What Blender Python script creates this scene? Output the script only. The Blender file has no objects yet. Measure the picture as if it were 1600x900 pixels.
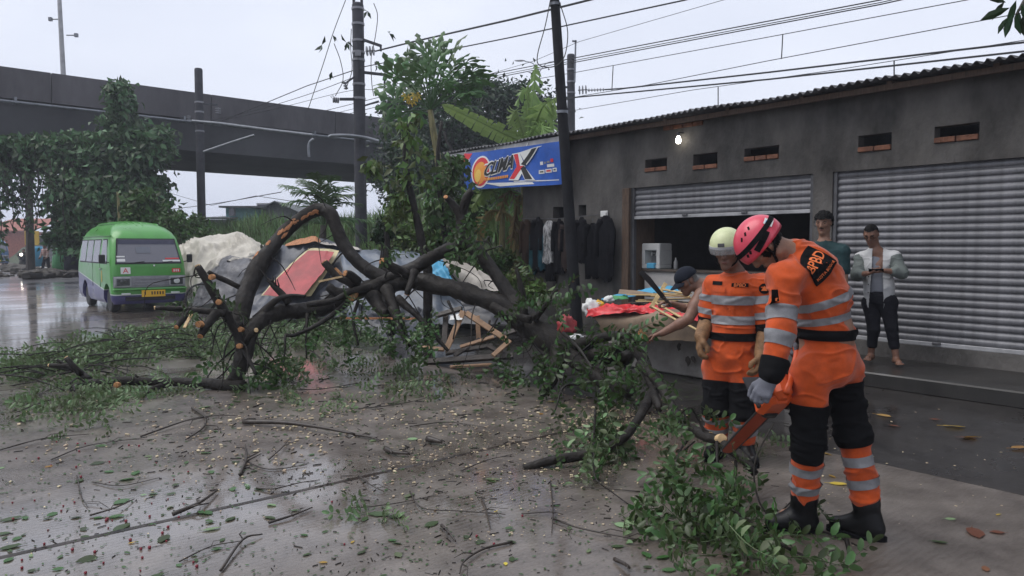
import bpy, bmesh, math, random
import numpy as np
from mathutils import Vector, Matrix
from mathutils.bvhtree import BVHTree
random.seed(7); RNG = np.random.default_rng(7)
SC = bpy.context.scene
COL = SC.collection
PI = math.pi
# ---------------------------------------------------------------- camera
CAM_Z = 1.5; FPX = 1150.0; PITCH = math.atan(65/FPX)
cam_d = bpy.data.cameras.new('camera'); cam = bpy.data.objects.new('camera', cam_d); COL.objects.link(cam)
cam_d.sensor_width = 36.0; cam_d.lens = FPX/1600*36.0; cam_d.clip_start = 0.05; cam_d.clip_end = 3000
cam.location = (0, 0, CAM_Z); cam.rotation_euler = (PI/2 - PITCH, 0, 0)
SC.camera = cam
# ---------------------------------------------------------------- sky, sun, exposure
SUN_EL, SUN_AZ = math.radians(60), math.radians(-95)      # azimuth from +Y, negative to the left
w = bpy.data.worlds.new('World'); SC.world = w; w.use_nodes = True
nt = w.node_tree; nt.nodes.clear()
def wn(t, **k):
    n = nt.nodes.new(t)
    for a, b in k.items(): setattr(n, a, b)
    return n
out = wn('ShaderNodeOutputWorld'); bg = wn('ShaderNodeBackground'); sky = wn('ShaderNodeTexSky')
sky.sky_type = 'NISHITA'; sky.sun_disc = False; sky.sun_elevation = SUN_EL; sky.sun_rotation = SUN_AZ
sky.air_density = 1.0; sky.dust_density = 6.0; sky.ozone_density = 1.0
hs = wn('ShaderNodeHueSaturation'); hs.inputs['Saturation'].default_value = 0.35
nt.links.new(sky.outputs[0], hs.inputs['Color'])
tc = wn('ShaderNodeTexCoord'); mp = wn('ShaderNodeMapping'); mp.inputs['Scale'].default_value = (1.0, 1.0, 3.0)
nz = wn('ShaderNodeTexNoise'); nz.inputs['Scale'].default_value = 1.6; nz.inputs['Detail'].default_value = 5
nt.links.new(tc.outputs['Generated'], mp.inputs[0]); nt.links.new(mp.outputs[0], nz.inputs['Vector'])
cr = wn('ShaderNodeValToRGB')
cr.color_ramp.elements[0].position = 0.3; cr.color_ramp.elements[0].color = (5.0, 5.4, 6.5, 1)
cr.color_ramp.elements[1].position = 0.7; cr.color_ramp.elements[1].color = (6.5, 6.85, 7.8, 1)
nt.links.new(nz.outputs[0], cr.inputs[0])
mx = wn('ShaderNodeMix'); mx.data_type = 'RGBA'; mx.inputs[0].default_value = 0.9   # the cloud deck covers the clear sky
nt.links.new(hs.outputs[0], mx.inputs[6]); nt.links.new(cr.outputs[0], mx.inputs[7])
nt.links.new(mx.outputs[2], bg.inputs['Color']); bg.inputs['Strength'].default_value = 0.10
nt.links.new(bg.outputs[0], out.inputs[0])
sun_d = bpy.data.lights.new('sun', 'SUN'); sun = bpy.data.objects.new('sun', sun_d); COL.objects.link(sun)
sun_d.energy = 1.3; sun_d.angle = math.radians(50); sun_d.color = (1.0, 0.97, 0.93)
sd = Vector((math.sin(SUN_AZ)*math.cos(SUN_EL), math.cos(SUN_AZ)*math.cos(SUN_EL), math.sin(SUN_EL)))
sun.rotation_euler = sd.to_track_quat('Z', 'Y').to_euler()
SC.view_settings.view_transform = 'Standard'; SC.view_settings.look = 'None'
SC.view_settings.exposure = 0.56; SC.view_settings.gamma = 1.0; SC.view_settings.use_curve_mapping = False
SC.render.engine = 'CYCLES'
SC.cycles.use_denoising = True
SC.cycles.max_bounces = 6; SC.cycles.diffuse_bounces = 3; SC.cycles.glossy_bounces = 3; SC.cycles.transparent_max_bounces = 12
SC.cycles.transmission_bounces = 4; SC.cycles.volume_bounces = 0
# ---------------------------------------------------------------- photograph -> place
CF = np.array([0, math.cos(PITCH), -math.sin(PITCH)]); CU = np.array([0, math.sin(PITCH), math.cos(PITCH)])
def ray(px, py):
    return CF + np.array([1., 0, 0])*((px-800)/FPX) - CU*((py-450)/FPX)
def at(px, py, Y):                                   # the point seen at a pixel, Y metres ahead
    r = ray(px, py); return np.array([0, 0, CAM_Z]) + r*(Y/r[1])
def gnd(px, py, z=0.0):                              # the ground point seen at a pixel
    r = ray(px, py); return np.array([0, 0, CAM_Z]) + r*((z-CAM_Z)/r[2])
N2 = np.array([0.768, 0.640]); D2 = np.array([-0.640, 0.768])      # across / along the road
ND = np.array([*N2, 0.]); DD = np.array([*D2, 0.]); ZZ = np.array([0, 0, 1.])
def NS(n, s, z): return np.array([N2[0]*n+D2[0]*s, N2[1]*n+D2[1]*s, z])
def pn(px, py, n):                                   # the point seen at a pixel on the upright plane n
    r = ray(px, py); k = n/(r[0]*N2[0]+r[1]*N2[1]); return np.array([0, 0, CAM_Z]) + r*k
def s_of(p): return p[0]*D2[0]+p[1]*D2[1]
# ---------------------------------------------------------------- mesh helpers
def lerp(a, b, t): return a+(b-a)*t
def unit(v):
    v = np.asarray(v, float); return v/max(np.linalg.norm(v), 1e-9)
def frame(d):
    d = unit(d); u = np.cross(d, [0, 0, 1.]) if abs(d[2]) < .95 else np.cross(d, [1., 0, 0]); u = unit(u)
    return u, np.cross(u, d)
class MB:
    def __init__(s): s.v = []; s.f = []; s.m = []; s.n = 0
    def add(s, V, F, m=0):
        V = np.asarray(V, float).reshape(-1, 3); s.v.append(V)
        o = s.n; s.f += [[i+o for i in f] for f in F]; s.m += [m]*len(F); s.n += len(V); return s
    def box(s, c, size, ax=None, m=0, bev=0.0):
        ax = np.eye(3) if ax is None else np.array([unit(a) for a in ax]); h = np.array(size, float)/2
        if bev <= 0:
            V = [np.array(c)+ax.T@(h*np.array(k)) for k in
                 [(-1,-1,-1),(1,-1,-1),(1,1,-1),(-1,1,-1),(-1,-1,1),(1,-1,1),(1,1,1),(-1,1,1)]]
            F = [(3,2,1,0),(4,5,6,7),(0,1,5,4),(1,2,6,5),(2,3,7,6),(3,0,4,7)]
            return s.add(V, F, m)
        b = min(bev, h.min()*.9); V = []; 
        for z, i in ((-h[2], b), (-h[2]+b, 0), (h[2]-b, 0), (h[2], b)):
            for x, y in ((-h[0]+b, -h[1]), (h[0]-b, -h[1]), (h[0], -h[1]+b), (h[0], h[1]-b), (h[0]-b, h[1]), (-h[0]+b, h[1]), (-h[0], h[1]-b), (-h[0], -h[1]+b)):
                sx = (h[0]-i)/h[0]; sy = (h[1]-i)/h[1]; V.append(np.array(c)+ax.T@np.array([x*sx, y*sy, z]))
        F = [tuple(range(7, -1, -1)), tuple(range(24, 32))]
        for k in range(3):
            for i in range(8): F.append((k*8+i, k*8+(i+1) % 8, k*8+8+(i+1) % 8, k*8+8+i))
        return s.add(V, F, m)
    def bar(s, a, b, wd, th, up=(0, 0, 1), m=0, bev=0.0):      # a squared bar from a to b
        a = np.asarray(a, float); b = np.asarray(b, float); d = b-a; L = np.linalg.norm(d); d = d/L
        side = np.cross(d, up); 
        if np.linalg.norm(side) < 1e-3: side = np.cross(d, [1, 0, 0])
        side = unit(side); u = np.cross(side, d)
        return s.box((a+b)/2, (L, wd, th), (d, side, u), m, bev)
    def tube(s, P, R, n=8, caps=True, m=0, jit=0.0, mcap=None):
        P = [np.asarray(p, float) for p in P]
        if np.isscalar(R): R = [R]*len(P)
        V = []; u = None
        for i, p in enumerate(P):
            d = unit(P[min(i+1, len(P)-1)]-P[max(i-1, 0)])
            if u is None: u, _ = frame(d)
            u = unit(u-d*np.dot(u, d)); v = np.cross(d, u)
            for k in range(n):
                a = 2*PI*k/n; r = R[i]*(1+(jit*(random.random()-.5) if jit else 0))
                V.append(p+(u*math.cos(a)+v*math.sin(a))*r)
        F = []
        for i in range(len(P)-1):
            for k in range(n): F.append((i*n+k, i*n+(k+1) % n, (i+1)*n+(k+1) % n, (i+1)*n+k))
        s.add(V, F, m)
        if caps:
            o = s.n-len(V)
            s.f.append([o+k for k in range(n-1, -1, -1)]); s.m.append(m if mcap is None else mcap)
            s.f.append([o+(len(P)-1)*n+k for k in range(n)]); s.m.append(m if mcap is None else mcap)
        return s
    def ell(s, c, r, nu=12, nv=8, ax=None, m=0, v0=-PI/2, v1=PI/2):
        ax = np.eye(3) if ax is None else np.array(ax); r = np.array(r, float) if not np.isscalar(r) else np.array([r]*3)
        V = []
        for j in range(nv+1):
            b = lerp(v0, v1, j/nv)
            for i in range(nu):
                a = 2*PI*i/nu; V.append(np.array(c)+ax.T@(r*np.array([math.cos(a)*math.cos(b), math.sin(a)*math.cos(b), math.sin(b)])))
        F = [(j*nu+i, j*nu+(i+1) % nu, (j+1)*nu+(i+1) % nu, (j+1)*nu+i) for j in range(nv) for i in range(nu)]
        return s.add(V, F, m)
    def lathe(s, prof, base, axis=(0, 0, 1), n=16, m=0):
        u, v = frame(axis); a = unit(axis); base = np.array(base, float)
        V = [base+a*h+(u*math.cos(2*PI*k/n)+v*math.sin(2*PI*k/n))*r for (r, h) in prof for k in range(n)]
        F = [(j*n+k, (j+1)*n+k, (j+1)*n+(k+1) % n, j*n+(k+1) % n) for j in range(len(prof)-1) for k in range(n)]
        F.append(tuple(range(n))); F.append(tuple((len(prof)-1)*n+k for k in range(n-1, -1, -1)))
        return s.add(V, F, m)
    def prism(s, poly, ext, m=0):                     # poly: list of 3-D points, extruded by the vector ext
        poly = [np.asarray(p, float) for p in poly]; n = len(poly); e = np.asarray(ext, float)
        F = [tuple(range(n-1, -1, -1)), tuple(range(n, 2*n))]+[(i, (i+1) % n, n+(i+1) % n, n+i) for i in range(n)]
        return s.add(poly+[p+e for p in poly], F, m)
    def arr(s):
        return (np.concatenate(s.v) if s.v else np.zeros((0, 3))), s.f, s.m
def wloc(o):
    p = np.array(o.location)
    return p + (wloc(o.parent) if o.parent else 0)
def mesh_data(name, V, F, mats, mi=None, smooth=False, attr=None):
    me = bpy.data.meshes.new(name); V = np.asarray(V, np.float32)
    if isinstance(F, np.ndarray):
        nf, k = F.shape; me.vertices.add(len(V)); me.vertices.foreach_set('co', V.ravel())
        me.loops.add(nf*k); me.loops.foreach_set('vertex_index', F.astype(np.int32).ravel())
        me.polygons.add(nf); me.polygons.foreach_set('loop_start', np.arange(0, nf*k, k, dtype=np.int32))
        me.update(calc_edges=True)
    else:
        me.from_pydata(V.tolist(), [], F); nf = len(F)
    for m in (mats if isinstance(mats, (list, tuple)) else [mats]): me.materials.append(m)
    if mi is not None and any(mi): me.polygons.foreach_set('material_index', np.asarray(mi, np.int32))
    if smooth: me.polygons.foreach_set('use_smooth', np.ones(nf, bool))
    if attr is not None:
        a = me.attributes.new('rnd', 'FLOAT', 'POINT'); a.data.foreach_set('value', np.asarray(attr, np.float32))
    me.update(); return me
def tag(o, label=None, cat=None, group=None, kind=None):
    if label: o['label'] = label
    if cat: o['category'] = cat
    if group: o['group'] = group
    if kind: o['kind'] = kind
    return o
def empty(name, loc, label=None, cat=None, group=None, kind=None):
    o = bpy.data.objects.new(name, None); COL.objects.link(o); o.location = tuple(loc); o.empty_display_size = .1
    return tag(o, label, cat, group, kind)
def emit(name, mb, mat, parent=None, label=None, cat=None, group=None, kind=None, smooth=False, attr=None, base=None):
    """link world-space geometry as ONE object (its origin at its parent, or at the foot of its box)"""
    if isinstance(mb, MB): V, F, mi = mb.arr()
    else:
        V, F = mb[0], mb[1]; mi = mb[2] if len(mb) > 2 else None
    V = np.asarray(V, float)
    if parent is not None: o0 = wloc(parent)
    elif base is not None: o0 = np.asarray(base, float)
    else:
        lo, hi = V.min(0), V.max(0); o0 = np.array([(lo[0]+hi[0])/2, (lo[1]+hi[1])/2, lo[2]])
    me = mesh_data(name, V-o0, F, mat, mi, smooth, attr)
    o = bpy.data.objects.new(name, me); COL.objects.link(o)
    if parent is not None: o.parent = parent
    else: o.location = tuple(o0)
    return tag(o, label, cat, group, kind)
def inst(name, me, M, parent=None, **k):
    o = bpy.data.objects.new(name, me); COL.objects.link(o)
    M = Matrix(M)
    if parent is not None:
        o.parent = parent; M = Matrix.Translation(-Vector(wloc(parent))) @ M
    o.matrix_world = M if parent is None else o.matrix_world
    if parent is not None: o.matrix_basis = M
    return tag(o, **k)
def copy_tree(o, parent=None):
    c = o.copy(); COL.objects.link(c)
    if parent is not None: c.parent = parent
    for ch in o.children: copy_tree(ch, c)
    return c
# numpy gradient-ish value noise
_PERM = np.random.default_rng(3).permutation(256); _PERM = np.concatenate([_PERM]*3); _VAL = np.random.default_rng(4).uniform(-1, 1, 256)
def noise3(P):
    P = np.asarray(P, float); i = np.floor(P).astype(int); f = P-i; f = f*f*(3-2*f); i &= 255
    def h(a, b, c): return _VAL[_PERM[_PERM[_PERM[(i[..., 0]+a) & 255]+((i[..., 1]+b) & 255)]+((i[..., 2]+c) & 255)]]
    x, y, z = f[..., 0], f[..., 1], f[..., 2]
    return lerp(lerp(lerp(h(0,0,0), h(1,0,0), x), lerp(h(0,1,0), h(1,1,0), x), y),
                lerp(lerp(h(0,0,1), h(1,0,1), x), lerp(h(0,1,1), h(1,1,1), x), y), z)
def fbm(P, o=3):
    P = np.asarray(P, float); return sum(noise3(P*2**k+17*k)/2**k for k in range(o))
def spline(P, n):                                     # Catmull-Rom through rows of P (any columns)
    P = np.asarray(P, float); Q = np.vstack([2*P[0]-P[1], P, 2*P[-1]-P[-2]]); o = []
    for i in range(1, len(Q)-2):
        for t in np.linspace(0, 1, n, endpoint=False):
            a, b, c, d = Q[i-1], Q[i], Q[i+1], Q[i+2]
            o.append(.5*((2*b)+(-a+c)*t+(2*a-5*b+4*c-d)*t*t+(-a+3*b-3*c+d)*t**3))
    o.append(P[-1]); return np.array(o)
# lettering (built-in font), measured once while the scene is still small
_TXT = {}
def text_mesh(body):
    if body not in _TXT:
        cu = bpy.data.curves.new('t', 'FONT'); cu.body = body.strip('*'); cu.size = 1.0; cu.offset = .012 if '*' in body else 0.; cu.resolution_u = 3
        ob = bpy.data.objects.new('t', cu); me = bpy.data.meshes.new_from_object(ob)
        V = np.array([v.co[:] for v in me.vertices]).reshape(-1, 3); F = [tuple(p.vertices) for p in me.polygons]
        bpy.data.meshes.remove(me); bpy.data.objects.remove(ob); bpy.data.curves.remove(cu)
        V[:, :2] -= V[:, :2].min(0); _TXT[body] = (V, F, V[:, :2].max(0))
    return _TXT[body]
# ---------------------------------------------------------------- materials
def mat(name, col, rough=.6, metal=0., var=.0, vscale=5., bump=0., bscale=40., spec=.5, col2=None, stretch=None, attr=0.0, wet=0.0, trans=0.0, coat=0.0, emit_c=None, emit_s=0., sheen=0.):
    m = bpy.data.materials.new(name); m.use_nodes = True; t = m.node_tree; L = t.links; N = t.nodes
    b = N['Principled BSDF']; b.inputs['Roughness'].default_value = rough; b.inputs['Metallic'].default_value = metal
    b.inputs['Specular IOR Level'].default_value = spec
    if trans: b.inputs['Transmission Weight'].default_value = trans
    if coat: b.inputs['Coat Weight'].default_value = coat; b.inputs['Coat Roughness'].default_value = .12
    if sheen: b.inputs['Sheen Weight'].default_value = sheen
    c = (*col, 1); b.inputs['Base Color'].default_value = c
    if emit_c: b.inputs['Emission Color'].default_value = (*emit_c, 1); b.inputs['Emission Strength'].default_value = emit_s
    need = var or bump or attr or wet or col2
    if need:
        tcn = N.new('ShaderNodeTexCoord'); mpn = N.new('ShaderNodeMapping'); L.new(tcn.outputs['Object'], mpn.inputs[0])
        if stretch: mpn.inputs['Scale'].default_value = stretch
    if var or col2:
        n1 = N.new('ShaderNodeTexNoise'); n1.inputs['Scale'].default_value = vscale; n1.inputs['Detail'].default_value = 6; n1.inputs['Roughness'].default_value = .65
        L.new(mpn.outputs[0], n1.inputs['Vector']); r = N.new('ShaderNodeValToRGB')
        a = tuple(max(0, x*(1-var)) for x in col); d = tuple(x*(1+var) for x in col) if col2 is None else col2
        r.color_ramp.elements[0].position = .35; r.color_ramp.elements[0].color = (*a, 1)
        r.color_ramp.elements[1].position = .65; r.color_ramp.elements[1].color = (*d, 1)
        L.new(n1.outputs[0], r.inputs[0]); src = r.outputs[0]
    else: src = None
    if attr:
        an = N.new('ShaderNodeAttribute'); an.attribute_name = 'rnd'; h = N.new('ShaderNodeHueSaturation')
        mh = N.new('ShaderNodeMapRange'); mh.inputs[3].default_value = .5-.035*attr; mh.inputs[4].default_value = .5+.035*attr
        mv = N.new('ShaderNodeMapRange'); mv.inputs[3].default_value = 1-.55*attr; mv.inputs[4].default_value = 1+.8*attr
        L.new(an.outputs['Fac'], mh.inputs[0]); L.new(an.outputs['Fac'], mv.inputs[0]); L.new(mh.outputs[0], h.inputs['Hue']); L.new(mv.outputs[0], h.inputs['Value'])
        if src is not None: L.new(src, h.inputs['Color'])
        else: h.inputs['Color'].default_value = c
        src = h.outputs[0]
    if src is not None: L.new(src, b.inputs['Base Color'])
    if wet:
        n3 = N.new('ShaderNodeTexNoise'); n3.inputs['Scale'].default_value = 3; n3.inputs['Detail'].default_value = 4; L.new(mpn.outputs[0], n3.inputs['Vector'])
        mr = N.new('ShaderNodeMapRange'); mr.inputs[1].default_value = .35; mr.inputs[2].default_value = .65; mr.inputs[3].default_value = max(.05, rough-wet); mr.inputs[4].default_value = min(1, rough+wet)
        L.new(n3.outputs[0], mr.inputs[0]); L.new(mr.outputs[0], b.inputs['Roughness'])
    if bump:
        n2 = N.new('ShaderNodeTexNoise'); n2.inputs['Scale'].default_value = bscale; n2.inputs['Detail'].default_value = 5
        L.new(mpn.outputs[0], n2.inputs['Vector']); bp = N.new('ShaderNodeBump'); bp.inputs['Strength'].default_value = bump; bp.inputs['Distance'].default_value = .02
        L.new(n2.outputs[0], bp.inputs['Height']); L.new(bp.outputs[0], b.inputs['Normal'])
    return m
M = {}
# ================================================================ SETTING
def road_mat(name, dark, light, groove=1.0, r0=.12, r1=.5, film=1.0):
    m = bpy.data.materials.new(name); m.use_nodes = True; t = m.node_tree; L = t.links; N = t.nodes; b = N['Principled BSDF']
    g = N.new('ShaderNodeNewGeometry')
    def noise(scale, det=5, vec=None, rough=.6):
        n = N.new('ShaderNodeTexNoise'); n.inputs['Scale'].default_value = scale; n.inputs['Detail'].default_value = det; n.inputs['Roughness'].default_value = rough
        L.new(vec if vec else g.outputs['Position'], n.inputs['Vector']); return n.outputs[0]
    def ramp(src, a, ca, c, cc):
        r = N.new('ShaderNodeValToRGB'); r.color_ramp.elements[0].position = a; r.color_ramp.elements[0].color = ca
        r.color_ramp.elements[1].position = c; r.color_ramp.elements[1].color = cc; L.new(src, r.inputs[0]); return r.outputs[0]
    def mp(src, a, c, lo, hi):
        r = N.new('ShaderNodeMapRange'); r.inputs[1].default_value = a; r.inputs[2].default_value = c; r.inputs[3].default_value = lo; r.inputs[4].default_value = hi
        L.new(src, r.inputs[0]); return r.outputs[0]
    rot = N.new('ShaderNodeMapping'); rot.vector_type = 'TEXTURE'; rot.inputs['Rotation'].default_value = (0, 0, math.atan2(D2[1], D2[0]))
    L.new(g.outputs['Position'], rot.inputs[0])                              # x now runs along the road
    st = N.new('ShaderNodeMapping'); st.inputs['Scale'].default_value = (1.0, .22, 1); L.new(rot.outputs[0], st.inputs[0])
    big = noise(.55, 4, st.outputs[0]); mid = noise(3.0, 6); fine = noise(60, 4)
    c1 = ramp(mid, .3, (*dark, 1), .72, (*light, 1))
    mxn = N.new('ShaderNodeMix'); mxn.data_type = 'RGBA'; mxn.blend_type = 'MULTIPLY'; mxn.inputs[0].default_value = .55
    L.new(c1, mxn.inputs[6]); L.new(ramp(fine, .3, (.45, .43, .42, 1), .7, (1, 1, 1, 1)), mxn.inputs[7])
    L.new(mxn.outputs[2], b.inputs['Base Color'])
    rr = N.new('ShaderNodeMath'); rr.operation = 'ADD'
    L.new(mp(big, .42, .60, r0, r1), rr.inputs[0]); L.new(mp(mid, .3, .7, -.06, .08), rr.inputs[1]); L.new(rr.outputs[0], b.inputs['Roughness'])
    b.inputs['Specular IOR Level'].default_value = .5
    wv = N.new('ShaderNodeTexWave'); wv.bands_direction = 'X'; wv.inputs['Scale'].default_value = 8.0; wv.inputs['Distortion'].default_value = 4.5
    wv.inputs['Detail'].default_value = 3; wv.inputs['Detail Scale'].default_value = 1.5; L.new(rot.outputs[0], wv.inputs['Vector'])
    bp = N.new('ShaderNodeBump'); bp.inputs['Distance'].default_value = .006
    gs = N.new('ShaderNodeMath'); gs.operation = 'MULTIPLY'; gs.inputs[1].default_value = groove
    L.new(mp(big, .40, .58, .10, .75), gs.inputs[0]); L.new(gs.outputs[0], bp.inputs['Strength']); L.new(wv.outputs['Fac'], bp.inputs['Height'])
    bp2 = N.new('ShaderNodeBump'); bp2.inputs['Distance'].default_value = .006; bp2.inputs['Strength'].default_value = .35
    L.new(noise(9, 6, rot.outputs[0], .7), bp2.inputs['Height']); L.new(bp.outputs[0], bp2.inputs['Normal']); L.new(bp2.outputs[0], b.inputs['Normal'])
    L.new(mp(big, .42, .66, film, film*.40), b.inputs['Coat Weight']); b.inputs['Coat Roughness'].default_value = .085; b.inputs['Coat IOR'].default_value = 1.45
    bp3 = N.new('ShaderNodeBump'); bp3.inputs['Distance'].default_value = .01; bp3.inputs['Strength'].default_value = .10
    L.new(noise(5, 3, rot.outputs[0], .5), bp3.inputs['Height']); L.new(bp3.outputs[0], b.inputs['Coat Normal'])
    return m
M['slab'] = road_mat('wet_concrete', (.078, .061, .049), (.225, .193, .167), .42, .14, .45)
M['shoulder'] = road_mat('wet_asphalt', (.016, .014, .013), (.042, .037, .034), .0, .12, .45, .55)
M['step'] = road_mat('dark_wet_paving', (.015, .014, .013), (.036, .033, .03), .0, .22, .6, .3)
M['seal'] = mat('joint_seal', (.02, .02, .025), .35)
M['dirt'] = mat('wet_dirt', (.05, .042, .032), .75, var=.5, vscale=1.5, bump=.6, bscale=8)
M['bank'] = mat('grassy_earth', (.035, .05, .018), .9, var=.5, vscale=1.2, bump=.6, bscale=6)
S = 260.
emit('ground', MB().add([(-S, -S, -.05), (S, -S, -.05), (S, S, -.05), (-S, S, -.05)], [(0, 1, 2, 3)]), M['dirt'], kind='structure', base=(0, 0, 0))
def strip(n0, n1, s0, s1, z):
    return MB().add([NS(n0, s0, z), NS(n1, s0, z), NS(n1, s1, z), NS(n0, s1, z)], [(0, 3, 2, 1)])
road = emit('road', strip(-16, 5.17, -12, 170, -.02), M['seal'], kind='structure', base=(0, 0, 0))
emit('roadside_strip', strip(5.19, 7.97, -12, 11.5, -.006), M['shoulder'], kind='structure', base=(0, 0, 0))
emit('roadside_strip', strip(5.19, 7.3, 11.5, 150, -.008), M['slab'], kind='structure', base=(0, 0, 0))
js = [-10.8, -5.8, -.8, 4.25]+[4.25+5*k for k in range(1, 38)]
for i in range(len(js)-1):
    for (a, b) in ((-1.7, 5.17), (-8.6, -1.725), (-16, -8.625)):
        if i < 2 and a < -2: continue
        g = .018; mb = MB(); h = .019; n0, n1, s0, s1 = a, b, js[i]+g, js[i+1]-g
        P = [NS(n0, s0, -h), NS(n1, s0, -h), NS(n1, s1, -h), NS(n0, s1, -h)]
        e = .006
        T = [NS(n0+e, s0+e, 0), NS(n1-e, s0+e, 0), NS(n1-e, s1-e, 0), NS(n0+e, s1-e, 0)]
        mb.add(P+T, [(7, 6, 5, 4), (0, 4, 5, 1), (1, 5, 6, 2), (2, 6, 7, 3), (3, 7, 4, 0)])
        emit('concrete_slab', mb, M['slab'], road)
mb = MB().prism([NS(7.97, -6, 0), NS(7.97, -6, .135), NS(7.985, -6, .15), NS(9.5, -6, .15), NS(9.5, -6, 0)], DD*18.2)
emit('raised_pavement', mb, M['step'], kind='structure', base=(0, 0, 0))
# railway bank behind the kiosk and the verge
def bank_h(n, s):
    k = np.clip((n-8.6)/2.4, 0, 1); k = k*k*(3-2*k); f = np.clip((s-9)/4, 0, 1)
    return (1.75*k+.12*noise3(np.stack([n*.8, s*.8, n*0], -1))*k)*f-.04
ns = np.linspace(8.2, 30, 32); ss = np.linspace(8, 95, 90)
G = np.array([[NS(n, s, float(bank_h(np.array(n), np.array(s)))) for s in ss] for n in ns])
F = [(i*90+j, i*90+j+1, (i+1)*90+j+1, (i+1)*90+j) for i in range(31) for j in range(89)]
emit('railway_bank', (G.reshape(-1, 3), F), M['bank'], kind='structure', base=(0, 0, 0), smooth=True)
# ================================================================ KIOSK BUILDING
M['wall'] = mat('stained_render', (.085, .079, .073), .85, var=.62, vscale=.9, bump=.6, bscale=22, stretch=(1.1, 1.1, .6), wet=.12)
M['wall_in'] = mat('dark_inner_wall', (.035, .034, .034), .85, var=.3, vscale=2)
M['brick'] = mat('orange_brick', (.17, .07, .038), .8, var=.4, vscale=9, bump=.5, bscale=60)
M['roof'] = mat('old_fibre_cement', (.10, .10, .105), .75, var=.45, vscale=3, bump=.3, bscale=30)
M['slat'] = mat('shutter_steel', (.155, .155, .165), .5, .3, var=.28, vscale=3.5, bump=.12, bscale=25, stretch=(2.2, 2.2, .35))
M['slat_d'] = mat('shutter_rail', (.09, .09, .095), .5, .3, var=.3)
M['wood_d'] = mat('brown_door_post', (.09, .055, .035), .7, var=.4, vscale=6, stretch=(8, 8, 1), bump=.3)
WN = 9.23
kb = empty('kiosk_building', NS(WN, 6, 0), 'long grey rendered kiosk building with corrugated roof and roller shutters', 'building')
def wall(s0, s1, z0, z1, n0, n1, holes):
    mb = MB(); S_ = sorted({s0, s1, *[h[0] for h in holes], *[h[1] for h in holes]}); Z_ = sorted({z0, z1, *[h[2] for h in holes], *[h[3] for h in holes]})
    def solid(i, j):
        if not (0 <= i < len(S_)-1 and 0 <= j < len(Z_)-1): return False
        a, b = (S_[i]+S_[i+1])/2, (Z_[j]+Z_[j+1])/2
        return not any(h[0] < a < h[1] and h[2] < b < h[3] for h in holes)
    q = lambda *p: mb.add([NS(*x) for x in p], [(0, 1, 2, 3)])
    for i in range(len(S_)-1):
        for j in range(len(Z_)-1):
            if not solid(i, j): continue
            a, b, c, d = S_[i], S_[i+1], Z_[j], Z_[j+1]
            q((n0, a, c), (n0, a, d), (n0, b, d), (n0, b, c)); q((n1, a, c), (n1, b, c), (n1, b, d), (n1, a, d))
            if not solid(i-1, j): q((n0, a, c), (n1, a, c), (n1, a, d), (n0, a, d))
            if not solid(i+1, j): q((n0, b, c), (n0, b, d), (n1, b, d), (n1, b, c))
            if not solid(i, j-1): q((n0, a, c), (n0, b, c), (n1, b, c), (n1, a, c))
            if not solid(i, j+1): q((n0, a, d), (n1, a, d), (n1, b, d), (n0, b, d))
    return mb
RS = (.9, 4.66, .33, 2.45); LS = (4.92, 8.04, .15, 2.45)      # the two shutter openings: s0, s1, z0, z1
vent_px = [(1025, 258, 34, 20), (1102, 252, 38, 25), (1190, 240, 54, 21), (1367, 223, 52, 27), (1495, 208, 70, 27), (1068, 193, 62, 14), (873, 332, 18, 18), (910, 329, 12, 18)]
vents = []
for (px, py, wd, ht) in vent_px:
    a = pn(px-wd/2, py, WN); b = pn(px+wd/2, py, WN); c = pn(px, py+ht/2, WN); d = pn(px, py-ht/2, WN)
    vents.append((s_of(b), s_of(a), c[2], d[2]))
emit('wall', wall(-4.5, 10.75, .13, 3.40, WN, WN+.16, [RS, LS]+vents), M['wall'], kb, label='front wall of grey stained render with small vent openings')
emit('wall', MB().box(NS(WN+1.9, 10.66, 1.7), (3.5, .16, 3.5), (ND, DD, ZZ)), M['wall'], kb, label='end wall facing the banana plants')
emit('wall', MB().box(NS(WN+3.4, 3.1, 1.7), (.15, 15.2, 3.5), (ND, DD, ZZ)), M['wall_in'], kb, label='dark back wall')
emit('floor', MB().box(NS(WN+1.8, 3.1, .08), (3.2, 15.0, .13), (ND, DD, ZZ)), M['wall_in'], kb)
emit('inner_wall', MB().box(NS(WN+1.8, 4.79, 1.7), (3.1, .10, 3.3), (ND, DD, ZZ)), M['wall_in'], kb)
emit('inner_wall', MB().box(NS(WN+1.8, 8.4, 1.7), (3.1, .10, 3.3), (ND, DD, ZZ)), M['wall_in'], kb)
def corr(s0, s1, n0, n1, z0, z1, pitch=.105, amp=.02, th=.008):
    k = int((s1-s0)/pitch*8); s = np.linspace(s0, s1, k+1); wv = amp*np.cos(2*PI*s/pitch)+.012*np.sin(s*2.1)
    V = []
    for (n, z) in ((n0, z0), (n1, z1)):
        for t in (0, -th):
            V += [NS(n+.012*math.sin(x*3.7)+.01*(int(x/.95) % 2), x, z+c+t-.008*(int(x/.95) % 2)) for x, c in zip(s, wv)]
    F = []; m = k+1
    for i in range(k):
        F += [(i, i+1, 2*m+i+1, 2*m+i), (m+i, 3*m+i, 3*m+i+1, m+i+1), (i, m+i, m+i+1, i+1)]
    return V, F
for k in range(16):                                   # roof sheets, each overlapping the last
    s1 = 12.95-k*1.05; V, F = corr(s1-1.08, s1, 8.86, 13.2, 3.452+.004*(k % 2), 3.9+.004*(k % 2))
    emit('roof_sheet', (V, F), M['roof'], kb, smooth=True)
mb = MB()
for k in range(16): mb.bar(NS(9.02, 12.7-k*1.1, 3.40), NS(13, 12.7-k*1.1, 3.82), .06, .08)
mb.bar(NS(9.05, 12.9, 3.375), NS(9.05, -3.5, 3.375), .05, .07)
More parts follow.
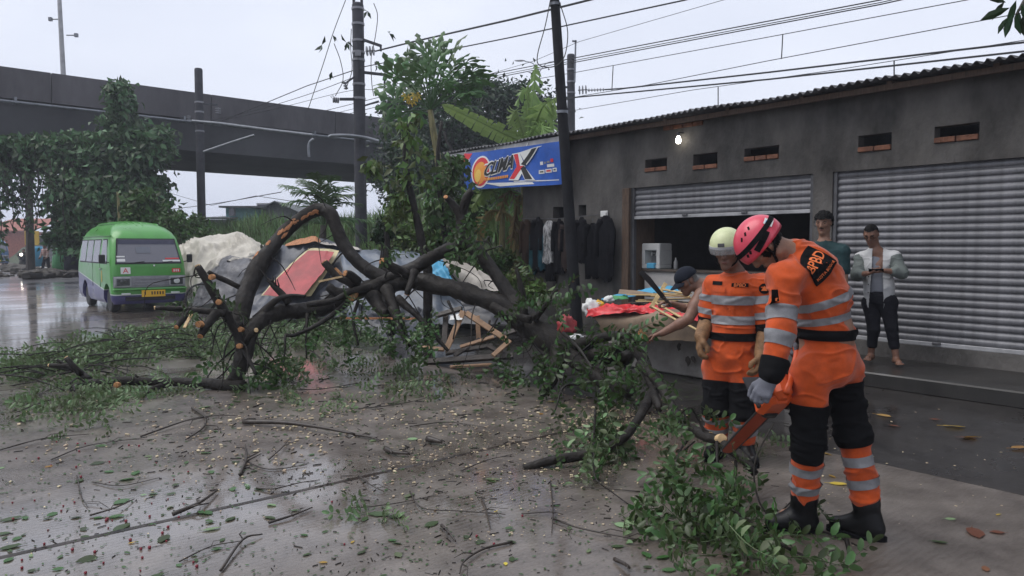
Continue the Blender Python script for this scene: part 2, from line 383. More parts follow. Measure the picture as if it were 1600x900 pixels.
emit('rafters', mb, M['wood_d'], kb)
M['fascia'] = mat('pale_fascia', (.34, .34, .35), .6, var=.25, vscale=4)
emit('fascia_board', MB().box(NS(8.92, 11.0, 3.35), (.02, 3.4, .13), (ND, DD, ZZ)), M['fascia'], kb)
emit('awning_post', MB().tube([NS(9.0, 12.75, 0), NS(9.0, 12.75, 3.40)], .035, 8), M['wood_d'], kb)
for (a, b, c, d) in vents[:6]:                         # bricks laid in the foot of each vent
    nb = max(1, int(round((b-a)/.2)))
    for i in range(nb):
        w_ = (b-a)/nb
        emit('brick', MB().box(NS(WN+.03+random.uniform(-.008, .008), a+(i+.5)*w_, c+.035), (.10, w_-.012, .06), (ND, DD, ZZ), bev=.005), M['brick'], kb)
rb = random.Random(5)
for r in range(0):                                     # a few courses show where the render has fallen off
    for i in range(9):
        if rb.random() < .3: continue
        emit('brick', MB().box(NS(WN+.018, 6.0+i*.215+r*.1, 3.02+r*.075), (.04+rb.uniform(0, .01), .2, .06), (ND, DD, ZZ), bev=.004), M['brick'], kb)
def shutter(sa, sb, zb, zt, label, pitch=.0865):
    root = MB(); w_ = .05
    for s_ in (sa+w_/2, sb-w_/2): root.box(NS(WN+.055, s_, (zt+.33)/2), (.07, w_, zt-.33), (ND, DD, ZZ), bev=.006)
    root.box(NS(WN+.10, (sa+sb)/2, zt-.06), (.08, sb-sa-.1, .12), (ND, DD, ZZ))
    sh = emit('roller_shutter', root, M['slat_d'], kb, label=label)
    n = int(round((zt-zb-.05)/pitch)); me = None
    prof = [(.0, .0), (-.009, .008), (-.015, .024), (-.0155, .046), (-.009, .062), (0, .068), (.003, .077), (0, pitch)]
    L = sb-sa-2*w_+.03; P = [NS(WN+.062+x, sa+w_-.015, z) for x, z in prof]
    o0 = NS(WN+.06, (sa+sb)/2, zb+.05)
    for i in range(n):
        if me is None:
            k = len(prof); V = [p-P[0] for p in P]+[p-P[0]+DD*L for p in P]+[p-P[0]+ND*.006 for p in P]+[p-P[0]+DD*L+ND*.006 for p in P]
            F = [(j, j+1, k+j+1, k+j) for j in range(k-1)]+[(2*k+j, 3*k+j, 3*k+j+1, 2*k+j+1) for j in range(k-1)]
            me = mesh_data('slat', np.array(V)-DD*L/2, F, M['slat'], smooth=True)
        c = NS(WN+.062+random.uniform(-.002, .002), (sa+sb)/2, zb+.05+i*pitch)
        inst('slat', me, Matrix.Translation(Vector(c)), sh)
    emit('bottom_bar', MB().box(NS(WN+.05, (sa+sb)/2, zb+.025), (.04, L, .05), (ND, DD, ZZ), bev=.006), M['fascia'], sh)
    for f in (.33, .66): emit('lock_hasp', MB().box(NS(WN+.02, lerp(sa, sb, f), zb+.04), (.03, .09, .03), (ND, DD, ZZ), bev=.005), M['slat_d'], sh)
shutter(RS[0], RS[1], .33, 2.45, 'closed grey roller shutter behind the two standing men')
shutter(LS[0], LS[1], 1.94, 2.45, 'roller shutter pulled up over the dark open counter')
emit('door_post', MB().box(NS(WN-.01, 8.12, 1.3), (.07, .15, 2.3), (ND, DD, ZZ), bev=.006), M['wood_d'], kb)
emit('door_post', MB().box(NS(WN+.30, 8.02, 1.3), (.5, .05, 2.3), (ND, DD, ZZ)), M['wood_d'], kb)
M['counter'] = mat('grubby_white_tile', (.42, .40, .38), .5, var=.2, vscale=3)
M['dark_wood'] = mat('counter_top_wood', (.06, .045, .035), .5, var=.3)
ct = empty('shop_counter', NS(9.6, 6.6, .15), 'grubby white shop counter inside the open shutter', 'counter')
emit('front_panel', MB().box(NS(9.48, 6.45, .62), (.05, 2.95, .94), (ND, DD, ZZ)), M['counter'], ct)
emit('counter_top', MB().box(NS(9.66, 6.45, 1.11), (.5, 3.0, .04), (ND, DD, ZZ), bev=.008), M['dark_wood'], ct)
# lamp over the shutter
M['bulb'] = mat('lit_bulb', (1, .95, .85), .4, emit_c=(1, .93, .8), emit_s=9.0)
p = pn(1060, 216, WN-.12)
lb = empty('wall_lamp', p, 'small lit bulb on a bracket high on the kiosk wall', 'lamp')
emit('bulb', MB().lathe([(.002, -.085), (.028, -.075), (.042, -.045), (.038, -.01), (.022, .02), (.018, .04)], p, (0, 0, 1), 12), M['bulb'], lb, smooth=True)
emit('socket', MB().lathe([(.022, .035), (.024, .09), (.012, .1)], p, (0, 0, 1), 10).bar(p+ZZ*.09, p+ZZ*.09+ND*.12, .02, .02), M['slat_d'], lb)
# ================================================================ FLYOVER
M['conc_d'] = mat('stained_flyover_concrete', (.080, .074, .080), .8, var=.5, vscale=.5, bump=.3, bscale=3, stretch=(1, 1, .35))
M['conc_e'] = mat('flyover_soffit', (.055, .055, .06), .85, var=.3, vscale=.4)
M['steel'] = mat('grey_steel', (.20, .21, .23), .45, .6, var=.2)
EE = np.array([.743, .669, 0]); EM = np.array([-.669, .743, 0])
def BR(t, c, z): return EE*t+EM*c+ZZ*z
fo = empty('flyover', BR(0, 38, 0), 'dark concrete flyover crossing above the road and railway', 'bridge')
T0, T1 = -60, 90
emit('girder', MB().prism([BR(T0, 33.35, 5.66), BR(T0, 33.2, 7.1), BR(T0, 42.8, 7.1), BR(T0, 42.6, 5.66), BR(T0, 40.5, 5.45), BR(T0, 35.5, 5.45)], EE*(T1-T0)), M['conc_e'], fo)
for k in range(25):                                    # parapet units with open joints
    a = T0+k*6; 
    emit('parapet_panel', MB().prism([BR(a+.02, 33.0, 6.98), BR(a+.02, 32.9, 8.1), BR(a+.02, 33.12, 8.1), BR(a+.02, 33.3, 7.12), BR(a+.02, 33.3, 6.98)], EE*5.96), M['conc_d'], fo)
emit('parapet', MB().prism([BR(T0, 42.7, 7.1), BR(T0, 42.88, 8.1), BR(T0, 43.1, 8.1), BR(T0, 43.0, 6.98)], EE*(T1-T0)), M['conc_d'], fo)
for a, b in ((-40, -4.2), (-3.2, 40)):
    mb = MB().tube([BR(a, 32.75, 6.83), BR(b, 32.75, 6.78)], .055, 8)
    emit('drain_pipe', mb, M['steel'], fo)
    t = a+2
    while t < b:
        emit('pipe_bracket', MB().box(BR(t, 32.95, 6.9), (.08, .5, .22), (EE, EM, ZZ)), M['steel'], fo); t += 6
for t in (-52, -27, 33, 60):
    emit('pier', MB().box(BR(t, 38, 2.7), (1.6, 5, 5.6), (EE, EM, ZZ), bev=.2), M['conc_e'], fo)
# light mast standing on the flyover
r0 = ray(100, 122); t_ = 33.6/(r0@EM); p0 = r0*t_+np.array([0, 0, CAM_Z]); p0[2] = 7.1
tp = at(86, -130, p0[1])
lm = empty('light_mast', p0, 'thin pale mast with small aerials standing on the flyover', 'mast')
emit('pole', MB().tube([p0, lerp(p0, tp, .5), tp], [.10, .08, .05], 8), M['fascia'], lm)
for (px, py, w_) in ((88, 30, -1), (102, 55, 1)):
    q = at(px+4-w_*2, py, p0[1]); e = q+np.array([.38*w_, 0, .0])
    emit('aerial', MB().tube([q, e], .025, 6).box(e, (.12, .1, .14)), M['steel'], lm)
# ================================================================ RAILWAY MASTS AND WIRES
M['pole_k'] = mat('black_tarred_pole', (.014, .014, .016), .75, var=.4, vscale=4, spec=.2)
M['mast'] = mat('dark_concrete_mast', (.036, .036, .044), .8, var=.35, vscale=3, bump=.2)
M['insul'] = mat('grey_insulator', (.22, .22, .24), .35)
M['cable'] = mat('black_cable', (.02, .02, .022), .6)
M['wire'] = mat('dull_wire', (.06, .06, .065), .5, .5)
def mast(pxt, pyt, pxb, Y, wpx, label, zt=None, cap=True):
    top = at(pxt, pyt, Y); b = at(pxb, 385, Y); b[2] = 0; r = wpx/2/FPX*Y
    e = empty('railway_mast', b, label, 'mast', 'concrete masts along the railway')
    emit('pole', MB().tube([b, lerp(b, top, .5), top-ZZ*.05, top], [r*1.06, r*1.03, r, r*.85], 14), M['mast'], e, smooth=False)
    return e, top, b, r
m1, t1, b1, r1 = mast(310, 107, 316, 29, 12, 'square topped concrete mast behind the green minibus')
m2, t2, b2, r2 = mast(559, 5, 565, 21, 17.5, 'tall concrete mast with banded collars beside the bare palm')
m3, t3, b3, r3 = mast(892, 85, 894, 28, 12, 'concrete mast rising behind the kiosk roof beside the leaning pole')
for (ms, b_, t_, r_, ys) in ((m2, b2, t2, r2, (14, 38, 64, 82, 94, 132, 154)), (m3, b3, t3, r3, (109, 128, 145)), (m1, b1, t1, r1, (160, 175, 192, 205))):
    Y = b_[1]
    for y in ys:
        c = at(560 if ms is m2 else (893 if ms is m3 else 313), y, Y); f = (c[2]-b_[2])/(t_[2]-b_[2]); c = lerp(b_, t_, f)
        emit('collar', MB().tube([c-ZZ*.03, c+ZZ*.03], r_*1.12, 14), M['insul'], ms)
for dx in (-.11, .11): emit('top_prong', MB().box(t2+np.array([dx, 0, .16]), (.06, .1, .4)), M['mast'], m2)
emit('top_bracket', MB().bar(at(899.5, 63, 27.7), at(898, 128, 27.7), .06, .06).bar(at(894, 64, 27.7), at(901, 65, 27.7), .06, .06), M['steel'], m3)
def arm(ms, a, b, Y, th=.07, Yb=None):
    emit('arm', MB().bar(at(*a, Y), at(*b, Yb or Y), th, th), M['mast'], ms)
def insulator(ms, a, b, Y, n=4, r=.07):
    A, B = at(*a, Y), at(*b, Y); mb = MB().tube([A, B], .02, 6)
    for k in range(n):
        c = lerp(A, B, (k+.5)/n); d = unit(B-A); mb.tube([c-d*.015, c+d*.015], r, 10)
    emit('insulator', mb, M['insul'], ms)
arm(m2, (567, 62), (596, 72), 20.8); arm(m2, (595, 70), (595, 80), 20.8, .05); insulator(m2, (571, 80), (586, 79), 20.8, 3, .13)
arm(m2, (567, 113), (612, 118), 20.8); arm(m2, (601, 117), (601, 141), 20.8, .05); arm(m2, (531, 155), (554, 155), 20.8); insulator(m2, (520, 156), (530, 157), 20.8, 3, .08)
arm(m2, (540, 130), (554, 120), 20.8, .04); insulator(m2, (539, 128), (541, 140), 20.8, 3, .06); arm(m2, (570, 165), (592, 158), 20.8, .04)
emit('plate', MB().box(at(559, 83, 20.72), (.16, .05, .14)), M['insul'], m2)
emit('cantilever', MB().tube(spline([at(514, 214, 20.5), at(520, 212, 20.5), at(545, 212, 20.6), at(570, 215, 20.7), at(592, 221, 20.7)], 4), .05, 8), M['steel'], m2)
arm(m3, (868, 134), (890, 137), 27.7); arm(m3, (869, 134), (869, 143), 27.7, .05); arm(m3, (855, 166), (890, 172), 27.7, .12); arm(m3, (845, 176), (878, 206), 27.7, .12)
insulator(m3, (903, 141), (918, 140), 27.7, 3, .16); insulator(m3, (918, 141), (945, 140), 27.7, 6, .06)
arm(m1, (317, 162), (340, 164), 28.8); insulator(m1, (341, 168), (341, 178), 28.8, 3, .1); insulator(m1, (295, 180), (295, 188), 28.8, 3, .07)
emit('cantilever', MB().tube([at(300, 189, 28.7), at(345, 193, 28.7), at(420, 203, 28.7), at(488, 211, 28.7)], .06, 8), M['steel'], m1)
emit('cantilever', MB().tube(spline([at(483, 245, 24), at(482, 232, 24), at(484, 222, 24), at(490, 217, 24)], 3), .045, 8), M['steel'], m1)
emit('cantilever', MB().tube([at(318, 237, 24), at(362, 222, 24), at(397, 211, 24)], .035, 8), M['steel'], m1)
def wire(pts, n, r=.012, kind='overhead_wire', label=None):
    P = [pn(x, y, n) for x, y in pts]
    if kind == 'overhead_wire' and pts[0][0] > 1000: P = [P[0]+(P[0]-P[1])*k for k in (6, 3)]+P
    return emit(kind, MB().tube(P if len(P) > 4 else spline(P, 6), r, 5), M['cable'], label=label, cat='wire', group='overhead wires crossing the sky', base=P[0])
WL = 'thin dark overhead wire crossing the pale sky above the kiosk'
wire([(1010, -22), (920, 0), (800, 30), (650, 64), (586, 80)], 10.06, .022, label='thickest overhead cable running up from the insulator of the tallest mast')
wire([(1150, -22), (1070, 0), (800, 58), (690, 80), (570, 104), (480, 134), (410, 163), (330, 196)], 10.06, .014, label='overhead wire crossing from the flyover to the tallest mast and beyond')
wire([(1200, -16), (1130, 0), (905, 65), (835, 95), (700, 135)], 17, .008, label='faint thin wire slanting up to the middle of the sky')
for dy, g in ((0, .016), (4, .012), (7, .016)):
    wire([(1500, -28+dy), (1375, 0+dy), (1200, 33+dy), (900, 90+dy), (745, 120+dy), (600, 150+dy*2), (400, 200+dy*2)], 17+dy*.1, g, label=['upper', 'middle', 'lower'][[0, 4, 7].index(dy)]+' wire of the close bundle of three over the kiosk')
wire([(1640, -28), (1510, 0), (1200, 58), (905, 112), (800, 130)], 16.2, .010, label='catenary wire from the top of the longest dropper to the far mast')
wire([(1680, 4), (1545, 30), (1200, 95), (1010, 133), (860, 158)], 16.2, .010, label='wire meeting the hanging leaves in the top corner')
wire([(1700, 54), (1600, 66), (1200, 113), (975, 138), (945, 140)], 16, .022, label='thick wire ending in the insulators of the mast behind the kiosk')
wire([(1700, 70), (1600, 80), (1200, 124), (900, 152), (855, 162)], 15.2, .020, label='lowest thick wire just clear of the corrugated roof edge')
wire([(1440, 88), (1300, 110), (1200, 124), (1080, 141), (900, 172), (850, 180)], 15.7, .008, label='thin slack wire dipping toward the kiosk roof')
for (x0, y0, x1, y1, n) in ((1223, 54, 1221, 92, 16.2), (958, 103, 956, 142, 16.2), (1397, 95, 1397, 122, 15.5), (1122, 136, 1122, 168, 15.7)):
    wire([(x0, y0), (x1, y1)], n, .014, 'wire_dropper', label={1223: 'upright dropper hanging between two wires above the vents', 958: 'upright dropper beside the insulators', 1397: 'short dropper above the closed shutter', 1122: 'dropper standing just over the roof near the lamp'}[x0])
wire([(555, 120), (480, 148), (400, 172), (320, 191)], 10.4, .010, label='wire from the tallest mast down to the flyover mast')
wire([(590, 140), (540, 143), (430, 170), (330, 192)], 10.6, .008, label='thin slack wire just above the flyover parapet')
wire([(600, 136), (690, 115), (745, 100)], 12, .010, label='short wire passing into the papaya crown')
wire([(480, 318), (400, 306), (330, 321), (250, 297), (180, 290)], 14, .014, label='sagging cable seen under the flyover')
wire([(440, 300), (330, 319), (240, 330)], 15, .022, label='lower thick cable seen under the flyover')
# leaning utility pole in front of the kiosk
pb = NS(7.75, 8.62, 0); r_ = ray(898, 480); Yp = pb[1]
a = at(903, 500, Yp); a[2] = 0; tp = at(858, -130, Yp-.1)
lp = empty('leaning_pole', a, 'dark leaning utility pole in front of the kiosk beside the blue banner', 'pole')
emit('pole', MB().tube([a, lerp(a, tp, .5), tp], [.098, .082, .066], 14), M['pole_k'], lp)
for f in (.55, .8):
    c = lerp(a, tp, f); emit('strap', MB().tube([c-ZZ*.02, c+ZZ*.02], .09, 14), M['steel'], lp)
L1 = spline([at(862, -10, Yp-.15), at(852, 40, Yp-.15), at(840, 85, Yp-.2), at(843, 102, Yp-.2), at(866, 104, Yp-.2), at(882, 88, Yp-.2), at(887, 50, Yp-.15), at(878, 15, Yp-.15), at(868, -12, Yp-.15)], 5)
emit('loose_cable', MB().tube(L1, .008, 5), M['cable'], lp)
# far twin-arm street lamp
q = at(843, 112, 55); b = q.copy(); b[2] = 0
sl = empty('street_lamp', b, 'distant twin arm street lamp seen past the banana leaves', 'street lamp')
emit('pole', MB().tube([b, q], [.09, .05], 8), M['steel'], sl)
for s_ in (-1, 1):
    P = spline([q, q+np.array([s_*.5, 0, .6]), q+np.array([s_*1.1, 0, .75])], 4); emit('arm', MB().tube(P, .035, 6), M['steel'], sl)
    emit('lamp_head', MB().ell(P[-1]+np.array([s_*.35, 0, .05]), (.42, .12, .07), 8, 5), M['fascia'], sl)
for (pt, pb_, Y, g, lab) in (((238, 262), (239, 300), 36, .06, 'thin post standing by the ivy covered tree'), ((265, 288), (255, 314), 34, .05, 'short tilted post sticking out of the bushes')):
    A = at(*pt, Y); B = at(*pb_, Y); B[2] = 0 if pt[0] < 250 else B[2]-1
    emit('post', MB().tube([B, A], g, 8), M['mast'], label=lab, cat='post')
# ================================================================ VEGETATION HELPERS
def leafmat(name, col, rough=.45, attr=1., spec=.4, tr=.22):
    tr_ = tr
    m = mat(name, col, rough, attr=attr, spec=spec); t = m.node_tree; b = t.nodes['Principled BSDF']; o = t.nodes['Material Output']
    tr = t.nodes.new('ShaderNodeBsdfTranslucent'); mx_ = t.nodes.new('ShaderNodeMixShader'); mx_.inputs[0].default_value = tr_
    src = b.inputs['Base Color'].links[0].from_socket if b.inputs['Base Color'].links else None
    if src: t.links.new(src, tr.inputs[0])
    else: tr.inputs[0].default_value = (*col, 1)
    t.links.new(b.outputs[0], mx_.inputs[1]); t.links.new(tr.outputs[0], mx_.inputs[2]); t.links.new(mx_.outputs[0], o.inputs['Surface']); return m
M['lf_dark'] = leafmat('dark_leaves', (.022, .042, .016)); M['lf_vine'] = leafmat('vine_leaves', (.066, .118, .050))
M['lf_mid'] = leafmat('mid_green_leaves', (.055, .095, .026)); M['lf_yel'] = leafmat('yellow_green_leaves', (.085, .125, .032))
M['lf_tree'] = leafmat('fallen_tree_leaves', (.042, .082, .022), .38); M['lf_fg'] = leafmat('wet_green_leaves', (.052, .092, .030), .32)
M['lf_pale'] = leafmat('pale_leaf_backs', (.16, .22, .11), .5); M['lf_brown'] = leafmat('dead_leaves', (.25, .12, .05), .5); M['lf_gold'] = leafmat('yellow_leaves', (.42, .28, .04), .45)
M['banana'] = leafmat('banana_leaf', (.24, .36, .12), .35, .5, tr=.45); M['banana_dry'] = leafmat('dry_banana_leaf', (.17, .12, .05), .7, .6)
M['papaya'] = leafmat('papaya_leaf', (.075, .140, .050), .45, .7); M['palm'] = leafmat('palm_leaf', (.055, .10, .03), .4, .7); M['grass'] = leafmat('long_grass', (.125, .19, .07), .6, 1.)
M['bark'] = mat('dark_bark', (.05, .042, .035), .8, var=.4, vscale=6, bump=.6, bscale=20, stretch=(1, 1, .3))
M['stem_y'] = mat('yellowish_stem', (.17, .15, .06), .6, var=.4, vscale=6, stretch=(3, 3, .5))
def rdirs(n, rng, up=0.0):
    d = rng.normal(size=(n, 3)); d[:, 2] += up; return d/np.linalg.norm(d, axis=1, keepdims=True)
def leaf_tris(P, D, L, W, rng, fold=.25):
    """folded two-triangle-pair leaves at P along D"""
    n = len(P); L = np.broadcast_to(L, n)[:, None]; W = np.broadcast_to(W, n)[:, None]
    r = rng.normal(size=(n, 3)); S_ = np.cross(D, r); S_ /= np.linalg.norm(S_, axis=1, keepdims=True)+1e-9; U = np.cross(S_, D)
    a = P; t = P+D*L-U*L*.12; m1_ = P+D*L*.45+S_*W*.5+U*W*fold; m2_ = P+D*L*.45-S_*W*.5+U*W*fold; mid = P+D*L*.5
    V = np.stack([a, m1_, t, m2_, mid], 1).reshape(-1, 3); o = (np.arange(n)*5)[:, None]
    F = np.concatenate([o+[0, 4, 1], o+[1, 4, 2], o+[0, 3, 4], o+[3, 2, 4]], 1).reshape(-1, 3)
    return V, F, np.repeat(rng.random(n), 5)
def cloud(blobs, rng, size, wid=.5, down=-.2, clump=.28, per=38):
    """leaf positions in uneven clumps through each blob: (centre, radii, count)"""
    Ps = []; C = []
    for c, r, n in blobs:
        c = np.array(c); r = np.array(r, float); k = max(3, n//per)
        d = rdirs(k, rng); q = c+d*r*(rng.random((k, 1))**.45)
        q += .18*r*np.stack([noise3(q*1.3+i*9) for i in range(3)], -1)
        C.append(q); cnt = rng.multinomial(n, (lambda w_: w_/w_.sum())(rng.random(k)**1.5+.08))
        for qi, ni in zip(q, cnt): Ps.append(qi+rng.normal(size=(ni, 3))*clump*min(r)*np.array([1, 1, .75]))
    P = np.concatenate(Ps); D = rdirs(len(P), rng); D[:, 2] += down; D /= np.linalg.norm(D, axis=1, keepdims=True)
    L = size*(.6+.8*rng.random(len(P))); V, F, A = leaf_tris(P, D, L, L*wid, rng)
    return V, F, A, np.concatenate(C)
def px_blob(px, py, Y, rx, ry, n, rz=None):
    k = Y/FPX; return (at(px, py, Y), (rx*k, (rz or (rx+ry)/2)*k, ry*k), n)
def limbs(mb, base, targets, r0, rng, bend=.15):
    for t in targets:
        mid = lerp(base, t, .5)+rng.normal(size=3)*np.linalg.norm(t-base)*bend*.5
        P = spline([base, mid, t], 4); mb.tube(P, list(np.linspace(r0, r0*.25, len(P))), 5, caps=False)
def tree(name, label, cat, blobs, base, fork, r0, matl, size, seed, group=None, nl=9, down=-.2, **kw):
    rng = np.random.default_rng(seed); V, F, A, C = cloud(blobs, rng, size, down=down, **kw)
    e = empty(name, base, label, cat, group)
    mb = MB(); base = np.array(base); fork = np.array(fork); mid = lerp(base, fork, .5)+rng.normal(size=3)*[.1, .1, 0]
    P = spline([base-ZZ*.1, mid, fork], 5); mb.tube(P, list(np.linspace(r0, r0*.7, len(P))), 9)
    limbs(mb, fork, C[rng.permutation(len(C))[:nl]], r0*.5, rng)
    emit('trunk', mb, M['bark'], e, smooth=True); emit('crown', (V, F), M[matl], e, attr=A, smooth=False); return e
def g0(p): q = np.array(p, float); q[2] = 0; return q
# ---------------------------------------------------------------- ivy covered tree by the flyover
Y = 27
bl = [px_blob(187, 162, Y, 16, 36, 750), px_blob(188, 203, Y, 24, 30, 700), px_blob(190, 240, Y, 66, 28, 2100), px_blob(236, 226, Y, 34, 22, 1000), px_blob(140, 228, Y, 34, 20, 800), px_blob(105, 240, Y, 60, 22, 2300), px_blob(50, 238, Y, 50, 20, 1700, 45), px_blob(0, 240, Y, 50, 20, 1700, 45), px_blob(-70, 242, Y, 60, 22, 1300, 40),
      px_blob(185, 300, Y, 62, 50, 3000), px_blob(190, 362, Y, 62, 46, 2400), px_blob(128, 325, Y, 38, 48, 1600), px_blob(238, 300, Y, 18, 40, 700), px_blob(112, 372, Y, 24, 22, 500)]
tree('ivy_covered_tree', 'broad tree smothered in dark ivy with a leafy spire, in front of the flyover', 'tree', [(c, r, int(n*1.9)) for c, r, n in bl], g0(at(190, 385, Y)), at(188, 260, Y), .45, 'lf_vine', .27, 11, nl=14, down=-.6, clump=.34)
ivy = [o for o in COL.objects if o.name == 'ivy_covered_tree'][0]
rng = np.random.default_rng(12)
Vs, Fs, As, o_ = [], [], [], 0; mb = MB()
for k in range(62):                                     # hanging strands of creeper against the sky
    px = rng.uniform(-25, 118); y0 = 255+rng.uniform(-8, 8); y1 = y0+rng.uniform(30, 150)*(1.0 if rng.random() < .6 else .5); yy = Y+rng.uniform(-1.5, 1.5)
    P = [at(px+rng.normal()*3, lerp(y0, y1, t), yy) for t in np.linspace(0, 1, 7)]; mb.tube(P, .018, 4, caps=False)
    n = int((y1-y0)*.34); q = np.array([at(px+rng.normal()*4, rng.uniform(y0, y1), yy) for _ in range(n)]); dd = rdirs(n, rng, -1.0)
    V, F, A = leaf_tris(q, dd, rng.uniform(.14, .3, n), .12, rng); Vs.append(V); Fs.append(F+o_); As.append(A); o_ += len(V)
emit('hanging_stems', mb, M['bark'], ivy, kind='stuff'); emit('hanging_leaves', (np.concatenate(Vs), np.concatenate(Fs)), M['lf_vine'], ivy, attr=np.concatenate(As), kind='stuff')
emit('bare_trunk', MB().tube([at(44, 262, 41), at(46, 330, 41), g0(at(47, 400, 41))], [.22, .19, .24], 8), M['bark'], label='bare dark trunk standing behind the hanging creepers', cat='tree trunk')
emit('aerial_root', MB().tube([at(184, 300, Y-2.6), g0(at(190, 345, Y-2.6))], [.04, .05], 6), M['stem_y'], ivy)
# ---------------------------------------------------------------- bushes on the bank
def bush(label, blobs, matl, size, seed, group=None, cat='bush', name='bush', **kw):
    rng = np.random.default_rng(seed); V, F, A, C = cloud(blobs, rng, size, **kw); b = g0(blobs[0][0]); e = empty(name, b, label, cat, group)
    mb = MB(); limbs(mb, b, C[::max(1, len(C)//8)], .04, rng); emit('stems', mb, M['bark'], e); emit('foliage', (V, F), M[matl], e, attr=A); return e
bush('bright green bush between the ivy covered tree and the minibus roof', [px_blob(222, 318, 22, 22, 24, 900), px_blob(235, 345, 22, 34, 22, 1100), px_blob(262, 356, 22, 26, 18, 700)], 'lf_mid', .2, 21)
bush('low bush sloping down behind the right of the minibus roof', [px_blob(285, 352, 21, 28, 18, 900), px_blob(318, 360, 21, 26, 14, 600)], 'lf_mid', .13, 22)
bush('yellowish bush under the broken upright trunk', [px_blob(640, 372, 16, 50, 30, 1700), px_blob(690, 380, 16, 36, 36, 1200)], 'lf_yel', .13, 23)
bush('dark creeper clump heaped over the short stump', [px_blob(600, 362, 12.5, 14, 17, 500), px_blob(606, 350, 12.5, 10, 12, 300)], 'lf_dark', .11, 24)
bush('small pale bush leaning over the tarpaulin end', [px_blob(735, 330, 15, 20, 34, 700), px_blob(760, 415, 14, 38, 22, 900)], 'lf_mid', .13, 25)
bush('scrubby bush growing against the left end of the kiosk', [px_blob(800, 445, 13.2, 26, 24, 700), px_blob(836, 462, 12, 20, 22, 500)], 'lf_yel', .11, 26)
# long grass along the bank
def grass(npts, seed, n0, n1, s0, s1, h0, h1):
    rng = np.random.default_rng(seed); n = rng.uniform(n0, n1, npts); s = rng.uniform(s0, s1, npts); keep = noise3(np.stack([n*.6, s*.6, n*0], -1)) > -.45; n, s = n[keep], s[keep]
    z = bank_h(n, s); B = np.stack([N2[0]*n+D2[0]*s, N2[1]*n+D2[1]*s, z], -1); H = rng.uniform(h0, h1, len(n))*(.75+.55*noise3(np.stack([n*.9, s*.45, n*0+4], -1))); a = rng.uniform(0, 2*PI, len(n)); lean = rng.uniform(.1, .6, len(n))
    T = np.stack([np.cos(a)*lean, np.sin(a)*lean, np.ones(len(n))], -1)*H[:, None]; w_ = np.stack([-np.sin(a), np.cos(a), a*0], -1)*rng.uniform(.008, .02, len(n))[:, None]
    mid = B+T*.55+ZZ*H[:, None]*.12; tip = B+T-ZZ*(H*lean*.35)[:, None]
    V = np.stack([B-w_, B+w_, mid+w_*.9, mid-w_*.9, tip], 1).reshape(-1, 3); o = (np.arange(len(n))*5)[:, None]
    F = np.concatenate([o+[0, 1, 2], o+[0, 2, 3], o+[3, 2, 4]], 1).reshape(-1, 3); return V, F, np.repeat(rng.random(len(n)), 5)
V, F, A = grass(42000, 31, 9.0, 14.5, 12, 50, .45, 1.25); emit('long_grass', (V, F), M['grass'], attr=A, kind='stuff', base=(0, 0, 0))
# ---------------------------------------------------------------- big dark tree beyond, papaya, banana, palm
Y = 33
tree('dense_dark_tree', 'large dense dark tree behind the papaya and banana plants', 'tree', [px_blob(720, 195, Y, 95, 62, 5200), px_blob(800, 190, Y, 70, 60, 3600), px_blob(650, 215, Y, 62, 55, 2800), px_blob(760, 150, Y, 66, 26, 1900), px_blob(700, 285, Y, 110, 45, 3400), px_blob(860, 230, Y, 30, 40, 900), px_blob(612, 165, Y, 20, 16, 350)],
     g0(at(730, 385, Y)), at(730, 280, Y), .4, 'lf_dark', .24, 41, nl=14)
tree('shaggy_tree', 'shaggy mid green tree beside the tallest mast', 'tree', [px_blob(640, 265, 24, 40, 60, 1800), px_blob(620, 320, 24, 26, 30, 600)], g0(at(645, 385, 24)), at(645, 320, 24), .16, 'lf_dark', .17, 42, down=-.8)
def palmate(c, axis, nrm, R, lobes=7):
    u = unit(axis); nn = unit(np.array(nrm)-u*np.dot(nrm, u)); v = np.cross(nn, u); V = [np.array(c)]; F = []; hub = 0
    for k in range(lobes):
        a = (k-(lobes-1)/2)*(2*PI*.82/lobes); d = u*math.cos(a)+v*math.sin(a); e = -u*math.sin(a)+v*math.cos(a); r = R*(1-.28*abs(k-(lobes-1)/2)/(lobes/2)); o = len(V)
        dz = -nn
        V += [c+d*r*.35+e*r*.06, c+d*r*.35-e*r*.06, c+d*r*.55+e*r*.22+dz*r*.08, c+d*r*.55-e*r*.22+dz*r*.08, c+d*r*.6, c+d*r*.75+e*r*.07+dz*r*.12, c+d*r*.75-e*r*.07+dz*r*.12, c+d*r*.86+e*r*.15+dz*r*.2, c+d*r*.86-e*r*.15+dz*r*.2, c+d*r+dz*r*.25]
        F += [(0, o, o+1), (o, o+2, o+4, o+1), (o+1, o+4, o+3), (o+4, o+5, o+9, o+6), (o+2, o+5, o+4), (o+3, o+4, o+6), (o+5, o+7, o+9), (o+6, o+9, o+8)]
    return np.array(V), F
Y = 17.5; top = at(672, 172, Y); b = g0(at(694, 385, Y)); rng = np.random.default_rng(43)
pp = empty('papaya_tree', b, 'tall papaya tree with a crown of lobed leaves beside the tallest mast', 'tree')
emit('trunk', MB().tube(spline([b, at(690, 300, Y), top], 5), [.09]*5+[.08]*5+[.06], 8), M['stem_y'], pp, smooth=True)
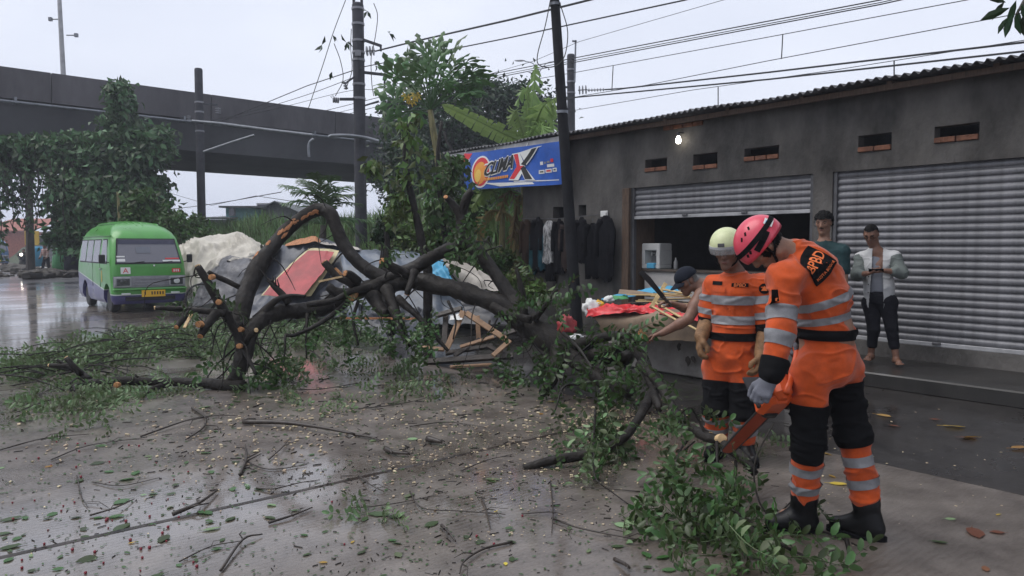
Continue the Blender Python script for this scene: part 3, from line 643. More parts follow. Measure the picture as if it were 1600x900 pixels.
for k, (x, y) in enumerate([(612, 135), (622, 110), (640, 95), (660, 84), (684, 80), (706, 84), (726, 100), (738, 112), (630, 128), (655, 112), (682, 104), (706, 112), (618, 160), (728, 130), (652, 135), (690, 130), (604, 190), (640, 175), (710, 150), (670, 95), (725, 165), (695, 92), (645, 120), (672, 98), (716, 138), (634, 146), (664, 120), (700, 125), (740, 124), (620, 120), (650, 100), (686, 112), (730, 146)]):
    p = at(x, y, Y+rng.uniform(-1.0, 1.0)); lf = MB(); ax = unit(p-top+rng.normal(size=3)*.25); V, F = palmate(p, ax+ZZ*-.15, ZZ*.8+rng.normal(size=3)*.5+np.array([0, -.5, 0]), rng.uniform(.46, .62))
    lf.add(V, F).tube(spline([top, lerp(top, p, .55)+ZZ*.12, p], 3), .014, 5)
    emit('leaf', lf, M['papaya'], pp, attr=np.full(lf.n, rng.random()*.8+.1))
for (x, y) in ((636, 150), (650, 148), (643, 156)):
    p = at(x, y, Y-.6); V, F = palmate(p, -ZZ+rng.normal(size=3)*.3, np.array([0, -1, .2])+rng.normal(size=3)*.6, .17); emit('leaf', (V, F), M['lf_gold'], pp, label='yellowing papaya leaf', attr=np.full(len(V), .6))
def banana_leaf(P, W, rng, tear=.35, sag=.5, ref=(0, .85, .5)):
    """a midrib with a row of blade strips either side, torn apart from each other"""
    Q = spline(P, 7); n = len(Q); V = []; F = []
    for i in range(n-1):
        t0, t1 = i/(n-1), (i+1)/(n-1); d = unit(Q[i+1]-Q[i]); sd_ = unit(np.cross(d, ref)); up = np.cross(sd_, d)
        for s_ in (-1, 1):
            w0, w1 = [W*math.sin(PI*min(1, .08+.92*t))**.5 for t in (t0, t1)]; dr = sag*(.5+rng.random()); sk = d*W*.25*(rng.random()-.2)
            g = (Q[i+1]-Q[i])*(tear*rng.random()*.5)
            def side(c, w_): return c+(sd_*s_*math.cos(dr)+up*.25-ZZ*math.sin(dr))*w_+sk
            o = len(V); m0 = (Q[i]+side(Q[i], w0))/2+up*w0*.12; m1_ = (Q[i+1]+side(Q[i+1], w1))/2+up*w1*.12
            V += [Q[i], Q[i+1], m1_-g*.4, m0+g*.4, side(Q[i], w0)+g, side(Q[i+1], w1)-g]
            F += [(o, o+1, o+2, o+3), (o+3, o+2, o+5, o+4)]
    return np.array(V), F, Q
def banana(name, label, base, crown, leaves, seed, r=.11, dry=()):
    rng = np.random.default_rng(seed); e = empty(name, g0(base), label, 'banana plant')
    emit('stem', MB().tube(spline([g0(base), lerp(g0(base), crown, .5), crown], 4), list(np.linspace(r, r*.55, 9)), 10), M['stem_y'], e, smooth=True)
    for k, (P, W, tear, sag) in enumerate(leaves):
        V, F, Q = banana_leaf([crown]+[np.array(p) for p in P], W, rng, tear, sag); lf = MB().add(V, F); lf.tube(Q, list(np.linspace(.022, .006, len(Q))), 5)
        emit('leaf', lf, M['banana_dry' if k in dry else 'banana'], e, attr=np.full(lf.n, rng.random()), label='dry hanging banana leaf' if k in dry else None)
Y = 16.3; c = at(822, 222, Y)
banana('banana_plant', 'tall banana plant with torn leaves rising above the awning edge', at(812, 385, Y), c, [
    ([at(790, 210, Y), at(745, 188, Y-.3), at(690, 163, Y-.6)], .22, .08, .35), ([at(830, 170, Y), at(835, 135, Y), at(837, 100, Y)], .26, .3, .7),
    ([at(838, 190, Y), at(850, 165, Y-.4), at(872, 150, Y-.5)], .38, .35, .6), ([at(826, 185, Y), at(824, 160, Y), at(826, 128, Y)], .14, .5, .9), ([at(836, 200, Y-.3), at(846, 195, Y-.6), at(852, 222, Y-.9)], .3, .6, .8),
    ([at(812, 190, Y), at(806, 172, Y), at(796, 190, Y-.4)], .30, .4, .6), ([at(828, 150, Y+.3), at(818, 140, Y+.3), at(806, 165, Y)], .18, .7, .9), ([at(846, 170, Y), at(858, 180, Y), at(866, 205, Y)], .24, .8, .8), ([at(814, 205, Y+.5), at(800, 225, Y+.5), at(780, 262, Y+.5)], .22, .8, 1.)], 51)
c = at(785, 330, 14.8)
banana('banana_plant', 'clump of low banana plants with drooping leaves under the banner', at(783, 385, 14.8), c, [
    ([at(772, 300, 14.8), at(755, 300, 14.6), at(735, 330, 14.4)], .2, .5, .6), ([at(790, 295, 14.8), at(800, 300, 14.7), at(812, 345, 14.5)], .2, .5, .6), ([at(782, 300, 14.8), at(778, 285, 14.9), at(768, 300, 15)], .2, .5, .6),
    ([at(765, 330, 14.7), at(750, 350, 14.5), at(742, 400, 14.4)], .2, .7, .9), ([at(800, 340, 14.6), at(806, 365, 14.5), at(800, 420, 14.4)], .18, .8, 1.)], 52, .10, (3, 4))
c = at(808, 318, 14.6)
banana('banana_plant', 'banana plant with a straw coloured stem against the kiosk corner', at(806, 385, 14.6), c, [
    ([at(800, 300, 14.6), at(790, 305, 14.5), at(776, 345, 14.4)], .17, .8, 1.), ([at(812, 305, 14.6), at(818, 320, 14.5), at(816, 370, 14.4)], .16, .9, 1.1), ([at(806, 330, 14.5), at(800, 370, 14.4), at(796, 425, 14.4)], .15, .9, 1.2)], 53, .12, (0, 1, 2))
c = at(748, 345, 15.2)
banana('banana_plant', 'young banana plant with upright leaves left of the banner', at(746, 385, 15.2), c, [
    ([at(742, 320, 15.2), at(735, 300, 15.1), at(722, 292, 15)], .16, .3, .5), ([at(752, 320, 15.2), at(757, 300, 15.2), at(766, 285, 15.2)], .15, .3, .5), ([at(740, 335, 15.2), at(728, 330, 15), at(716, 350, 14.9)], .16, .4, .6), ([at(755, 335, 15.1), at(765, 335, 15), at(772, 362, 14.9)], .15, .4, .6)], 54, .07)
def frond(P, W, rng, n=26, matl='palm'):
    Q = spline(P, 8); V, F = [], []; m = len(Q)
    for k in range(n):
        t = .12+.86*k/n; i = min(int(t*(m-1)), m-2); p = lerp(Q[i], Q[i+1], t*(m-1)-i); d = unit(Q[i+1]-Q[i]); sd_ = unit(np.cross(d, ZZ)+1e-6); L = W*math.sin(PI*(.12+.8*t))
        for s_ in (-1, 1):
            dr = unit(sd_*s_*.8+d*.7-ZZ*(.1+.35*rng.random())+rng.normal(size=3)*.08); o = len(V); wv = d*.022
            V += [p-wv, p+wv, p+dr*L*.55+wv*.9+ZZ*.02, p+dr*L*.55-wv*.9+ZZ*.02, p+dr*L-ZZ*L*.15]; F += [(o, o+1, o+2, o+3), (o+3, o+2, o+4)]
    return MB().add(V, F).tube(Q, list(np.linspace(.018, .004, m)), 5)
Y = 18.5; b = at(505, 385, Y); b[2] = .6; c = at(505, 352, Y); rng = np.random.default_rng(61)
pl = empty('small_palm', b, 'small feathery palm growing on the bank behind the arched branch', 'palm')
emit('stem', MB().tube([b, c], [.1, .07], 8), M['bark'], pl)
for (x1, y1, x2, y2) in ((475, 300, 438, 288), (480, 315, 440, 318), (490, 295, 470, 278), (500, 290, 492, 270), (512, 290, 520, 274), (525, 300, 548, 290), (528, 318, 565, 318), (480, 335, 446, 345), (530, 340, 588, 345), (498, 305, 455, 300), (518, 310, 556, 303), (510, 300, 505, 278), (535, 345, 570, 372), (485, 345, 455, 370)):
    lf = frond([c, at(x1, y1, Y+rng.uniform(-.4, .4)), at(x2, y2, Y+rng.uniform(-.8, .4))], .42, rng); emit('frond', lf, M['palm'], pl, attr=np.full(lf.n, rng.random()))
# leafy saplings hung with creeper in front of the mast
def climber(label, pts, Y, rpx, blobs, matl, size, seed, name='creeper_hung_trunk', zbase=None, **kw):
    rng = np.random.default_rng(seed); P = [at(x, y, Y) for x, y in pts]; e = empty(name, g0(P[0]), label, 'tree'); k = Y/FPX
    emit('trunk', MB().tube([g0(P[0])]+list(spline(P, 4)), [rpx*k]+list(np.linspace(rpx*k, rpx*k*.5, (len(P)-1)*4+1)), 9, jit=.15), M['tbark'], e, smooth=True)
    V, F, A, C = cloud(blobs, rng, size, **kw); emit('foliage', (V, F), M[matl], e, attr=A); return e
M['tbark'] = mat('wet_black_bark', (.012, .010, .009), .6, spec=.2, col2=(.030, .026, .022), vscale=9, bump=1.0, bscale=15, wet=.15)
climber('broken upright trunk hung with yellow green creeper left of the banner', [(668, 420), (660, 385), (651, 340), (640, 295), (633, 240), (640, 190)], 11.5, 7.5,
        [px_blob(640, 205, 11.5, 16, 46, 90), px_blob(622, 280, 11.5, 16, 40, 80), px_blob(650, 250, 11.5, 22, 40, 90), px_blob(622, 330, 11.5, 22, 22, 120), px_blob(585, 255, 11.5, 14, 30, 60)], 'lf_yel', .15, 71, down=-.9, per=8, clump=.32)
climber('short black stump standing behind the crossing limbs', [(611, 430), (608, 405), (604, 365), (603, 345)], 12.0, 6, [px_blob(604, 350, 12, 10, 10, 60)], 'lf_dark', .1, 72, name='stump')
climber('slim tree stem with sparse leaves between the banana plants and the creeper', [(702, 420), (690, 330), (684, 250), (690, 190)], 14.0, 5, [px_blob(690, 300, 14, 22, 60, 220), px_blob(715, 270, 14, 18, 40, 160), px_blob(680, 340, 14, 18, 30, 100), px_blob(715, 340, 14, 16, 40, 160)], 'lf_mid', .17, 73, name='slim_tree', down=-.9, per=12, clump=.45)
# creeper strands with single leaves hanging round the tallest mast
rng = np.random.default_rng(81)
for k, (pts, lv, lab) in enumerate([
    ([(540, 0), (521, 50), (505, 100), (481, 172)], [(520, 55, .16), (503, 70, .22), (519, 112, .2), (517, 150, .1)], 'creeper strand with few leaves slanting down left of the tallest mast'),
    ([(522, 68), (532, 95), (536, 125), (524, 150)], [(541, 66, .2), (536, 128, .1)], 'short looping creeper strand left of the tallest mast'),
    ([(584, 5), (590, 25), (586, 60), (580, 90), (581, 130), (584, 150)], [(574, 17, .18), (608, 52, .2), (588, 103, .14), (600, 95, .16)], 'creeper strand hanging along the right of the tallest mast'),
    ([(549, 45), (548, 75), (550, 110), (540, 140)], [(542, 67, .18)], 'thin creeper strand pressed to the tallest mast')]):
    P = spline([at(x, y, 20.3) for x, y in pts], 5); e = empty('hanging_creeper', P[-1], lab, 'creeper'); emit('strand', MB().tube(P, .011, 5), M['bark'], e)
    for (x, y, L) in lv:
        q = at(x, y, 20.3); n = 3; V, F, A = leaf_tris(np.repeat(q[None], n, 0), rdirs(n, rng, -1.2), L*1.25, L*.5, rng); emit('leaf', (V, F), M['lf_dark'], e, attr=A)
# overhead tree: only a spray of it hangs into the picture, its canopy shades the kiosk side
rng = np.random.default_rng(91); e = empty('roadside_tree', (6.6, 1.2, 0), 'tree whose dark leaf spray hangs into the top right corner', 'tree')
mb = MB().tube(spline([(6.6, 1.2, 0), (6.3, 1.2, 2.5), (5.6, 1.6, 5)], 5), list(np.linspace(.3, .2, 11)), 10)
V, F, A, C = cloud([((4.6, 1.5, 7.2), (3.6, 4.2, 1.6), 5000), ((6.5, 3.5, 6.6), (2.6, 2.6, 1.3), 2400), ((3.2, -2, 6.8), (3, 3, 1.4), 2400)], rng, .26)
limbs(mb, np.array([5.6, 1.6, 5]), C[rng.permutation(len(C))[:14]], .12, rng); emit('crown', (V, F), M['lf_dark'], e, attr=A)
tw = spline([(5.4, 3.4, 5.2), at(1660, -90, 4.9), at(1612, -14, 4.7), at(1588, 22, 4.6)], 5); mb.tube(tw, list(np.linspace(.05, .006, len(tw))), 6); emit('trunk', mb, M['bark'], e)
for (x, y, dx, dy, L) in ((1578, 12, -38, 16, .17), (1584, 20, -14, 40, .15), (1590, 14, 4, 34, .16), (1572, 4, -20, -8, .13), (1596, 6, 10, 20, .16), (1588, 0, -8, 30, .15), (1576, 26, -16, 26, .11), (1598, 24, 4, 26, .15), (1570, 2, -16, 24, .12)):
    a = at(x, y, 4.6); d = unit(at(x+dx, y+dy, 4.6+rng.uniform(-.05, .05))-a); s_ = unit(np.cross(d, [0, 1, .3])); nn = np.cross(s_, d)
    V = [a, a+d*L*.3+s_*L*.13+nn*.01, a+d*L*.65+s_*L*.15+nn*.012, a+d*L, a+d*L*.65-s_*L*.15+nn*.012, a+d*L*.3-s_*L*.13+nn*.01, a+d*L*.4, a+d*L*.7]
    emit('leaf', (V, [(0, 6, 1), (1, 6, 7, 2), (2, 7, 3), (0, 5, 6), (5, 4, 7, 6), (4, 3, 7)]), M['lf_dark'], e, attr=np.full(8, rng.random()))
# distant wood beyond the railway and the road end
rng = np.random.default_rng(95); bl = []
for k in range(40):
    px = rng.uniform(-260, 1100); Yd = rng.uniform(85, 120); h = rng.uniform(14, 30)*(.62 if px > 200 else .8); bl.append(px_blob(px, 385-h*.5, Yd, rng.uniform(25, 60), h*.6, 260))
V, F, A, C = cloud(bl, rng, .8); emit('distant_wood', (V, F), M['lf_dark'], attr=A, kind='stuff', base=(0, 90, 0))
# ================================================================ THE FALLEN TREE
M['cut'] = mat('fresh_cut_wood', (.40, .19, .075), .75, var=.45, vscale=22, bump=.2, bscale=120)
M['cut_p'] = mat('pale_cut_wood', (.60, .42, .22), .7, var=.25, vscale=30)
M['graze'] = mat('torn_orange_bark', (.36, .15, .06), .7, var=.4, vscale=25)
ft = empty('fallen_tree', gnd(700, 600), 'fallen tree with wet black limbs sprawled across the road', 'tree')
def px_path(pts): return np.array([[*at(x, y, Y), r/FPX*Y] for x, y, Y, r in pts])
def limb_geo(Q, n=12, amp=.16, seed=0):
    V = []; u = None; m = len(Q); P = Q[:, :3]; R = Q[:, 3]
    for i in range(m):
        d = unit(P[min(i+1, m-1)]-P[max(i-1, 0)])
        if u is None: u, _ = frame(d)
        u = unit(u-d*np.dot(u, d)); v = np.cross(d, u)
        for k in range(n):
            a = 2*PI*k/n; V.append(np.array([*(P[i]+(u*math.cos(a)+v*math.sin(a))*R[i]), R[i]]))
    V = np.array(V); c = np.repeat(P, n, 0); nz_ = fbm(V[:, :3]*6+seed, 3)*.7+.55*noise3(V[:, :3]*[32, 32, 26]+seed)-.5*np.clip(noise3(V[:, :3]*11+seed+5)-.45, 0, 1)
    V = c+(V[:, :3]-c)*(1+amp*nz_)[:, None]
    F = [(i*n+k, i*n+(k+1) % n, (i+1)*n+(k+1) % n, (i+1)*n+k) for i in range(m-1) for k in range(n)]
    F += [tuple(range(n-1, -1, -1)), tuple((m-1)*n+k for k in range(n))]; return V, F
LIMB = []
def limb(pts, name='limb', cut0=None, cut1=None, n=12, dens=None, label=None, amp=.16):
    Q = px_path(pts); Q[:, 3] *= np.where(Q[:, 3] > .02, .80, .9) if name != 'trunk' else .92; L = np.linalg.norm(np.diff(Q[:, :3], axis=0), axis=1).sum()
    k = dens or max(3, int(L/.035/len(Q))); Q = spline(Q, k); Q[:, 3] = np.maximum(Q[:, 3], .004)
    V, F = limb_geo(Q, n, amp, len(LIMB)*3.1); o = emit(name, (V, F), M['tbark'], ft, smooth=True, label=label); LIMB.append(Q)
    for c, i, j in ((cut0, 0, 1), (cut1, -1, -2)):
        if c:
            d = unit(Q[i, :3]-Q[j, :3]); r = Q[i, 3]*.93; u, v = frame(d); p = Q[i, :3]+d*.004
            rr = [r*(1+.12*random.uniform(-1, 1)) for _ in range(12)]
            mb = MB().add([p-d*.02+(u*math.cos(t*PI/6)+v*math.sin(t*PI/6))*rr[t]*.96 for t in range(12)]+[p+d*random.uniform(.0, .012)+(u*math.cos(t*PI/6)+v*math.sin(t*PI/6))*rr[t]*.96 for t in range(12)]+[p+d*.008],
                          [(12+t, 12+(t+1) % 12, 24) for t in range(12)]+[(t, (t+1) % 12, 12+(t+1) % 12, 12+t) for t in range(12)])
            emit('cut_face', mb, M[c], o)
    return o
def knot(x, y, Y, rx, ry, host, nrm=(0, -1, .1), m='cut'):     # a round saw cut where a side branch came off
    c = at(x, y, Y); nn = unit(nrm); u, v = frame(nn); k = Y/FPX; T = range(14)
    P = [c+u*math.cos(t*2*PI/14)*rx*k*random.uniform(.85, 1.1)+v*math.sin(t*2*PI/14)*ry*k*random.uniform(.85, 1.1) for t in T]
    mb = MB().add([p-nn*.05 for p in P]+P+[c+nn*.004], [(14+t, 14+(t+1) % 14, 28) for t in T]+[(t, (t+1) % 14, 14+(t+1) % 14, 14+t) for t in T]); emit('cut_face', mb, M[m], host)
trunk = limb([(985, 560, 7.0, 12), (940, 552, 7.3, 18), (900, 546, 7.6, 23), (860, 526, 7.9, 25), (818, 499, 8.15, 22), (775, 474, 8.3, 17), (725, 456, 8.45, 15.5), (680, 445, 8.6, 15), (635, 439, 8.7, 15), (590, 446, 8.75, 13), (545, 462, 8.7, 12), (500, 482, 8.55, 13), (455, 486, 8.4, 13), (420, 494, 8.2, 13), (397, 512, 8.0, 12), (386, 540, 7.85, 12), (374, 575, 7.75, 13), (362, 605, 7.7, 13)], 'trunk', n=20, amp=.26, dens=9)
limb([(846, 520, 8.0, 22), (822, 494, 8.15, 20), (798, 462, 8.3, 14), (768, 420, 8.5, 12.5), (745, 392, 8.6, 13.5), (726, 378, 8.65, 14), (700, 390, 8.7, 12), (668, 406, 8.7, 12.5), (636, 424, 8.7, 14), (600, 440, 8.7, 12), (566, 455, 8.65, 11), (530, 458, 8.6, 10), (512, 448, 8.6, 9)], label='limb bent into a peak over the tarpaulins', n=14, amp=.18)
limb([(727, 386, 8.65, 13), (722, 362, 8.65, 11.5), (720, 342, 8.65, 9.5), (714, 328, 8.65, 7.5), (703, 314, 8.65, 6.5), (697, 308, 8.6, 5)], cut1='cut')
limb([(721, 345, 8.65, 8), (724, 326, 8.65, 8), (730, 308, 8.6, 8), (737, 298, 8.6, 6.5)], cut1=None)
# the great arch
arch = limb([(372, 515, 7.95, 17), (378, 482, 8.1, 17), (389, 448, 8.3, 17.5), (404, 416, 8.5, 16.5), (424, 388, 8.7, 14), (448, 360, 8.9, 12.5), (474, 338, 9.0, 12), (500, 327, 9.05, 12.5), (516, 334, 9.0, 13), (525, 354, 8.95, 12), (536, 380, 8.9, 12), (554, 404, 8.85, 12), (578, 424, 8.8, 12.5), (610, 440, 8.75, 13)], label='arched limb with torn orange bark along its upper side', n=14, amp=.14)
for (x, y, a, b) in ((411, 400, 5, 2.4), (424, 386, 3, 2), (436, 368, 4, 2.5), (444, 361, 6, 2.2), (449, 352, 5, 2.4), (458, 348, 3, 1.6), (470, 340, 4, 2.4), (478, 334, 3, 2.0), (484, 332, 4, 3.4), (441, 372, 5, 1.5)):
    Q = LIMB[-1]; p = at(x, y, 8.8); i = np.argmin(((Q[:, :3]-p)[:, [0, 2]]**2).sum(1)); c = Q[i, :3]; d = unit(Q[i+1, :3]-Q[i-1, :3]); off = p-c; off[1] = 0; off -= d*np.dot(off, d)
    r = Q[i, 3]; h = min(np.linalg.norm(off)/r, .93); nn = unit(unit(off)*h+np.array([0, -1, 0])*math.sqrt(1-h*h)); nn = unit(nn-d*np.dot(nn, d)); v = np.cross(d, nn); k = 8.8/FPX*1.5; T = range(12)
    def on(t, s): 
        q = d*math.cos(t)*a*k*s*1.3+v*math.sin(t)*b*k*s; ang = np.dot(q, v)/r
        return c+d*np.dot(q, d)+(nn*math.cos(ang)+v*math.sin(ang))*r*(1.10 if s < 1 else .98)
    rr = [random.uniform(.7, 1.15) for _ in T]
    mb = MB().add([on(t*PI/6, rr[t]*.98)*1 for t in T]+[on(t*PI/6, 1.0) for t in T]+[on(0, 0)], [(t, (t+1) % 12, 24) for t in T]+[(12+t, 12+(t+1) % 12, (t+1) % 12, t) for t in T]); emit('torn_bark', mb, M['graze'], arch)
# stubs, forks and sawn ends
s1 = limb([(378, 552, 7.8, 10), (371, 522, 7.85, 9), (354, 492, 7.8, 9), (336, 462, 7.75, 8.5), (320, 434, 7.7, 7.5), (309, 416, 7.7, 6.5)], cut1='gold_cut' if 'gold_cut' in M else 'cut_p', label='sawn stub leaning toward the minibus')
knot(329, 433, 7.55, 4.5, 4.5, s1, (-.2, -1, 0)); knot(341, 472, 7.6, 4.5, 4.5, s1, (.1, -1, .1)); knot(375, 515, 7.78, 4.5, 4.2, s1); knot(373, 541, 7.65, 4.5, 4.2, s1)
limb([(374, 449, 7.9, 5), (352, 438, 7.85, 5), (334, 430, 7.8, 4.5), (326, 425, 7.75, 3.5)])
limb([(352, 490, 7.75, 8), (330, 487, 7.7, 6.5), (300, 484, 7.7, 6), (270, 482, 7.65, 5.5), (243, 481, 7.6, 4)], cut1='cut_p')
s2 = limb([(298, 486, 7.7, 7), (286, 498, 7.55, 6), (276, 511, 7.4, 5)], cut1='cut')
emit('splinter', MB().bar(at(288, 512, 7.35), at(299, 491, 7.5), .03, .012), M['cut_p'], ft)
s3 = limb([(338, 490, 7.7, 9), (327, 503, 7.6, 8), (317, 518, 7.5, 7), (313, 525, 7.45, 6)], cut1='cut'); knot(309, 507, 7.45, 6, 5, s3, (-.5, -1, 0))
limb([(385, 535, 7.8, 7), (392, 522, 7.7, 5.5), (400, 516, 7.6, 5)], cut1='cut_p')
limb([(382, 548, 7.75, 5), (392, 568, 7.6, 3.5), (400, 585, 7.5, 2.5)])
# ground branch on the left
g1 = limb([(380, 606, 7.65, 15), (350, 603, 7.65, 12), (310, 598, 7.65, 9.5), (260, 597, 7.65, 8), (205, 595, 7.6, 8.5), (160, 597, 7.55, 8), (128, 600, 7.5, 7), (110, 608, 7.4, 6)], label='long branch lying along the road on the left'); knot(181, 602, 7.35, 4.5, 4.5, g1)
limb([(140, 593, 7.55, 6.5), (122, 580, 7.6, 6), (104, 572, 7.6, 5.5), (78, 571, 7.6, 4)], cut1='cut_p'); limb([(126, 584, 7.55, 6), (114, 572, 7.5, 5.5), (104, 559, 7.5, 4.5)], cut1='cut_p'); limb([(104, 573, 7.6, 3), (95, 566, 7.6, 2.5), (89, 562, 7.6, 2)])
limb([(262, 600, 7.6, 7), (243, 606, 7.5, 6), (231, 612, 7.4, 5.5), (223, 619, 7.3, 4.5)], cut1='cut')
limb([(215, 590, 7.6, 2), (211, 585, 7.6, 1.5)])
# middle stubs
limb([(560, 452, 8.6, 9), (545, 440, 8.5, 8), (528, 432, 8.5, 8), (516, 420, 8.5, 8), (507, 410, 8.5, 7)], cut1='cut'); limb([(560, 440, 8.5, 9), (548, 430, 8.4, 8), (540, 427, 8.35, 7)], cut1='cut')
emit('splinter', MB().bar(at(535, 432, 8.3), at(498, 440, 8.25), .035, .02), M['cut_p'], ft); emit('splinter', MB().bar(at(524, 419, 8.3), at(534, 429, 8.3), .05, .02), M['cut'], ft)
s4 = limb([(640, 432, 8.6, 10), (618, 420, 8.5, 10), (604, 412, 8.45, 8), (597, 408, 8.4, 7)], cut1='cut')
knot(549, 461, 8.42, 9, 9.5, trunk, (-.2, -1, -.15)); 
limb([(648, 424, 8.5, 9), (643, 440, 8.4, 6.5), (638, 452, 8.3, 6), (636, 459, 8.3, 5.5)], cut1='cut')
limb([(452, 474, 8.3, 8), (440, 459, 8.3, 6.5), (428, 447, 8.3, 5.5), (422, 438, 8.3, 4.5)], label='splintered stub'); 
for (a, b) in (((424, 440), (419, 434)), ((427, 440), (426, 431)), ((431, 446), (430, 432)), ((422, 442), (415, 438)), ((436, 448), (433, 436))): limb([(*a, 8.28, 1.5), (*b, 8.28, .8)], 'splinter', n=5)
limb([(400, 500, 8.1, 10), (430, 470, 8.2, 6), (455, 462, 8.3, 4), (478, 463, 8.3, 2.5)]); limb([(480, 476, 8.3, 6), (520, 470, 8.3, 6), (550, 455, 8.4, 6), (580, 448, 8.5, 7)])
limb([(540, 476, 8.4, 6), (500, 505, 8.1, 4.5), (462, 523, 7.9, 3.5), (446, 524, 7.8, 3)]); limb([(446, 524, 7.8, 2.2), (445, 548, 7.75, 1.6), (443, 570, 7.75, 1.2)])
limb([(582, 462, 8.6, 13), (596, 484, 8.4, 11), (604, 490, 8.3, 8)]); limb([(604, 450, 8.5, 12), (616, 480, 8.3, 8), (628, 510, 8.2, 6.5), (640, 542, 8.1, 3.5)]); limb([(620, 466, 8.4, 9), (648, 490, 8.3, 6), (672, 516, 8.2, 5), (700, 548, 8.1, 3)]); limb([(612, 480, 8.3, 8), (621, 500, 8.2, 6.5), (628, 520, 8.1, 5), (634, 535, 8.05, 4)])
limb([(770, 480, 8.1, 10), (800, 492, 7.9, 8), (830, 500, 7.8, 7)])
# the broken crown end on the right
limb([(815, 512, 8.0, 11), (818, 475, 8.0, 8), (812, 440, 8.0, 5), (806, 420, 8.0, 3)]); limb([(835, 500, 7.9, 6), (858, 470, 7.8, 4.5), (870, 452, 7.7, 3)])
limb([(875, 545, 7.6, 18), (868, 575, 7.4, 13), (860, 597, 7.2, 11), (848, 614, 7.0, 9)], cut1=None); limb([(890, 545, 7.5, 18), (925, 532, 7.2, 10), (960, 524, 6.9, 9), (985, 528, 6.7, 9)])
limb([(890, 556, 7.4, 16), (915, 575, 7.1, 15), (950, 600, 6.8, 14), (985, 612, 6.4, 13)], amp=.25)
limb([(925, 555, 7.1, 13), (960, 545, 6.8, 11), (985, 534, 6.6, 12), (1003, 523, 6.5, 13)], cut1='cut', label='thick broken stub with a raw orange end beside the crouching man')
limb([(985, 535, 6.6, 12), (1004, 560, 6.4, 11), (1014, 588, 6.1, 11), (1022, 608, 5.9, 10)], label='scuffed grey limb slanting down to the cut log')
k1 = limb([(1000, 570, 6.3, 9), (1030, 600, 5.8, 9), (1052, 640, 5.4, 9), (1075, 668, 5.0, 9.5), (1108, 682, 4.75, 10)], cut1='cut_p'); knot(1129, 685, 4.62, 8.5, 7, k1, (.2, -1, .3), 'cut_p')
limb([(1080, 670, 4.95, 9), (1105, 683, 4.75, 10), (1126, 688, 4.65, 9)], cut1=None)
limb([(1024, 606, 5.9, 11), (1012, 628, 5.65, 10), (995, 658, 5.35, 9), (975, 684, 5.1, 8), (940, 704, 4.98, 8), (905, 713, 4.95, 9), (860, 720, 4.93, 9), (818, 732, 4.9, 7)], label='dark branch bent down to lie on the road below the cut end')
limb([(1020, 612, 5.8, 9), (1026, 628, 5.6, 9), (1030, 640, 5.5, 7)]); limb([(1130, 695, 4.55, 10), (1160, 715, 4.4, 11), (1180, 740, 4.3, 8)])
# twigs that hang or arch out of the branches near the camera
for pts in ([(930, 640, 5.2, 2.5), (928, 700, 5.0, 1.8), (930, 745, 4.4, 1.4), (955, 768, 4.3, 1.2), (985, 790, 4.2, 1)], [(1120, 690, 4.4, 3), (1122, 740, 4.2, 2.4), (1130, 790, 4.0, 2)], [(1150, 720, 4.3, 3), (1148, 770, 4.1, 2), (1140, 830, 3.8, 2)], [(1080, 680, 4.6, 3), (1060, 710, 4.4, 2.2), (1048, 770, 4.2, 2)],
            [(1100, 770, 4.1, 3.5), (1150, 800, 3.9, 3), (1210, 845, 3.6, 2.6), (1260, 870, 3.45, 2)], [(1000, 790, 4.3, 2), (1060, 800, 4.1, 2.6), (1120, 830, 3.8, 3), (1180, 880, 3.5, 3)], [(1180, 880, 3.5, 2.6), (1240, 872, 3.5, 2.4), (1300, 862, 3.55, 2), (1322, 858, 3.6, 1.6)], [(1322, 840, 3.6, 4), (1328, 870, 3.5, 4), (1326, 905, 3.35, 4)],
            [(1326, 845, 3.65, 2), (1290, 832, 3.75, 1.6), (1262, 826, 3.8, 1.4)], [(1330, 848, 3.6, 1.6), (1380, 868, 3.55, 1.3), (1436, 847, 3.75, 1)], [(1210, 660, 4.4, 1.4), (1180, 720, 4.3, 1.6), (1185, 780, 4.1, 1.8), (1220, 830, 3.8, 2)], [(1240, 780, 4.0, 1.3), (1220, 800, 3.95, 1.5), (1200, 820, 3.8, 1.6)],
            [(1085, 690, 4.6, 1.5), (1050, 720, 4.4, 1.5), (1036, 745, 4.3, 1.2)], [(880, 520, 7.2, 3), (905, 545, 6.6, 2.4), (925, 575, 6.2, 2)], [(905, 600, 6.6, 3), (880, 605, 6.4, 2), (868, 640, 6.2, 1.4)], [(860, 560, 7.2, 2), (872, 590, 6.9, 1.6), (882, 628, 6.6, 1.2)], [(700, 470, 8.2, 3), (712, 500, 8.1, 2), (708, 530, 8.0, 1.5)], [(560, 470, 8.5, 4), (552, 500, 8.3, 3), (560, 540, 8.2, 1.6)], [(480, 490, 8.3, 3), (478, 530, 8.1, 2), (479, 560, 8.0, 1.4)]):
    limb(pts, 'twig', n=6, amp=.1)
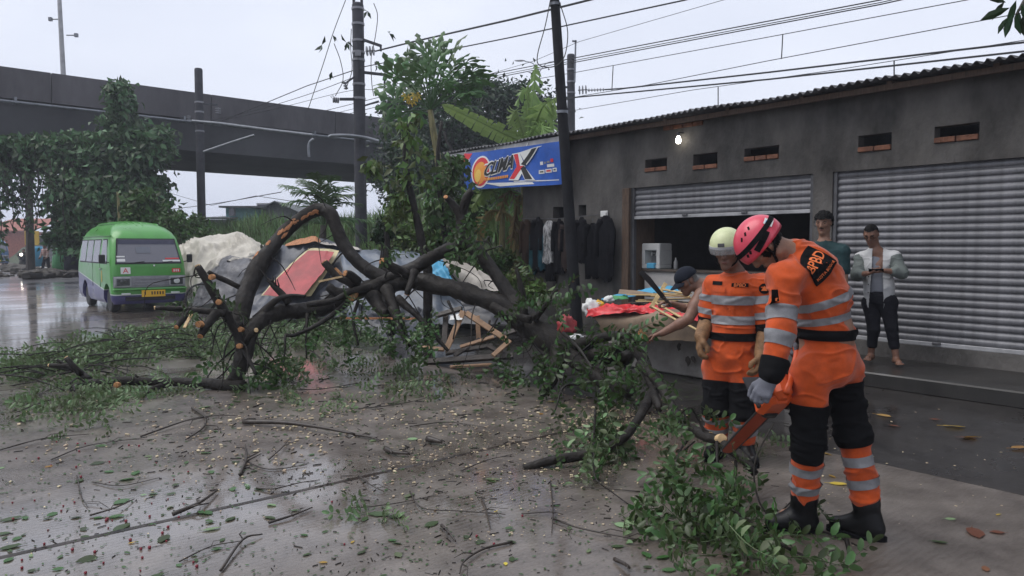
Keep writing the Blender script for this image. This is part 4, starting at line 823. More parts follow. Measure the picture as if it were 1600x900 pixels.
# fine twigs growing and hanging everywhere from the limbs
rt_ = random.Random(17)
for _ in range(95):
    Q = LIMB[rt_.choice([0, 0, 0, 1, 1, 4, 5, rt_.randrange(len(LIMB))])]; i = rt_.randrange(len(Q)); p = Q[i, :3]; a = rt_.uniform(0, 2*PI); L = rt_.uniform(.25, .8); dn = rt_.choice((-1, -1, -1, .7)); d = unit([math.cos(a)*.8, math.sin(a)*.8, dn*rt_.uniform(.2, 1)])
    if Q[i, 3] < .02: continue
    P = [p, p+d*L*.45+np.array([rt_.gauss(0, .04) for _ in 'xyz']), p+d*L*.8-ZZ*L*.12+np.array([rt_.gauss(0, .05) for _ in 'xyz']), p+d*L-ZZ*L*.3]; P = [q*[1, 1, 0]+ZZ*max(q[2], .03) for q in P]
    emit('twig', MB().tube(spline(P, 4), list(np.linspace(rt_.uniform(.006, .014), .003, 13)), 5), M['tbark'], ft, smooth=True)
# ---------------------------------------------------------------- compound leaves
def leaflet(p, d, s_, L, W, dz):
    n_ = np.cross(s_, d); q = lambda a, b, c=0: p+d*L*a+s_*W*b+n_*W*c
    return [q(0, 0), q(.18, .36, .10), q(.48, .5, .20-.1*dz), q(.84, .34, .10-.4*dz), q(.97, 0, -.75*dz), q(.84, -.34, .06-.4*dz), q(.5, -.5, .22-.1*dz), q(.18, -.36, .10), q(.5, 0, 0)], [(0, 8, 1), (1, 8, 2), (2, 8, 3), (3, 8, 4), (4, 8, 5), (5, 8, 6), (6, 8, 7), (7, 8, 0)]
def spray_geo(seed, pairs=5, L=.30, ll=.068, lw=.031, curl=.3):
    rng = np.random.default_rng(seed); mb = MB(); A = []
    P = [np.array([L*t, .03*math.sin(t*3+seed), -curl*L*t*t]) for t in np.linspace(0, 1, 7)]
    mb.tube(P, list(np.linspace(.0032, .0014, 7)), 4, caps=False); A += [.3]*(mb.n)
    for k in range(pairs):
        t = .18+.76*k/(pairs-1); i = min(int(t*6), 5); p = lerp(P[i], P[i+1], t*6-i); d0 = unit(P[i+1]-P[i])
        for s_ in (-1, 1):
            d = unit(d0*.45+np.array([0, s_*1., -.15-.35*rng.random()])+rng.normal(size=3)*.12); side = unit(np.cross(d, [0, 0, 1])+rng.normal(size=3)*.25); sc = rng.uniform(.75, 1.15)
            V, F = leaflet(p+d*.006, d, side, ll*sc, lw*sc*2*.55, rng.random()); mb.add(V, F); A += [rng.random()]*9
    V, F = leaflet(P[-1], unit(P[-1]-P[-2]), np.array([0, 1., 0]), ll*1.1, lw*1.1, .5); mb.add(V, F); A += [rng.random()]*9
    return mb, np.array(A)
SPR = []
for k in range(6):
    mb, A = spray_geo(k+1, pairs=[4, 5, 6, 5, 4, 6][k], L=[.24, .30, .36, .28, .22, .33][k]); V, F, _ = mb.arr(); SPR.append((V, F, A))
SPR_ME = [[mesh_data('leaf_spray', V, F, M[mm], smooth=True, attr=A) for (V, F, A) in SPR] for mm in ('lf_tree', 'lf_fg', 'lf_pale')]
def orient(d, roll):
    d = unit(d); u, v = frame(d); y = u*math.cos(roll)+v*math.sin(roll); return np.stack([d, y, np.cross(d, y)], 1)
def place(rng, c, rpx, n, Y, sc=1., mode='hang', ry=None, dY=.25):
    o = []; ry = ry or rpx
    for _ in range(n):
        p = at(c[0]+rng.normal()*rpx*.5, c[1]+rng.normal()*ry*.5, Y+rng.normal()*dY); a = rng.uniform(0, 2*PI)
        d = {'hang': [math.cos(a)*.45, math.sin(a)*.45, -1+rng.random()*.5], 'flat': [math.cos(a), math.sin(a), rng.normal()*.25+.12], 'any': [math.cos(a), math.sin(a), rng.normal()*.6]}[mode]
        p[2] = max(p[2], .03 if mode != 'hang' else .25)
        o.append((p, orient(d, PI/2+rng.normal()*.5 if mode != 'hang' else rng.uniform(0, 2*PI)), sc*rng.uniform(.75, 1.25)))
    return o
rng = np.random.default_rng(101); near, far_ = [], []
for (x, y, r, n, Y, sc, mode, ry) in (
    (1105, 825, 50, 30, 3.95, .85, 'any', 30), (1075, 852, 54, 24, 3.75, .85, 'flat', 26), (1165, 880, 70, 34, 3.55, .85, 'flat', 18), (1262, 890, 46, 12, 3.45, .8, 'flat', 12), (1050, 765, 16, 11, 4.2, .75, 'hang', 50), (1100, 712, 40, 8, 4.45, .7, 'hang', 20), (1150, 725, 20, 5, 4.3, .6, 'any', 20), (1135, 790, 30, 10, 4.0, .75, 'any', 30), (1225, 838, 16, 3, 3.75, .8, 'any', 8),
    (1075, 660, 34, 12, 4.9, .85, 'any', 26), (1005, 615, 30, 7, 5.8, .9, 'any', 40), (940, 675, 30, 20, 5.2, 1.0, 'hang', 36), (935, 705, 26, 12, 4.9, .9, 'hang', 28), (865, 680, 14, 4, 5.4, .7, 'hang', 14), (1040, 690, 26, 6, 4.7, .8, 'any', 20)):
    near += place(rng, (x, y), r, n, Y, sc, mode, ry)
for (x, y, r, n, Y, sc, mode, ry) in (
    (960, 585, 50, 24, 6.5, 1.0, 'hang', 40), (900, 530, 36, 13, 7.0, .95, 'hang', 36), (950, 535, 34, 11, 6.6, .95, 'any', 18), (850, 560, 28, 12, 7.2, .95, 'hang', 46), (825, 470, 34, 10, 7.8, 1.0, 'any', 36), (860, 470, 32, 8, 7.6, 1.1, 'any', 22), (870, 600, 28, 5, 6.8, .9, 'hang', 30), (800, 560, 24, 8, 7.9, 1.1, 'hang', 40),
    (668, 500, 20, 9, 8.0, .95, 'hang', 44), (645, 515, 30, 10, 8.0, 1.0, 'hang', 34), (600, 492, 30, 8, 8.2, 1.0, 'hang', 30), (560, 515, 40, 8, 8.1, 1.0, 'hang', 30), (520, 500, 40, 9, 8.2, 1.0, 'hang', 24), (440, 545, 40, 10, 7.9, 1.2, 'hang', 30), (425, 580, 24, 10, 7.7, 1.1, 'hang', 26), (400, 510, 36, 7, 7.9, 1.0, 'any', 30), (545, 470, 30, 8, 8.3, 1.1, 'hang', 20),
    (800, 520, 20, 3, 8.1, 1.1, 'hang', 22), (725, 360, 26, 8, 8.5, 1.2, 'hang', 24), (735, 330, 16, 5, 8.5, 1.2, 'hang', 16), (615, 400, 36, 4, 8.4, .9, 'any', 16), (690, 560, 18, 2, 7.9, .8, 'hang', 14), (350, 575, 26, 4, 7.6, 1, 'any', 26), (280, 490, 26, 6, 7.5, .9, 'any', 14)):
    far_ += place(rng, (x, y), r, n, Y, sc, mode, ry)
def join_sprays(lst, rng):
    Vs, Fs, As, o = [], [], [], 0
    for (p, R, s_) in lst:
        V, F, A = SPR[rng.integers(6)]; Vs.append(V@(R*s_).T+p); Fs += [[i+o for i in f] for f in F]; As.append(A*.6+rng.random()*.4); o += len(V)
    return np.concatenate(Vs), Fs, np.concatenate(As)
allp = near+far_; cut_ = 296
for i, (p, R, s_) in enumerate(allp[:cut_]):
    mt = np.eye(4); mt[:3, :3] = R*s_; mt[:3, 3] = p
    inst('leaf_spray', SPR_ME[1 if i < len(near) else 0][rng.integers(6)] if rng.random() > .22 else SPR_ME[rng.choice([0, 0, 2])][rng.integers(6)], mt.tolist(), ft)
V, F, A = join_sprays(allp[cut_:], rng); emit('leaf_sprays', (V, F), M['lf_tree'], ft, attr=A, kind='stuff')
M['lf_heap'] = leafmat('cut_heap_leaves', (.105, .155, .068), .4)
# ---------------------------------------------------------------- the swath of cut foliage on the road
rng = np.random.default_rng(111); hp = []
def poly_pts(poly, n):
    poly = np.array(poly, float); lo, hi = poly.min(0), poly.max(0); o = []
    while len(o) < n:
        p = rng.uniform(lo, hi); ins = False; j = len(poly)-1
        for i in range(len(poly)):
            if (poly[i, 1] > p[1]) != (poly[j, 1] > p[1]) and p[0] < (poly[j, 0]-poly[i, 0])*(p[1]-poly[i, 1])/(poly[j, 1]-poly[i, 1])+poly[i, 0]: ins = not ins
            j = i
        if ins: o.append(p)
    return o
for poly, n, hmax, sc in (([(0, 572), (60, 556), (140, 534), (250, 512), (380, 500), (520, 498), (600, 520), (560, 545), (480, 548), (380, 560), (250, 562), (180, 578), (100, 588), (30, 600)], 860, .15, 1.0), ([(60, 610), (120, 590), (200, 600), (230, 625), (180, 650), (90, 650), (30, 640)], 70, .12, .9), ([(180, 590), (380, 585), (420, 610), (340, 625), (220, 630)], 22, .10, .85),
                        ([(400, 560), (600, 560), (640, 580), (560, 600), (430, 590)], 34, .08, .85), ([(560, 580), (720, 590), (720, 620), (640, 640), (560, 625)], 34, .08, .8), ([(420, 600), (560, 620), (520, 660), (430, 650)], 16, .05, .8), ([(0, 610), (120, 640), (200, 680), (60, 690), (0, 660)], 24, .05, .7), ([(560, 790), (640, 795), (630, 815), (570, 812)], 5, .05, .8), ([(960, 800), (1005, 808), (1000, 832), (965, 828)], 3, .06, .9), ([(1180, 690), (1230, 700), (1220, 730), (1180, 725)], 5, .1, .7)):
    for (x, y) in poly_pts(poly, n):
        p = gnd(x, y); p[2] = .015+hmax*rng.random()**1.6*(.35+.65*(.5+.5*noise3(p*1.1))); a = rng.uniform(0, 2*PI)
        hp.append((p, orient([math.cos(a), math.sin(a), .06+rng.normal()*.16], PI/2+rng.normal()*.35), sc*1.0*rng.uniform(.7, 1.25)))
V, F, A = join_sprays(hp, rng); emit('cut_foliage', (V, F), M['lf_heap'], attr=A, kind='stuff', base=gnd(300, 560))
mb = MB()
for _ in range(150):
    x, y = poly_pts([(40, 575), (250, 520), (560, 505), (560, 545), (250, 575), (120, 640)], 1)[0]; p = gnd(x, y); a = rng.uniform(0, 2*PI); L = rng.uniform(.3, .9); z = rng.uniform(.04, .2)
    d = np.array([math.cos(a), math.sin(a), rng.normal()*.15]); mb.tube(spline([p+ZZ*z, p+d*L*.5+ZZ*(z+.04), p+d*L+ZZ*z], 3), rng.uniform(.004, .009), 5)
emit('cut_twigs', mb, M['tbark'], kind='stuff', base=gnd(300, 560))
# ---------------------------------------------------------------- litter on the road
def flat_leaf(seed):
    rng = np.random.default_rng(seed); L, W = 1., rng.uniform(.45, .62); V = []; 
    for t, w_ in ((0, .02), (.12, .55), (.32, .95), (.55, 1.), (.8, .72), (1, .02)):
        w2 = w_*rng.uniform(.72, 1.1); V += [(t*L-.5, w2*W/2, .05*rng.random()*w_+.015), (t*L-.5, 0, .012*math.sin(t*5)+.01), (t*L-.5, -w_*W/2, .05*rng.random()*w_+.015)]
    F = [(3*i+k, 3*i+k+1, 3*i+k+4, 3*i+k+3) for i in range(5) for k in range(2)]
    mb = MB().add(V, F).tube([(-.5, 0, .012), (-.72, .04, .012)], .012, 4); return mb.arr()
LF = [flat_leaf(k) for k in range(5)]; rng = np.random.default_rng(121)
LME = {mm: [mesh_data('fallen_leaf', V, F, M[mm], smooth=True, attr=np.full(len(V), r)) for (V, F, _), r in zip(LF, (.15, .35, .5, .7, .9))] for mm in ('lf_fg', 'lf_pale', 'lf_gold', 'lf_brown', 'lf_tree')}
LLAB = {'lf_fg': 'broad green leaf fallen flat on the wet concrete', 'lf_pale': 'pale underside up leaf lying on the wet concrete', 'lf_gold': 'small yellow leaf lying on the wet concrete', 'lf_brown': 'brown dead leaf on the dark roadside strip', 'lf_tree': 'dark green leaf stuck to the wet concrete'}
def drop_leaf(x, y, size, mm, rot=None):
    p = gnd(x, y); k = size/FPX*p[1]; a = rng.uniform(0, 2*PI) if rot is None else rot
    mt = Matrix.Translation((p[0], p[1], .004)) @ Matrix.Rotation(a, 4, 'Z') @ Matrix.Rotation(rng.normal()*.12, 4, 'X') @ Matrix.Diagonal((k, k, k, 1))
    o = inst('fallen_leaf', LME[mm][rng.integers(5)], mt); tag(o, LLAB[mm], 'leaf', {'lf_brown': 'brown leaves on the roadside strip'}.get(mm, 'leaves scattered over the concrete road: '+mm[3:])); return o
for (x, y, s_, mm) in ((152, 725, 24, 'lf_tree'), (198, 750, 26, 'lf_fg'), (212, 740, 24, 'lf_tree'), (190, 825, 38, 'lf_fg'), (256, 843, 34, 'lf_tree'), (320, 802, 32, 'lf_tree'), (136, 876, 34, 'lf_fg'), (16, 856, 34, 'lf_tree'), (190, 785, 30, 'lf_fg'), (182, 808, 26, 'lf_fg'), (244, 902, 30, 'lf_tree'), (330, 828, 30, 'lf_pale'), (18, 812, 32, 'lf_fg'), (4, 835, 26, 'lf_fg'), (360, 812, 24, 'lf_tree'), (124, 752, 22, 'lf_tree'), (364, 765, 20, 'lf_fg'), (170, 738, 18, 'lf_tree'),
    (674, 820, 32, 'lf_fg'), (770, 750, 26, 'lf_pale'), (768, 752, 18, 'lf_fg'), (640, 775, 26, 'lf_pale'), (592, 805, 40, 'lf_fg'), (620, 808, 30, 'lf_fg'), (570, 812, 22, 'lf_fg'), (728, 840, 16, 'lf_tree'), (620, 850, 20, 'lf_fg'), (622, 868, 24, 'lf_pale'), (508, 832, 14, 'lf_tree'), (505, 880, 16, 'lf_gold'), (551, 848, 11, 'lf_gold'), (680, 798, 9, 'lf_gold'), (795, 826, 16, 'lf_fg'), (800, 830, 12, 'lf_fg'), (790, 882, 12, 'lf_gold'), (800, 875, 20, 'lf_tree'), (686, 848, 14, 'lf_tree'), (750, 848, 20, 'lf_fg'), (475, 837, 16, 'lf_tree'),
    (424, 790, 20, 'lf_pale'), (422, 810, 24, 'lf_fg'), (404, 765, 18, 'lf_fg'), (965, 855, 24, 'lf_tree'), (972, 822, 30, 'lf_pale'), (985, 818, 28, 'lf_pale'), (1010, 868, 26, 'lf_tree'), (1036, 872, 28, 'lf_tree'), (1045, 892, 26, 'lf_fg'), (800, 848, 18, 'lf_tree'), (890, 826, 16, 'lf_pale'), (920, 862, 16, 'lf_pale'), (775, 800, 10, 'lf_gold'), (870, 735, 14, 'lf_fg')):
    drop_leaf(x, y, s_*.95, mm)
for (x, y, s_, mm) in ((1490, 667, 30, 'lf_gold'), (1512, 685, 22, 'lf_brown'), (1524, 834, 42, 'lf_brown'), (1558, 833, 22, 'lf_brown'), (1592, 700, 30, 'lf_brown'), (1460, 656, 14, 'lf_brown'), (1465, 612, 20, 'lf_brown'), (1380, 650, 22, 'lf_brown'), (1396, 666, 16, 'lf_brown'), (1516, 684, 22, 'lf_brown'), (1555, 625, 24, 'lf_brown'), (1468, 848, 22, 'lf_fg'), (1560, 805, 10, 'lf_gold'), (1485, 812, 16, 'lf_pale'), (1444, 600, 12, 'lf_gold'), (1310, 757, 26, 'lf_gold'), (1300, 745, 14, 'lf_gold'), (1292, 710, 14, 'lf_gold'), (1540, 890, 20, 'lf_brown'), (1350, 630, 12, 'lf_pale')):
    drop_leaf(x, y, s_*1.1, mm)
n = 0
while n < 120:                                          # thinning away from the tree
    x, y = rng.uniform(-20, 1060), rng.uniform(620, 905)
    if noise3(gnd(x, y)*1.1+21) < rng.uniform(-.35, .45): continue
    drop_leaf(x, y, rng.uniform(8, 20), rng.choice(['lf_fg', 'lf_tree', 'lf_tree', 'lf_pale', 'lf_gold'], p=[.3, .25, .2, .15, .10])); n += 1
V5 = np.array([v for v in LF[2][0]]); F5 = LF[2][1]; Vs, Fs, As, o = [], [], [], 0
for _ in range(2600):
    x = rng.uniform(-20, 1150); y = 585+330*rng.random()**1.5
    p = gnd(x, y); k = rng.uniform(2.5, 8.5)/FPX*p[1]; a = rng.uniform(0, 2*PI); R = np.array([[math.cos(a), -math.sin(a), 0], [math.sin(a), math.cos(a), 0], [0, 0, 1]]); Vs.append(V5@R.T*k+[p[0], p[1], .004]); Fs += [[i+o for i in f] for f in F5]; As.append(np.full(len(V5), rng.random())); o += len(V5)
emit('leaf_litter', (np.concatenate(Vs), Fs), M['lf_tree'], attr=np.concatenate(As), kind='stuff', base=(0, 5, 0))
M['chip'] = mat('wood_chips', (.46, .37, .25), .75, attr=.6)
Vs, Fs, As, o = [], [], [], 0
def chips(cx, cy, sx, sy, n, lo, hi):
    global o; n = int(n*1.35)
    for _ in range(n):
        p = gnd(cx+rng.normal()*sx, max(cy+rng.normal()*sy, 560))
        if noise3(p*1.7+3)+.5*noise3(p*5) < rng.uniform(-.7, .35): continue
        k = (lo+(hi-lo)*rng.random()**2.5*1.5)*.62/FPX*max(p[1], 3.5); a = rng.uniform(0, 2*PI); c, s_ = math.cos(a), math.sin(a); w_ = rng.uniform(.25, .8)
        q = np.array([(-.5, -w_/2, 0), (.5, -w_/2*rng.uniform(.4, 1), 0), (.55*rng.uniform(.6, 1), w_/2, 0), (-.5, w_/2*rng.uniform(.4, 1), 0)])*k; V = np.concatenate([q, q*.9+[0, 0, k*.3]])+rng.normal(size=(8, 3))*k*.05; V[:, 2] = np.maximum(V[:, 2], .001)
        Vs.append(V@np.array([[c, -s_, 0], [s_, c, 0], [0, 0, 1]]).T+[p[0], p[1], .003]); Fs.extend([[i+o for i in f] for f in ((4, 5, 6, 7), (0, 1, 5, 4), (1, 2, 6, 5), (2, 3, 7, 6), (3, 0, 4, 7))]); As.append(np.full(8, rng.random())); o += 8
for a in ((960, 650, 60, 16, 330, 3, 8), (640, 660, 160, 30, 420, 3, 8), (880, 700, 100, 40, 220, 3, 7), (500, 690, 140, 30, 260, 3, 9), (330, 690, 120, 22, 160, 3, 10), (600, 750, 220, 60, 260, 3, 7), (1240, 790, 80, 40, 200, 2, 5), (1420, 720, 130, 70, 90, 2, 5), (880, 800, 140, 50, 90, 3, 6), (170, 720, 150, 60, 130, 3, 8), (420, 620, 130, 20, 120, 3, 7)): chips(*a)
emit('wood_chips', (np.concatenate(Vs), Fs), M['chip'], attr=np.concatenate(As), kind='stuff', base=(0, 5, 0))
Vs, Fs, o = [], [], 0
for _ in range(1700):                                   # dark scraps of bark and broken twig
    p = gnd(rng.normal()*330+560, 590+320*rng.random()**1.4)
    if noise3(p*1.5+8) < rng.uniform(-.5, .3): continue
    a = rng.uniform(0, 2*PI); L = (2+16*rng.random()**2.5)/FPX*max(p[1], 3.5)*.5; w_ = rng.uniform(.8, 2.2)/FPX*max(p[1], 3.5)*.5; c, s_ = math.cos(a), math.sin(a); q = np.array([(-L, -w_, 0), (L, -w_, 0), (L, w_, 0), (-L, w_, 0), (-L*.9, 0, w_*1.4), (L*.9, 0, w_*1.4)]); Vs.append(q@np.array([[c, -s_, 0], [s_, c, 0], [0, 0, 1]]).T+[p[0], p[1], .002]); Fs += [[i+o for i in f] for f in ((0, 1, 5, 4), (2, 3, 4, 5), (1, 2, 5), (3, 0, 4))]; o += 6
emit('bark_scraps', (np.concatenate(Vs), Fs), M['tbark'], kind='stuff', base=(0, 5, 0))
M['berry'] = mat('red_berry', (.20, .018, .03), .4); Vs, Fs, o = [], [], 0
ico = MB().ell((0, 0, 0), 1, 7, 5).arr()
for _ in range(60):
    p = gnd(rng.uniform(-10, 330)+(rng.random() < .12)*500, rng.uniform(690, 900)); r = rng.uniform(.004, .009); Vs.append(ico[0]*r+[p[0], p[1], r*.8]); Fs += [[i+o for i in f] for f in ico[1]]; o += len(ico[0])
emit('fallen_berries', (np.concatenate(Vs), Fs), M['berry'], kind='stuff', base=gnd(150, 800))
M['twig'] = mat('wet_twig', (.035, .026, .020), .45, var=.4, vscale=20)
TL = 'thin dark wet twig lying on the concrete among the leaf litter'
def twig(pts, r, label=TL, group='twigs scattered on the road', fork=True):
    P = spline([gnd(x, y)+ZZ*(r+.004+.02*random.random()*(0 < i < len(pts)-1)) for i, (x, y) in enumerate(pts)], 5); mb = MB().tube(P, list(np.linspace(r, r*.45, len(P))), 6)
    if fork and len(P) > 5:
        for _ in range(2): 
            i = random.randrange(2, len(P)-2); d = unit(P[i+1]-P[i-1]); s_ = np.cross(d, ZZ)*random.choice((-1, 1)); L = np.linalg.norm(P[-1]-P[0])*.25; mb.tube([P[i], P[i]+(d*.7+s_*.7)*L*.5+ZZ*.01, P[i]+(d*.9+s_*.5)*L], [r*.5, r*.4, r*.25], 5)
    emit('twig', mb, M['twig'], label=label, cat='twig', group=group if label == TL else None, smooth=True)
twig([(380, 664), (440, 668), (500, 676), (553, 683)], .022, 'thickest dark stick on the wet road below the hanging leaves', fork=False); twig([(553, 682), (575, 686), (598, 692)], .012); twig([(602, 706), (615, 712), (640, 714)], .02, 'short black knotted branch piece at the edge of the puddle shine'); twig([(668, 692), (690, 697)], .028, 'stubby black offcut on the road under the broken table', fork=False)
for pts, r in (([(220, 684), (300, 660), (350, 650)], .008), ([(345, 895), (380, 850), (410, 838)], .008), ([(420, 720), (440, 705), (455, 685)], .006), ([(380, 720), (420, 735), (480, 728)], .005), ([(400, 765), (430, 768), (470, 760), (500, 752)], .005), ([(420, 820), (455, 810), (488, 796)], .008), ([(545, 795), (580, 797), (640, 785), (700, 770)], .004), ([(640, 770), (660, 798), (720, 803), (790, 806)], .005), ([(752, 780), (760, 800), (766, 828)], .006), ([(800, 850), (755, 862), (725, 885), (718, 900)], .007), ([(690, 825), (700, 840), (712, 850)], .01), ([(270, 808), (310, 795), (340, 770)], .013), ([(120, 745), (128, 780), (138, 795)], .004), ([(140, 808), (180, 800), (210, 782)], .006), ([(145, 755), (190, 762), (250, 748)], .004), ([(375, 745), (385, 720), (383, 700)], .012), ([(280, 880), (330, 860), (375, 848)], .004), ([(0, 705), (70, 690), (140, 680)], .006), ([(80, 720), (140, 700), (230, 685)], .005), ([(860, 755), (864, 800), (862, 835)], .005), ([(862, 812), (900, 830), (960, 842), (1005, 847)], .006), ([(815, 805), (860, 806), (880, 806)], .004), ([(720, 738), (760, 725), (800, 712)], .005), ([(560, 640), (620, 635), (690, 618)], .006), ([(440, 610), (500, 612), (560, 600)], .008), ([(640, 668), (700, 664), (760, 670)], .006), ([(560, 745), (580, 765), (600, 770)], .005), ([(960, 878), (980, 892), (984, 893)], .010), ([(1000, 770), (940, 765), (880, 762)], .004), ([(300, 640), (320, 655), (318, 672), (290, 690)], .012)): twig(pts, r)
# ================================================================ PEOPLE
class Sdf:
    """smooth union of tapered capsules and ellipsoids, meshed with surface nets into one continuous skin"""
    def __init__(s): s.p = []
    def cap(s, a, b, ra, rb, g='x', k=.02, flat=None): s.p.append(('c', np.array(a, float), np.array(b, float), ra, rb, g, k, flat)); return s
    def ell(s, c, r, ax, g='x', k=.02): s.p.append(('e', np.array(c, float), np.array(r, float), np.array(ax, float), None, g, k, None)); return s
    def chain(s, P, R, g, k=.02, flat=None):
        for i in range(len(P)-1): s.cap(P[i], P[i+1], R[i], R[i+1], g if isinstance(g, str) else g[i], k, flat)
        return s
    def _d(s, p, Q):
        if p[0] == 'c':
            _, a, b, ra, rb, _, _, fl = p; q = Q-a; ba = b-a
            if fl is not None:
                w_, f = fl; q = q+(f-1)*(q@w_)[..., None]*w_; ba = ba+(f-1)*(ba@w_)*w_
            h = np.clip((q@ba)/max(ba@ba, 1e-9), 0, 1); d = np.sqrt(((q-h[..., None]*ba)**2).sum(-1)); return d-(ra+(rb-ra)*h)
        _, c, r, ax = p[:4]; q = (Q-c)@ax.T/r; k0 = np.sqrt((q**2).sum(-1)); k1 = np.sqrt(((q/r)**2).sum(-1))+1e-9; return k0*(k0-1)/k1
    def mesh(s, vox):
        lo, hi = [], []
        for p in s.p:
            if p[0] == 'c': R = max(p[3], p[4]); lo.append(np.minimum(p[1], p[2])-R); hi.append(np.maximum(p[1], p[2])+R)
            else: R = max(p[2]); lo.append(p[1]-R); hi.append(p[1]+R)
        L = np.min(lo, 0)-.05; n = np.ceil((np.max(hi, 0)+.05-L)/vox).astype(int)+1; G = np.full(n, .06, np.float32); ID = np.zeros(n, np.int8); BD = np.full(n, .2, np.float32)
        names = sorted({p[5] for p in s.p}); X = [L[i]+vox*np.arange(n[i]) for i in range(3)]
        for p, l, h in zip(s.p, lo, hi):
            m = .03+vox*2; i0 = np.maximum(((l-m-L)/vox).astype(int), 0); i1 = np.minimum(((h+m-L)/vox).astype(int)+2, n); sl = tuple(slice(a, b) for a, b in zip(i0, i1))
            Q = np.stack(np.meshgrid(*[X[i][sl[i]] for i in range(3)], indexing='ij'), -1); d = s._d(p, Q).astype(np.float32); g = G[sl]; k = p[6]
            hh = np.maximum(k-np.abs(g-d), 0)/k; G[sl] = np.minimum(g, d)-hh*hh*k*.25
            b = BD[sl]; w_ = d < b; ID[sl] = np.where(w_, names.index(p[5]), ID[sl]); BD[sl] = np.where(w_, d, b)
        V, F, C = nets(G); V3 = L+V*vox; grp = ID[tuple(C.T)]; return V3, F, np.array(names)[grp]
def nets(G):
    n = np.array(G.shape); ins = G < 0; c = np.zeros(n-1, np.int8)
    for dx in (0, 1):
        for dy in (0, 1):
            for dz in (0, 1): c += ins[dx:n[0]-1+dx, dy:n[1]-1+dy, dz:n[2]-1+dz]
    act = np.argwhere((c > 0) & (c < 8)); idx = np.full(n-1, -1, np.int64); idx[tuple(act.T)] = np.arange(len(act)); S_ = np.zeros((len(act), 3)); W_ = np.zeros(len(act))
    cor = [(a, b, d) for a in (0, 1) for b in (0, 1) for d in (0, 1)]
    for a in cor:
        for ax in range(3):
            if a[ax]: continue
            b = list(a); b[ax] = 1; g0_ = G[tuple((act+a).T)]; g1_ = G[tuple((act+b).T)]; m = (g0_ < 0) != (g1_ < 0); t = np.where(m, g0_/np.where(m, g0_-g1_, 1), 0)
            p = np.array(a, float)[None]+t[:, None]*np.eye(3)[ax]; S_ += p*m[:, None]; W_ += m
    V = act+S_/W_[:, None]; Fs = []
    for ax in range(3):
        u, v = [(1, 2), (2, 0), (0, 1)][ax]; sl0 = [slice(None)]*3; sl1 = [slice(None)]*3; sl0[ax] = slice(0, -1); sl1[ax] = slice(1, None)
        a = ins[tuple(sl0)]; b = ins[tuple(sl1)]; e = np.argwhere(a != b); e = e[(e[:, u] > 0) & (e[:, v] > 0) & (e[:, u] < n[u]-1) & (e[:, v] < n[v]-1)]; fl = a[tuple(e.T)]
        q = []
        for du, dv in ((-1, -1), (0, -1), (0, 0), (-1, 0)): o = e.copy(); o[:, u] += du; o[:, v] += dv; q.append(idx[tuple(o.T)])
        q = np.stack(q, 1); q[~fl] = q[~fl][:, ::-1]; Fs.append(q)
    F = np.concatenate(Fs); return V, F[(F >= 0).all(1)], act
def vnorm(V, F):
    a = V[F[:, 2]]-V[F[:, 0]]; b = V[F[:, 3]]-V[F[:, 1]]; n = np.cross(a, b); N_ = np.zeros_like(V)
    for i in range(4): np.add.at(N_, F[:, i], n)
    return N_/(np.linalg.norm(N_, axis=1, keepdims=True)+1e-12)
def relax(V, F, it=1, w_=.5):
    for _ in range(it):
        A = np.zeros_like(V); c = np.zeros(len(V))
        for i in range(4):
            for j in (1, 3): np.add.at(A, F[:, i], V[F[:, (i+j) % 4]]); np.add.at(c, F[:, i], 1)
        V = V*(1-w_)+w_*A/np.maximum(c, 1)[:, None]
    return V
